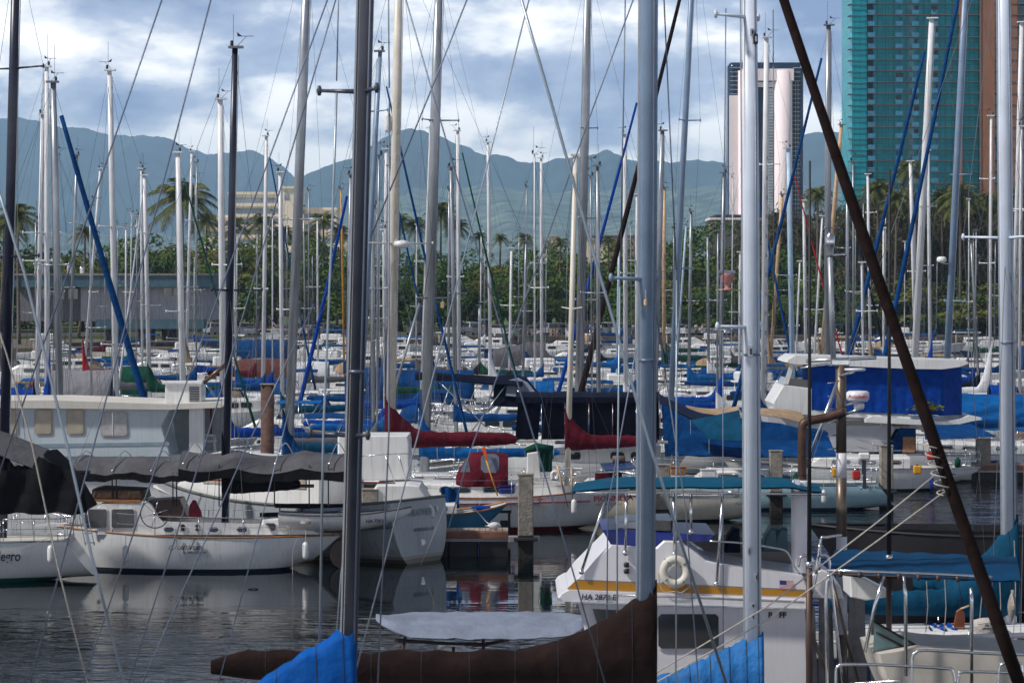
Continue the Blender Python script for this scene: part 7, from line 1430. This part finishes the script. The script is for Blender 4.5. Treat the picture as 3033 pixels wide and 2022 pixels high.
# ---------------------------------------------------------------- right hand bimini boat, black hull, poles
T = thing('sailing_yacht', 'big black hulled yacht lying behind the blue awnings at the lower right', 'yacht', (X(2800, 113), F / 113, 0)); Hh = Hull(Vector((X(3300, 113), F / 113, 0)), math.pi, 0, 8.0, 3.6, 2.3, 2.32, 2.5, bs=.85, kst=-.2, rs=-.1); Hh.mesh('hull', mat('black_topsides', (.010, .009, .014), .5, var=.3), T); Hh.deck(T, M_dgrey); Hh.rail(T, M_black, .04); Hh.house(T, 2, 6, .12, .5, win=0, m=M_dgrey)
def bimini_boat():
    K = 170.0; d = F / K; T = thing('cabin_boat', 'white cabin boat with a wide blue bimini on steel tubes at the lower right', 'cabin boat', (X(2900, K), d, 0))
    Hh = Hull(Vector((X(3150, K), d + .3, 0)), math.pi, -2.0, 3.0, 2.7, 1.45, 1.5, 1.9, bs=.85, kst=-.2, rs=-.1); Hh.mesh('hull', HUL['cream'], T)
    b = MB(); prof(b, [(2580, 1920), (2700, 1900), (2760, 1908), (3100, 1930), (3200, 1990), (3200, 2080), (2640, 2080), (2600, 1990)], K, d - .6, 2.3, inset=.08); b.build('cabin_top', mat('cream_deck_paint', (.50, .47, .42), .5, var=.1), T)
    b = MB(); prof(b, [(2578, 1922), (2582, 1832), (2700, 1898)], K, d - .4, .03, inset=0); b.build('side_glass', mat('sea_green_glass', (.13, .22, .22), .15, var=.15), T)
    for a, c in (((2582, 1832), (2702, 1900)), ((2586, 1862), (2668, 1906)), ((2578, 1922), (2702, 1899))): MB().tube([P(*a, K, -.42), P(*c, K, -.42)], .02, 5).build('glass_frame', M_black, T)
    b = MB(); prof(b, [(2540, 1690), (2562, 1724), (2672, 1780), (2668, 1788), (2590, 1800), (2545, 1790)], K, d + 1.2, 1.2, inset=.02); b.build('cabin_brow', M_gelcoat, T)
    g = [[Vector((X(lerp(2452, 3010, i / 20) + (lerp(-10, 60, v) if True else 0), K), d - .8 + 2.8 * v, lerp(Z(lerp(1686, 1706, i / 20), K), Z(lerp(1640, 1664, i / 20), K) - .10, v) + .05 * math.sin(math.pi * v) + .015 * math.sin(i * 1.7 + v * 4))) for v in (0, .25, .5, .75, 1)] for i in range(21)]
    MB().sheet(g, .02).build('bimini_top', mat('deep_sky_canvas', (.002, .042, .11), .8, spec=.1, var=.2, vs=1.5, bump=.4, bs=4), T)
    kk = F / (d - .85); MB().tube([P(2448, 1688, kk), P(2600, 1693, kk), P(2800, 1701, kk), P(2938, 1708, kk)], .026, 8).build('front_tube', M_steel, T); MB().tube([P(2466, 1698, kk), P(2700, 1708, kk), P(2870, 1714, kk)], .014, 6).build('lower_tube', M_bronze2, T)
    for pts in (((2457, 1692), (2450, 1720), (2446, 1780), (2452, 2100)), ((2876, 1740), (2878, 1780), (2878, 2100)), ((2618, 1705), (2592, 1790), (2562, 1930)), ((2676, 1705), (2682, 1760), (2684, 2000))): MB().tube([P(x, y, kk) for x, y in pts], .032, 8).build('bimini_leg', M_steel, T)
    for i in range(8): x = 2486 + i * 58; MB().tube([P(x, 1690 + (x - 2448) * .04, kk, -.03), P(x + 3, 1706 + (x - 2448) * .04, kk, -.03)], .03, 6).build('lashing', M_bronze2, T)
    # bow rails
    k2 = F / (d - 1.3)
    for pts in (((2475, 2100), (2476, 1990), (2484, 1972), (2500, 1966), (2620, 1968), (2800, 1978), (2822, 1986), (2830, 2030)), ((2700, 2050), (2702, 1950), (2712, 1932), (2740, 1924), (2880, 1932), (3040, 1938)), ((2836, 2060), (2840, 2000), (2860, 1988), (3040, 1992)), ((2956, 2060), (2960, 1980), (2976, 1962), (3010, 1960), (3026, 1972), (3030, 2040))): MB().tube(cat_rom([P(x, y, k2) for x, y in pts], 3), .027, 8).build('bow_rail', M_steel, T)
    MB().tube([P(2690, 1892, F / (d + 1.9)), P(3100, 1878, F / (d + 1.9))], .055, 8).build('boom', M_white, T)
M_bronze2 = mat('brown_pole_paint', (.09, .055, .045), .5, .3, var=.2)
bimini_boat()
for i, (x, y0, y1, K, lb) in enumerate(((2388, 480, 1660, 168, 'left of the two tall black whip poles on the right side'), (2622, 503, 1640, 166, 'right of the two tall black whip poles, in front of the trawler curtains'))):
    t = thing('whip_pole', lb, 'pole', P(x, 2080, K)); MB().tube([P(x + 2, y0, K, -.5), P(x, y1, K, -.5)], [.018, .042], 8).build('black_rod', M_black, t); MB().tube([P(x, y1, K, -.5), P(x, 2120, K, -.5)], .06 if i == 0 else .052, 8).build('brown_base', M_bronze2, t); MB().tube([P(x, y1 - 6, K, -.5), P(x, y1 + 12, K, -.5)], .065, 8).build('ferrule', M_steel, t)
# ---------------------------------------------------------------- sails and masts close to the camera
def near_boat(label, top, bot, w, K, m, boom, cover, zc, zb, Lb, spr, **k):
    k.setdefault('L', 9.0); return sailboat(label, top, bot, w, K, m, boom, cover, zc=zc, zb=zb, Lb=Lb, spr=spr, D=2, fixK=True, group=None, name='sloop', wires=k.pop('wires', 1.1), **k)
near_boat('sloop with a dark slate mast left of centre and bright blue sail cover', (1084, 0), (1036, 1857), 46, 215, 'slate', -1, 'blue3', 1800, 2.25, 3.6, (272, 1290), ckw=dict(seam=6, spread=2.6, cpow=.85, fat=1.35, hgt=.45), yaw=.20, offtop=18.0, mrad=.115, spw=.50, seed=2, hullkw=dict(fs=1.3, fm=1.3, fb=1.7), shr=False, ties=0)
near_boat('sloop with a thick steel blue mast and a long dark brown sail cover', (1922, 0), (1914, 1747), 56, 187, 'sblue', -1, 'brown', 1690, 2.68, 7.35, (828,), ckw=dict(spread=2.3, cpow=1.9, hgt=.62, sag=.10, seam=9, fat=1.1), yaw=0.0, offtop=19.9, mrad=.150, spw=.48, furl=('brown', 37, 6.1, .93), boomm=M_brown, L=14.3, seed=3, shr=False, ties=0, hullkw=dict(B=3.0))
near_boat('sloop with a thick pale mast and a crumpled sky blue sail cover, right of centre', (2221, 0), (2231, 1890), 52, 173, 'paleg', -1, 'sky', 1815, 1.85, 2.0, (52, 970), ckw=dict(seam=6, spread=1.5, cpow=.9, hgt=.60, fat=1.5, drop=.3), yaw=0.0, offtop=13.9, mrad=.150, spw=.50, L=7.6, Ju=2.2, seed=5, shr=False, ties=0, hullkw=dict(B=2.6))
near_boat('sloop with a wide white mast at the right and a heavy teal blue sail cover', (2974, 0), (2988, 1560), 44, 144, 'paleg', -1, 'teal2', 1500, 2.2, 4.2, (705,), ckw=dict(seam=6, spread=1.6, cpow=1.3, hgt=.6, fat=1.4), yaw=.08, offtop=16.5, mrad=.150, spw=.75, hull='navy', deckm=M_dgrey, L=9.5, seed=6, hullkw=dict(B=2.8, fs=1.3, fm=1.3), shr=True, ties=0)
near_s = lambda label, pts, w, K, m, name='rigging_wire', cat='rigging wire': MB().tube([P(x, y, K) for x, y in pts], w / K / 2, 6).build('wire', m, thing(name, label, cat, P(pts[-1][0], pts[-1][1], K)))
M_sw = mat('foreground_wire', (.14, .17, .24), .4, .3, var=.1); M_sw2 = mat('pale_foreground_stay', (.30, .36, .42), .35, .4, var=.1)
near_s('thick pale blue-grey stay crossing the lower left corner', [(-40, 450), (70, 800), (200, 1322), (270, 1640), (372, 2040)], 9, 215, M_sw2)
near_s('thinner buff stay left of the thick pale stay at the lower left', [(-60, 800), (20, 1050), (96, 1322), (172, 1680), (266, 2050)], 5, 212, M_rope)
near_s('long blue-grey stay leaning left from above the navy masthead', [(640, -60), (513, 429), (277, 1322), (78, 2060)], 5, 211, M_sw)
near_s('blue-grey stay leaning left over the leaning white mast', [(500, -60), (348, 384), (-30, 1480)], 5, 209, M_sw)
near_s('blue-grey stay falling left across the stern of the script-named sloop', [(992, -60), (760, 571), (482, 1322), (235, 2050)], 4.5, 213, M_sw)
near_s('blue-grey stay falling left through the middle of the script-named sloop', [(1012, -60), (916, 268), (606, 1322), (372, 2050)], 4.5, 210, M_sw)
near_s('short steep stay falling left under the second grey awning', [(860, 1200), (759, 1599), (640, 2050)], 3.5, 208, M_sw)
near_s('stay falling left across the pilothouse roof and wheel', [(930, 900), (732, 1322), (474, 1900), (410, 2050)], 4, 207, M_sw)
near_s('thick straight stay running down right behind the steel blue mast', [(1527, -60), (1640, 330), (1743, 700), (1926, 1322), (2160, 2050)], 9, 205, M_sw2)
near_s('thin stay running down right through the gap in the ridges', [(1185, -60), (1403, 700), (1622, 1433), (1800, 2050)], 4.5, 206, M_sw)
near_s('stay leaning left from the top centre down to the grey tarpaulin', [(1582, -60), (1390, 700), (1229, 1322), (1050, 2000)], 4.5, 204, M_sw2)
near_s('stay leaning left through the cream mizzen mast', [(1898, -60), (1743, 357), (1623, 700), (1392, 1340), (1330, 1560)], 4, 203, M_sw)
near_s('stay leaning left behind the stepped grey mast', [(1407, -60), (1273, 277), (1099, 700)], 4.5, 202, M_sw)
K = 215
for i, (pts, w) in enumerate([([(1004, -60), (997, 240)], 4), ([(997, 275), (985, 640), (958, 1270), (944, 2040)], 7), ([(1150, -60), (1153, 262)], 4), ([(1153, 300), (1152, 1280), (1118, 2040)], 5), ([(1068, 1290), (1010, 1700), (985, 2040)], 4)]):
    near_s(('short shroud above the left spreader of the dark slate mast', 'pale double shroud below the left spreader of the dark slate mast', 'short shroud above the right spreader of the dark slate mast', 'shroud below the right spreader of the dark slate mast', 'white halyard running down the dark slate mast into its blue cover')[i], pts, w, K, M_sw2 if i in (1, 4) else M_sw)
K = 187
for i, (pts, w) in enumerate([([(1853, -60), (1838, 800)], 4), ([(1836, 850), (1828, 1500), (1828, 2040)], 5), ([(1964, -60), (2003, 800)], 4), ([(2004, 830), (2002, 2040)], 5), ([(1912, 880), (1800, 1500), (1796, 2040)], 4), ([(1940, 900), (2030, 1500), (2070, 2040)], 4)]):
    near_s(('upper left shroud of the steel blue mast', 'lower left shroud of the steel blue mast', 'upper right shroud of the steel blue mast', 'lower right shroud of the steel blue mast', 'inner left shroud of the steel blue mast', 'inner right shroud of the steel blue mast')[i], pts, w, K, M_sw2 if i in (1, 3) else M_sw)
K = 173
for i, (pts, w) in enumerate([([(2150, 25), (2141, 965)], 3.5), ([(2141, 985), (2142, 2040)], 3), ([(2290, 30), (2292, 965)], 3.5), ([(2218, 100), (2205, 960)], 3)]):
    near_s(('left shroud between the spreaders of the thick pale mast', 'lower left shroud of the thick pale mast', 'right shroud between the spreaders of the thick pale mast', 'halyard along the face of the thick pale mast')[i], pts, w, K, M_sw)
near_s('upper pale rope slanting from the dark furled sail down to the sky blue cover', [(2772, 1404), (2600, 1545), (2273, 1795), (1945, 1990)], 4.5, 183, M_rope, 'rope', 'rope')
near_s('lower pale rope slanting from the dark furled sail down to the sky blue cover', [(2800, 1454), (2600, 1600), (2273, 1835), (1925, 2030)], 4.5, 184, M_rope, 'rope', 'rope')
t = thing('rope', 'pale rope wound in coils round the dark furled sail at the right', 'rope', P(2760, 1380, 186)); K = 187
pts = []
for i in range(70):
    y = 1300 + i * 2.4; x = 2752 + (y - 1300) * .30 - 4; a = i * .52; pts.append(P(x + 21 * math.cos(a), y, K, .11 * math.sin(a) - .02))
MB().tube(pts, .012, 5).build('coil', M_rope, t)
# tracks and slides on the big near masts
for o in list(SC.objects):
    if o.name.startswith('mast') and o.parent and o.parent.name.startswith('sloop') and o.parent.location.y < 62 and 'masthead' not in o.name:
        L_ = o.parent.location; zs = [v.co.z for v in o.data.vertices]; z0, z1 = min(zs), max(zs); lo = [v.co for v in o.data.vertices if v.co.z < z0 + .1]; hi = [v.co for v in o.data.vertices if v.co.z > z1 - .1]
        ca, cb = sum(lo, Vector()) / len(lo) + L_, sum(hi, Vector()) / len(hi) + L_; r = (max(v.x for v in lo) - min(v.x for v in lo)) / 2
        off = Vector((r * .62, -r * .62, 0)); MB().tube([ca + off, cb + off * .9], .016, 6).build('luff_groove', M_sw, o); MB().tube([ca + Vector((-r * .75, -r * .5, 0)), cb + Vector((-r * .7, -r * .45, 0))], .007, 4).build('mast_halyard', M_rope, o)
        for k, z in enumerate((7.6,)): q = ca.lerp(cb, (z - ca.z) / (cb.z - ca.z)); MB().tube([q + Vector((0, 0, -.02)), q + Vector((0, 0, .02))], r * 1.02, 16).build('mast_band', M_sw, o)
# fittings on the thick pale mast
for (x, y, w, h_, m, lb) in ((2226, 98, 12, 22, M_alu, 'halyard exit box high on the thick pale mast'), (2236, 118, 14, 30, M_black, 'black cleat high on the thick pale mast'), (2221, 1040, 14, 32, M_alu, 'pale cleat block midway down the thick pale mast'), (2216, 1630, 8, 26, M_alu, 'uppermost small cleat low on the thick pale mast'), (2237, 1706, 8, 24, M_alu, 'middle small cleat low on the thick pale mast'), (2228, 1790, 14, 16, M_alu, 'square winch low on the thick pale mast'), (2228, 1822, 9, 24, M_alu, 'lowest small cleat on the thick pale mast')):
    t = thing('mast_cleat', lb, 'cleat', P(x, y, 173, -.17)); MB().box(P(x, y, 173, -.125), (w / 173, .05, h_ / 173), bev=.008).build('plate', m, t); MB().box(P(x + 1, y, 173, -.155), (w / 173 * .4, .03, h_ / 173 * .55), bev=.005).build('slot', M_black if m != M_black else M_alu, t)
for (x, y, K, lb) in ((1910, 896, 187, 'brass coloured block hanging under the spreader of the steel blue mast'), (1311, 903, 77, 'tan wooden block under the spreader of the stepped grey mast'), (670, 856, 95, 'small white block on the black-capped navy mast'), (22, 782, 99, 'small white block under the spreader of the mast at the left edge')):
    t = thing('rigging_block', lb, 'block', P(x, y, K, -.2)); MB().box(P(x, y, K, -.22), (.055 if K > 90 else .14, .05, .11 if K > 90 else .24), bev=.02).build('cheek', M_woodmast if 'tan' in lb or 'brass' in lb else M_gelcoat, t); MB().tube([P(x, y, K, -.22), P(x, y, K, -.22) + Vector((0, 0, .2))], .012, 4).build('strop', M_rope, t)
# grey tarpaulin boat
def tarp_boat():
    K = 150.0; d = F / K; T = thing('covered_launch', 'small launch shaded by a crumpled lavender grey tarpaulin on dark poles', 'launch', (X(1440, K), d, 0)); g = []
    for i in range(31):
        t = i / 30; x = lerp(1114, 1756, t); yn_ = 1842 + 12 * math.sin(math.pi * t) ** .6 - 26 * (1 - min(1, t * 6)) - 22 * max(0, (t - .88) / .12); row = []
        for j in range(9):
            v = j / 8; z = lerp(Z(yn_, K), Z(1812, K) - .13, min(1, v * 1.1)) + .05 * math.sin(math.pi * v) + .035 * noise.noise(Vector((i * .5, v * 3, 1))); w_ = 1 - .9 * abs(2 * t - 1) ** 6; row.append(Vector((X(x, K), d - 1.2 * w_ + 2.4 * v * w_, z - (.10 if j == 0 else 0))))
        g.append(row)
    MB().sheet(g, .02).build('tarpaulin', M_ltarp, T)
    for (a, c) in (((1208, 1850), (1166, 2080)), ((1432, 1858), (1434, 2080)), ((1694, 1850), (1698, 2080)), ((1345, 1905), (1335, 2080))): MB().tube([P(*a, K, -.5), P(*c, K, -.5)], .032, 8).build('pole', mat('dark_brown_pole', (.03, .016, .014), .7), T)
    MB().tube([P(1170, 1886, K, -.4), P(1300, 1896, K, -.4), P(1440, 1900, K, -.4), P(1510, 1884, K, -.4)], .035, 8).build('ridge_beam', mat('dark_brown_pole', (.03, .016, .014)), T); MB().tube([P(1185, 1872, K, -.2), P(1330, 1882, K, -.2), P(1440, 1868, K, -.2)], [.04, .06, .04], 8).build('rolled_cloth', M_brown, T); MB().tube([P(1460, 1872, K, -.1), P(1600, 1872, K, -.1), P(1690, 1852, K, -.1)], [.03, .06, .04], 8).build('blue_roll', M_blue, T)
    Hh = Hull(Vector((X(1180, K), d, 0)), 0.05, 0, 3.9, 1.9, .85, .8, 1.1, bs=.8, kst=-.1, rs=-.1); Hh.mesh('hull', HUL['white'], T); Hh.deck(T); b = MB(); prof(b, [(1300, 2040), (1296, 1916), (1320, 1906), (1360, 1910), (1384, 1930), (1500, 1950), (1510, 2040)], K, d - .3, .9, inset=.05); b.build('console', M_gelcoat, T)
tarp_boat()
t = thing('hanging_sail_bag', 'sagging teal blue sail bag hung below the boom of the wide white mast', 'sail bag', P(2880, 1760, 150)); g = []
for i in range(15):
    u = i / 14; x = lerp(2700, 2985, u); bot = 1745 + 50 * math.sin(math.pi * min(1, u * 1.1)) ** .8; g.append([P(x, lerp(1700 - 10 * u, bot, v), 140, -.3 * math.sin(math.pi * v) + .06 * math.sin(i * 1.4 + v * 5)) for v in (0, .25, .5, .75, 1)])
MB().sheet(g, .02).build('canvas', M_teal, t)
t = thing('floating_stick', 'short dark stick floating on the calm water in front of the script-named sloop', 'stick', P(750, 1745, 102.6)); c = Vector((X(750, 102.6), F / 102.6, .01)); MB().tube([c + Vector((-.14, 0, 0)), c + Vector((.02, .02, .02)), c + Vector((.14, 0, 0))], .018, 5).build('wood', M_brown, t)
# fenders, mooring lines and deck clutter
for px, y, d, c, lb in ((372, 1640, 86.55, 0, 'white fender hung amidships from the script-named sloop'), (905, 1630, 86.75, 0, 'white fender hung near the stern of the script-named sloop'), (150, 1640, 83.4, 0, 'white fender on the sloop cut by the left edge'), (1420, 1530, 100.7, 1, 'blue fender on the white ketch beside the concrete pile'), (1700, 1500, 100.7, 0, 'white fender under the cove stripe of the white ketch'), (2440, 1470, 109.9, 0, 'white fender on the pale blue sloop'), (2760, 1432, 121.0, 1, 'blue fender on the light grey sloop at the right')):
    k = F / d; t = thing('fender', lb, 'fender', P(px, y, k)); c_ = P(px, y, k); MB().lathe([(.02, -.27), (.08, -.23), (.10, -.15), (.10, .15), (.08, .23), (.02, .27)], c_, n=12).build('bladder', M_gelcoat if not c else M_bluep, t); MB().tube([c_ + Vector((0, 0, .26)), c_ + Vector((0, .1, .62))], .012, 4).build('lanyard', M_rope, t)
for pts, d, lb in (([(880, 1592), (866, 1640), (868, 1716)], 86.6, 'slack mooring line dropping into the water from the stern of the script-named sloop'), ([(1318, 1500), (1260, 1640), (1246, 1672)], 88.6, 'doubled mooring line running down the grey transom'), ([(150, 1590), (60, 1622), (-20, 1640)], 82.9, 'thin white line drawn along the side of the sloop at the left edge')):
    k = F / d; t = thing('mooring_line', lb, 'rope', P(*pts[0], k)); MB().tube(cat_rom([P(x, y, k) for x, y in pts], 4), .012, 4).build('line', M_rope, t)
rg = random.Random(31); GN = ['red jerrycan', 'yellow jerrycan', 'blue dock box', 'white dock box', 'coil of rope', 'brown hatch cover', 'green gas bottle']
for i, (px, y, K, k) in enumerate([(610, 1388, 92.5, 0), (2480, 1400, 77, 1), (2720, 1392, 70.5, 1), (2800, 1384, 70.5, 3), (2760, 1350, 69.8, 0), (1700, 1402, 83, 3), (1500, 1452, 83, 2), (2360, 1420, 78, 6), (2940, 1376, 66, 2), (1770, 1432, 83, 4), (2010, 1396, 80, 5), (2100, 1404, 80, 3), (2840, 1372, 70, 6), (905, 1552, 97, 4)]):
    m = [mat('red_plastic', (.45, .015, .015)), M_yellow, M_bluep, M_gelcoat, M_rope, M_teak, M_green][k]; t = thing('deck_gear', GN[k] + ' on deck ' + ['by the red-roofed davit', 'right of the steel post', 'left of the dark tilted sail', 'under the dark tilted sail', 'behind the light grey sloop', 'near the maroon weather cloth', 'beside the concrete pile', 'left of the white stack', 'at the far right pile', 'by the ketch stern', 'right of the big foreground mast', 'left of the thick pale mast', 'far right of the grey sloop', 'at the stern of the script-named sloop'][i], 'deck gear', P(px, y, K)); c_ = P(px, y, K, .3)
    if k == 4: MB().tube([c_ + Vector((.17 * math.cos(a), .17 * math.sin(a), .02 * a / 6.3)) for a in [i2 * .5 for i2 in range(50)]], .018, 5).build('coil', m, t)
    elif k == 6: MB().lathe([(.02, -.2), (.13, -.17), (.13, .12), (.05, .2), (.05, .26), (.01, .26)], c_, n=12).build('bottle', m, t); MB().tube([c_ + Vector((0, 0, .26)), c_ + Vector((0, 0, .31))], .04, 8).build('valve', M_steel, t)
    else: MB().box(c_, (.34 if k < 2 else .6, .26, .36 if k < 2 else .28), bev=.05).build('body', m, t); MB().box(c_ + Vector((0, 0, .20 if k < 2 else .16)), (.1 if k < 2 else .64, .08 if k < 2 else .3, .05), bev=.015).build('lid', M_black if k < 2 else m, t)
K = 146.0
t = thing('canvas_bag', 'slumped white canvas bag on deck behind the dark tilted sail', 'bag', P(2920, 1935, K)); MB().lathe([(.05, -.28), (.30, -.26), (.34, -.05), (.28, .2), (.31, .30), (.1, .36)], P(2921, 1882, K), n=14).build('sack', mat('dirty_white_canvas', (.42, .40, .38), .85, spec=.1, var=.2, vs=3, bump=.8, bs=5), t); MB().tube([P(2890, 1842, K, -.3), P(2921, 1836, K, -.34), P(2952, 1844, K, -.3)], .015, 5).build('drawstring', M_rope, t)
t = thing('rudder_blade', 'varnished red-brown rudder blade standing among the dark gear', 'rudder', P(2848, 1925, K)); MB().prism([P(x, y, K, .2) for x, y in ((2836, 1920), (2830, 1850), (2838, 1812), (2850, 1804), (2862, 1816), (2864, 1880), (2858, 1922))], (0, .07, 0), inset=.02).build('blade', mat('red_brown_varnish', (.16, .045, .018), .35, var=.3, vs=5), t); MB().tube([P(2850, 1806, K, .22), P(2876, 1796, K, .22)], .02, 6).build('tiller', M_woodmast, t)
t = thing('folded_cloth', 'crumpled blue cloth thrown over the dark deck beside the rudder blade', 'cloth', P(2790, 1880, K)); MB().sheet([[P(2756 + i * 8, 1868 + 5 * math.sin(i * 2.1) + 12 * (v < .2), K, .9 * v) + Vector((0, 0, .10 * math.sin(i * 1.3 + v * 7))) for v in (0, .2, .5, .8, 1)] for i in range(11)], .04).build('cloth', M_bluef, t)
t = thing('wooden_bench', 'long varnished cockpit bench with slatted seat behind the bow rails', 'bench', P(2900, 1930, K)); b_ = MB(); b_.box(P(2890, 1912, K, -.2), (1.35, .35, .05), bev=.01); b_.build('seat', M_teak, t)
for x in (2800, 2890, 2978): MB().box(P(x, 1926, K, -.2), (.10, .28, .16), bev=.01).build('leg', M_teak, t)
for i, (x, y0, y1) in enumerate(((2744, 1720, 1870), (2798, 1716, 1880), (2904, 1700, 1830), (2960, 1690, 1900), (3004, 1600, 1880))):
    t = thing('halyard_tail', ('first', 'second', 'third', 'fourth', 'fifth')[i] + ' thin line from the left hanging behind the front tube of the blue bimini', 'rope', P(x, y0, 150)); MB().tube([P(x, y0, 150), P(x + 4, (y0 + y1) / 2, 150), P(x - 2, y1, 150)], .011, 4).build('line', M_rope, t)
t = thing('white_halyard_bundle', 'bundle of pale looped ropes hung on the foot of the wide white mast', 'rope bundle', P(2992, 1790, 150)); 
for i in range(6): MB().tube(cat_rom([P(2996 + 3 * math.sin(i), 1745, 150, -.1), P(2982 + i * 3, 1790, 150, -.15 - .02 * i), P(2990 + 2 * i, 1840 - i * 5, 150, -.15), P(3004, 1790, 150, -.1), P(2998, 1748, 150, -.1)], 4), .014, 4).build('loop', M_rope, t)
# ---------------------------------------------------------------- air
hz = MB().box((0, 8400, 424), (24000, 17200, 852)).build('haze', None)
m = bpy.data.materials.new('haze_air'); m.use_nodes = True; nt = m.node_tree; nt.nodes.clear(); o_ = nt.nodes.new('ShaderNodeOutputMaterial'); v_ = nt.nodes.new('ShaderNodeVolumePrincipled'); v_.inputs['Color'].default_value = (.46, .70, 1, 1); v_.inputs['Density'].default_value = 7.8e-5; v_.inputs['Anisotropy'].default_value = 0; nt.links.new(v_.outputs[0], o_.inputs['Volume'])
hz.data.materials.clear(); hz.data.materials.append(m); tag(hz, kind='stuff')
SC.cycles.volume_bounces = 2; SC.cycles.max_bounces = 10
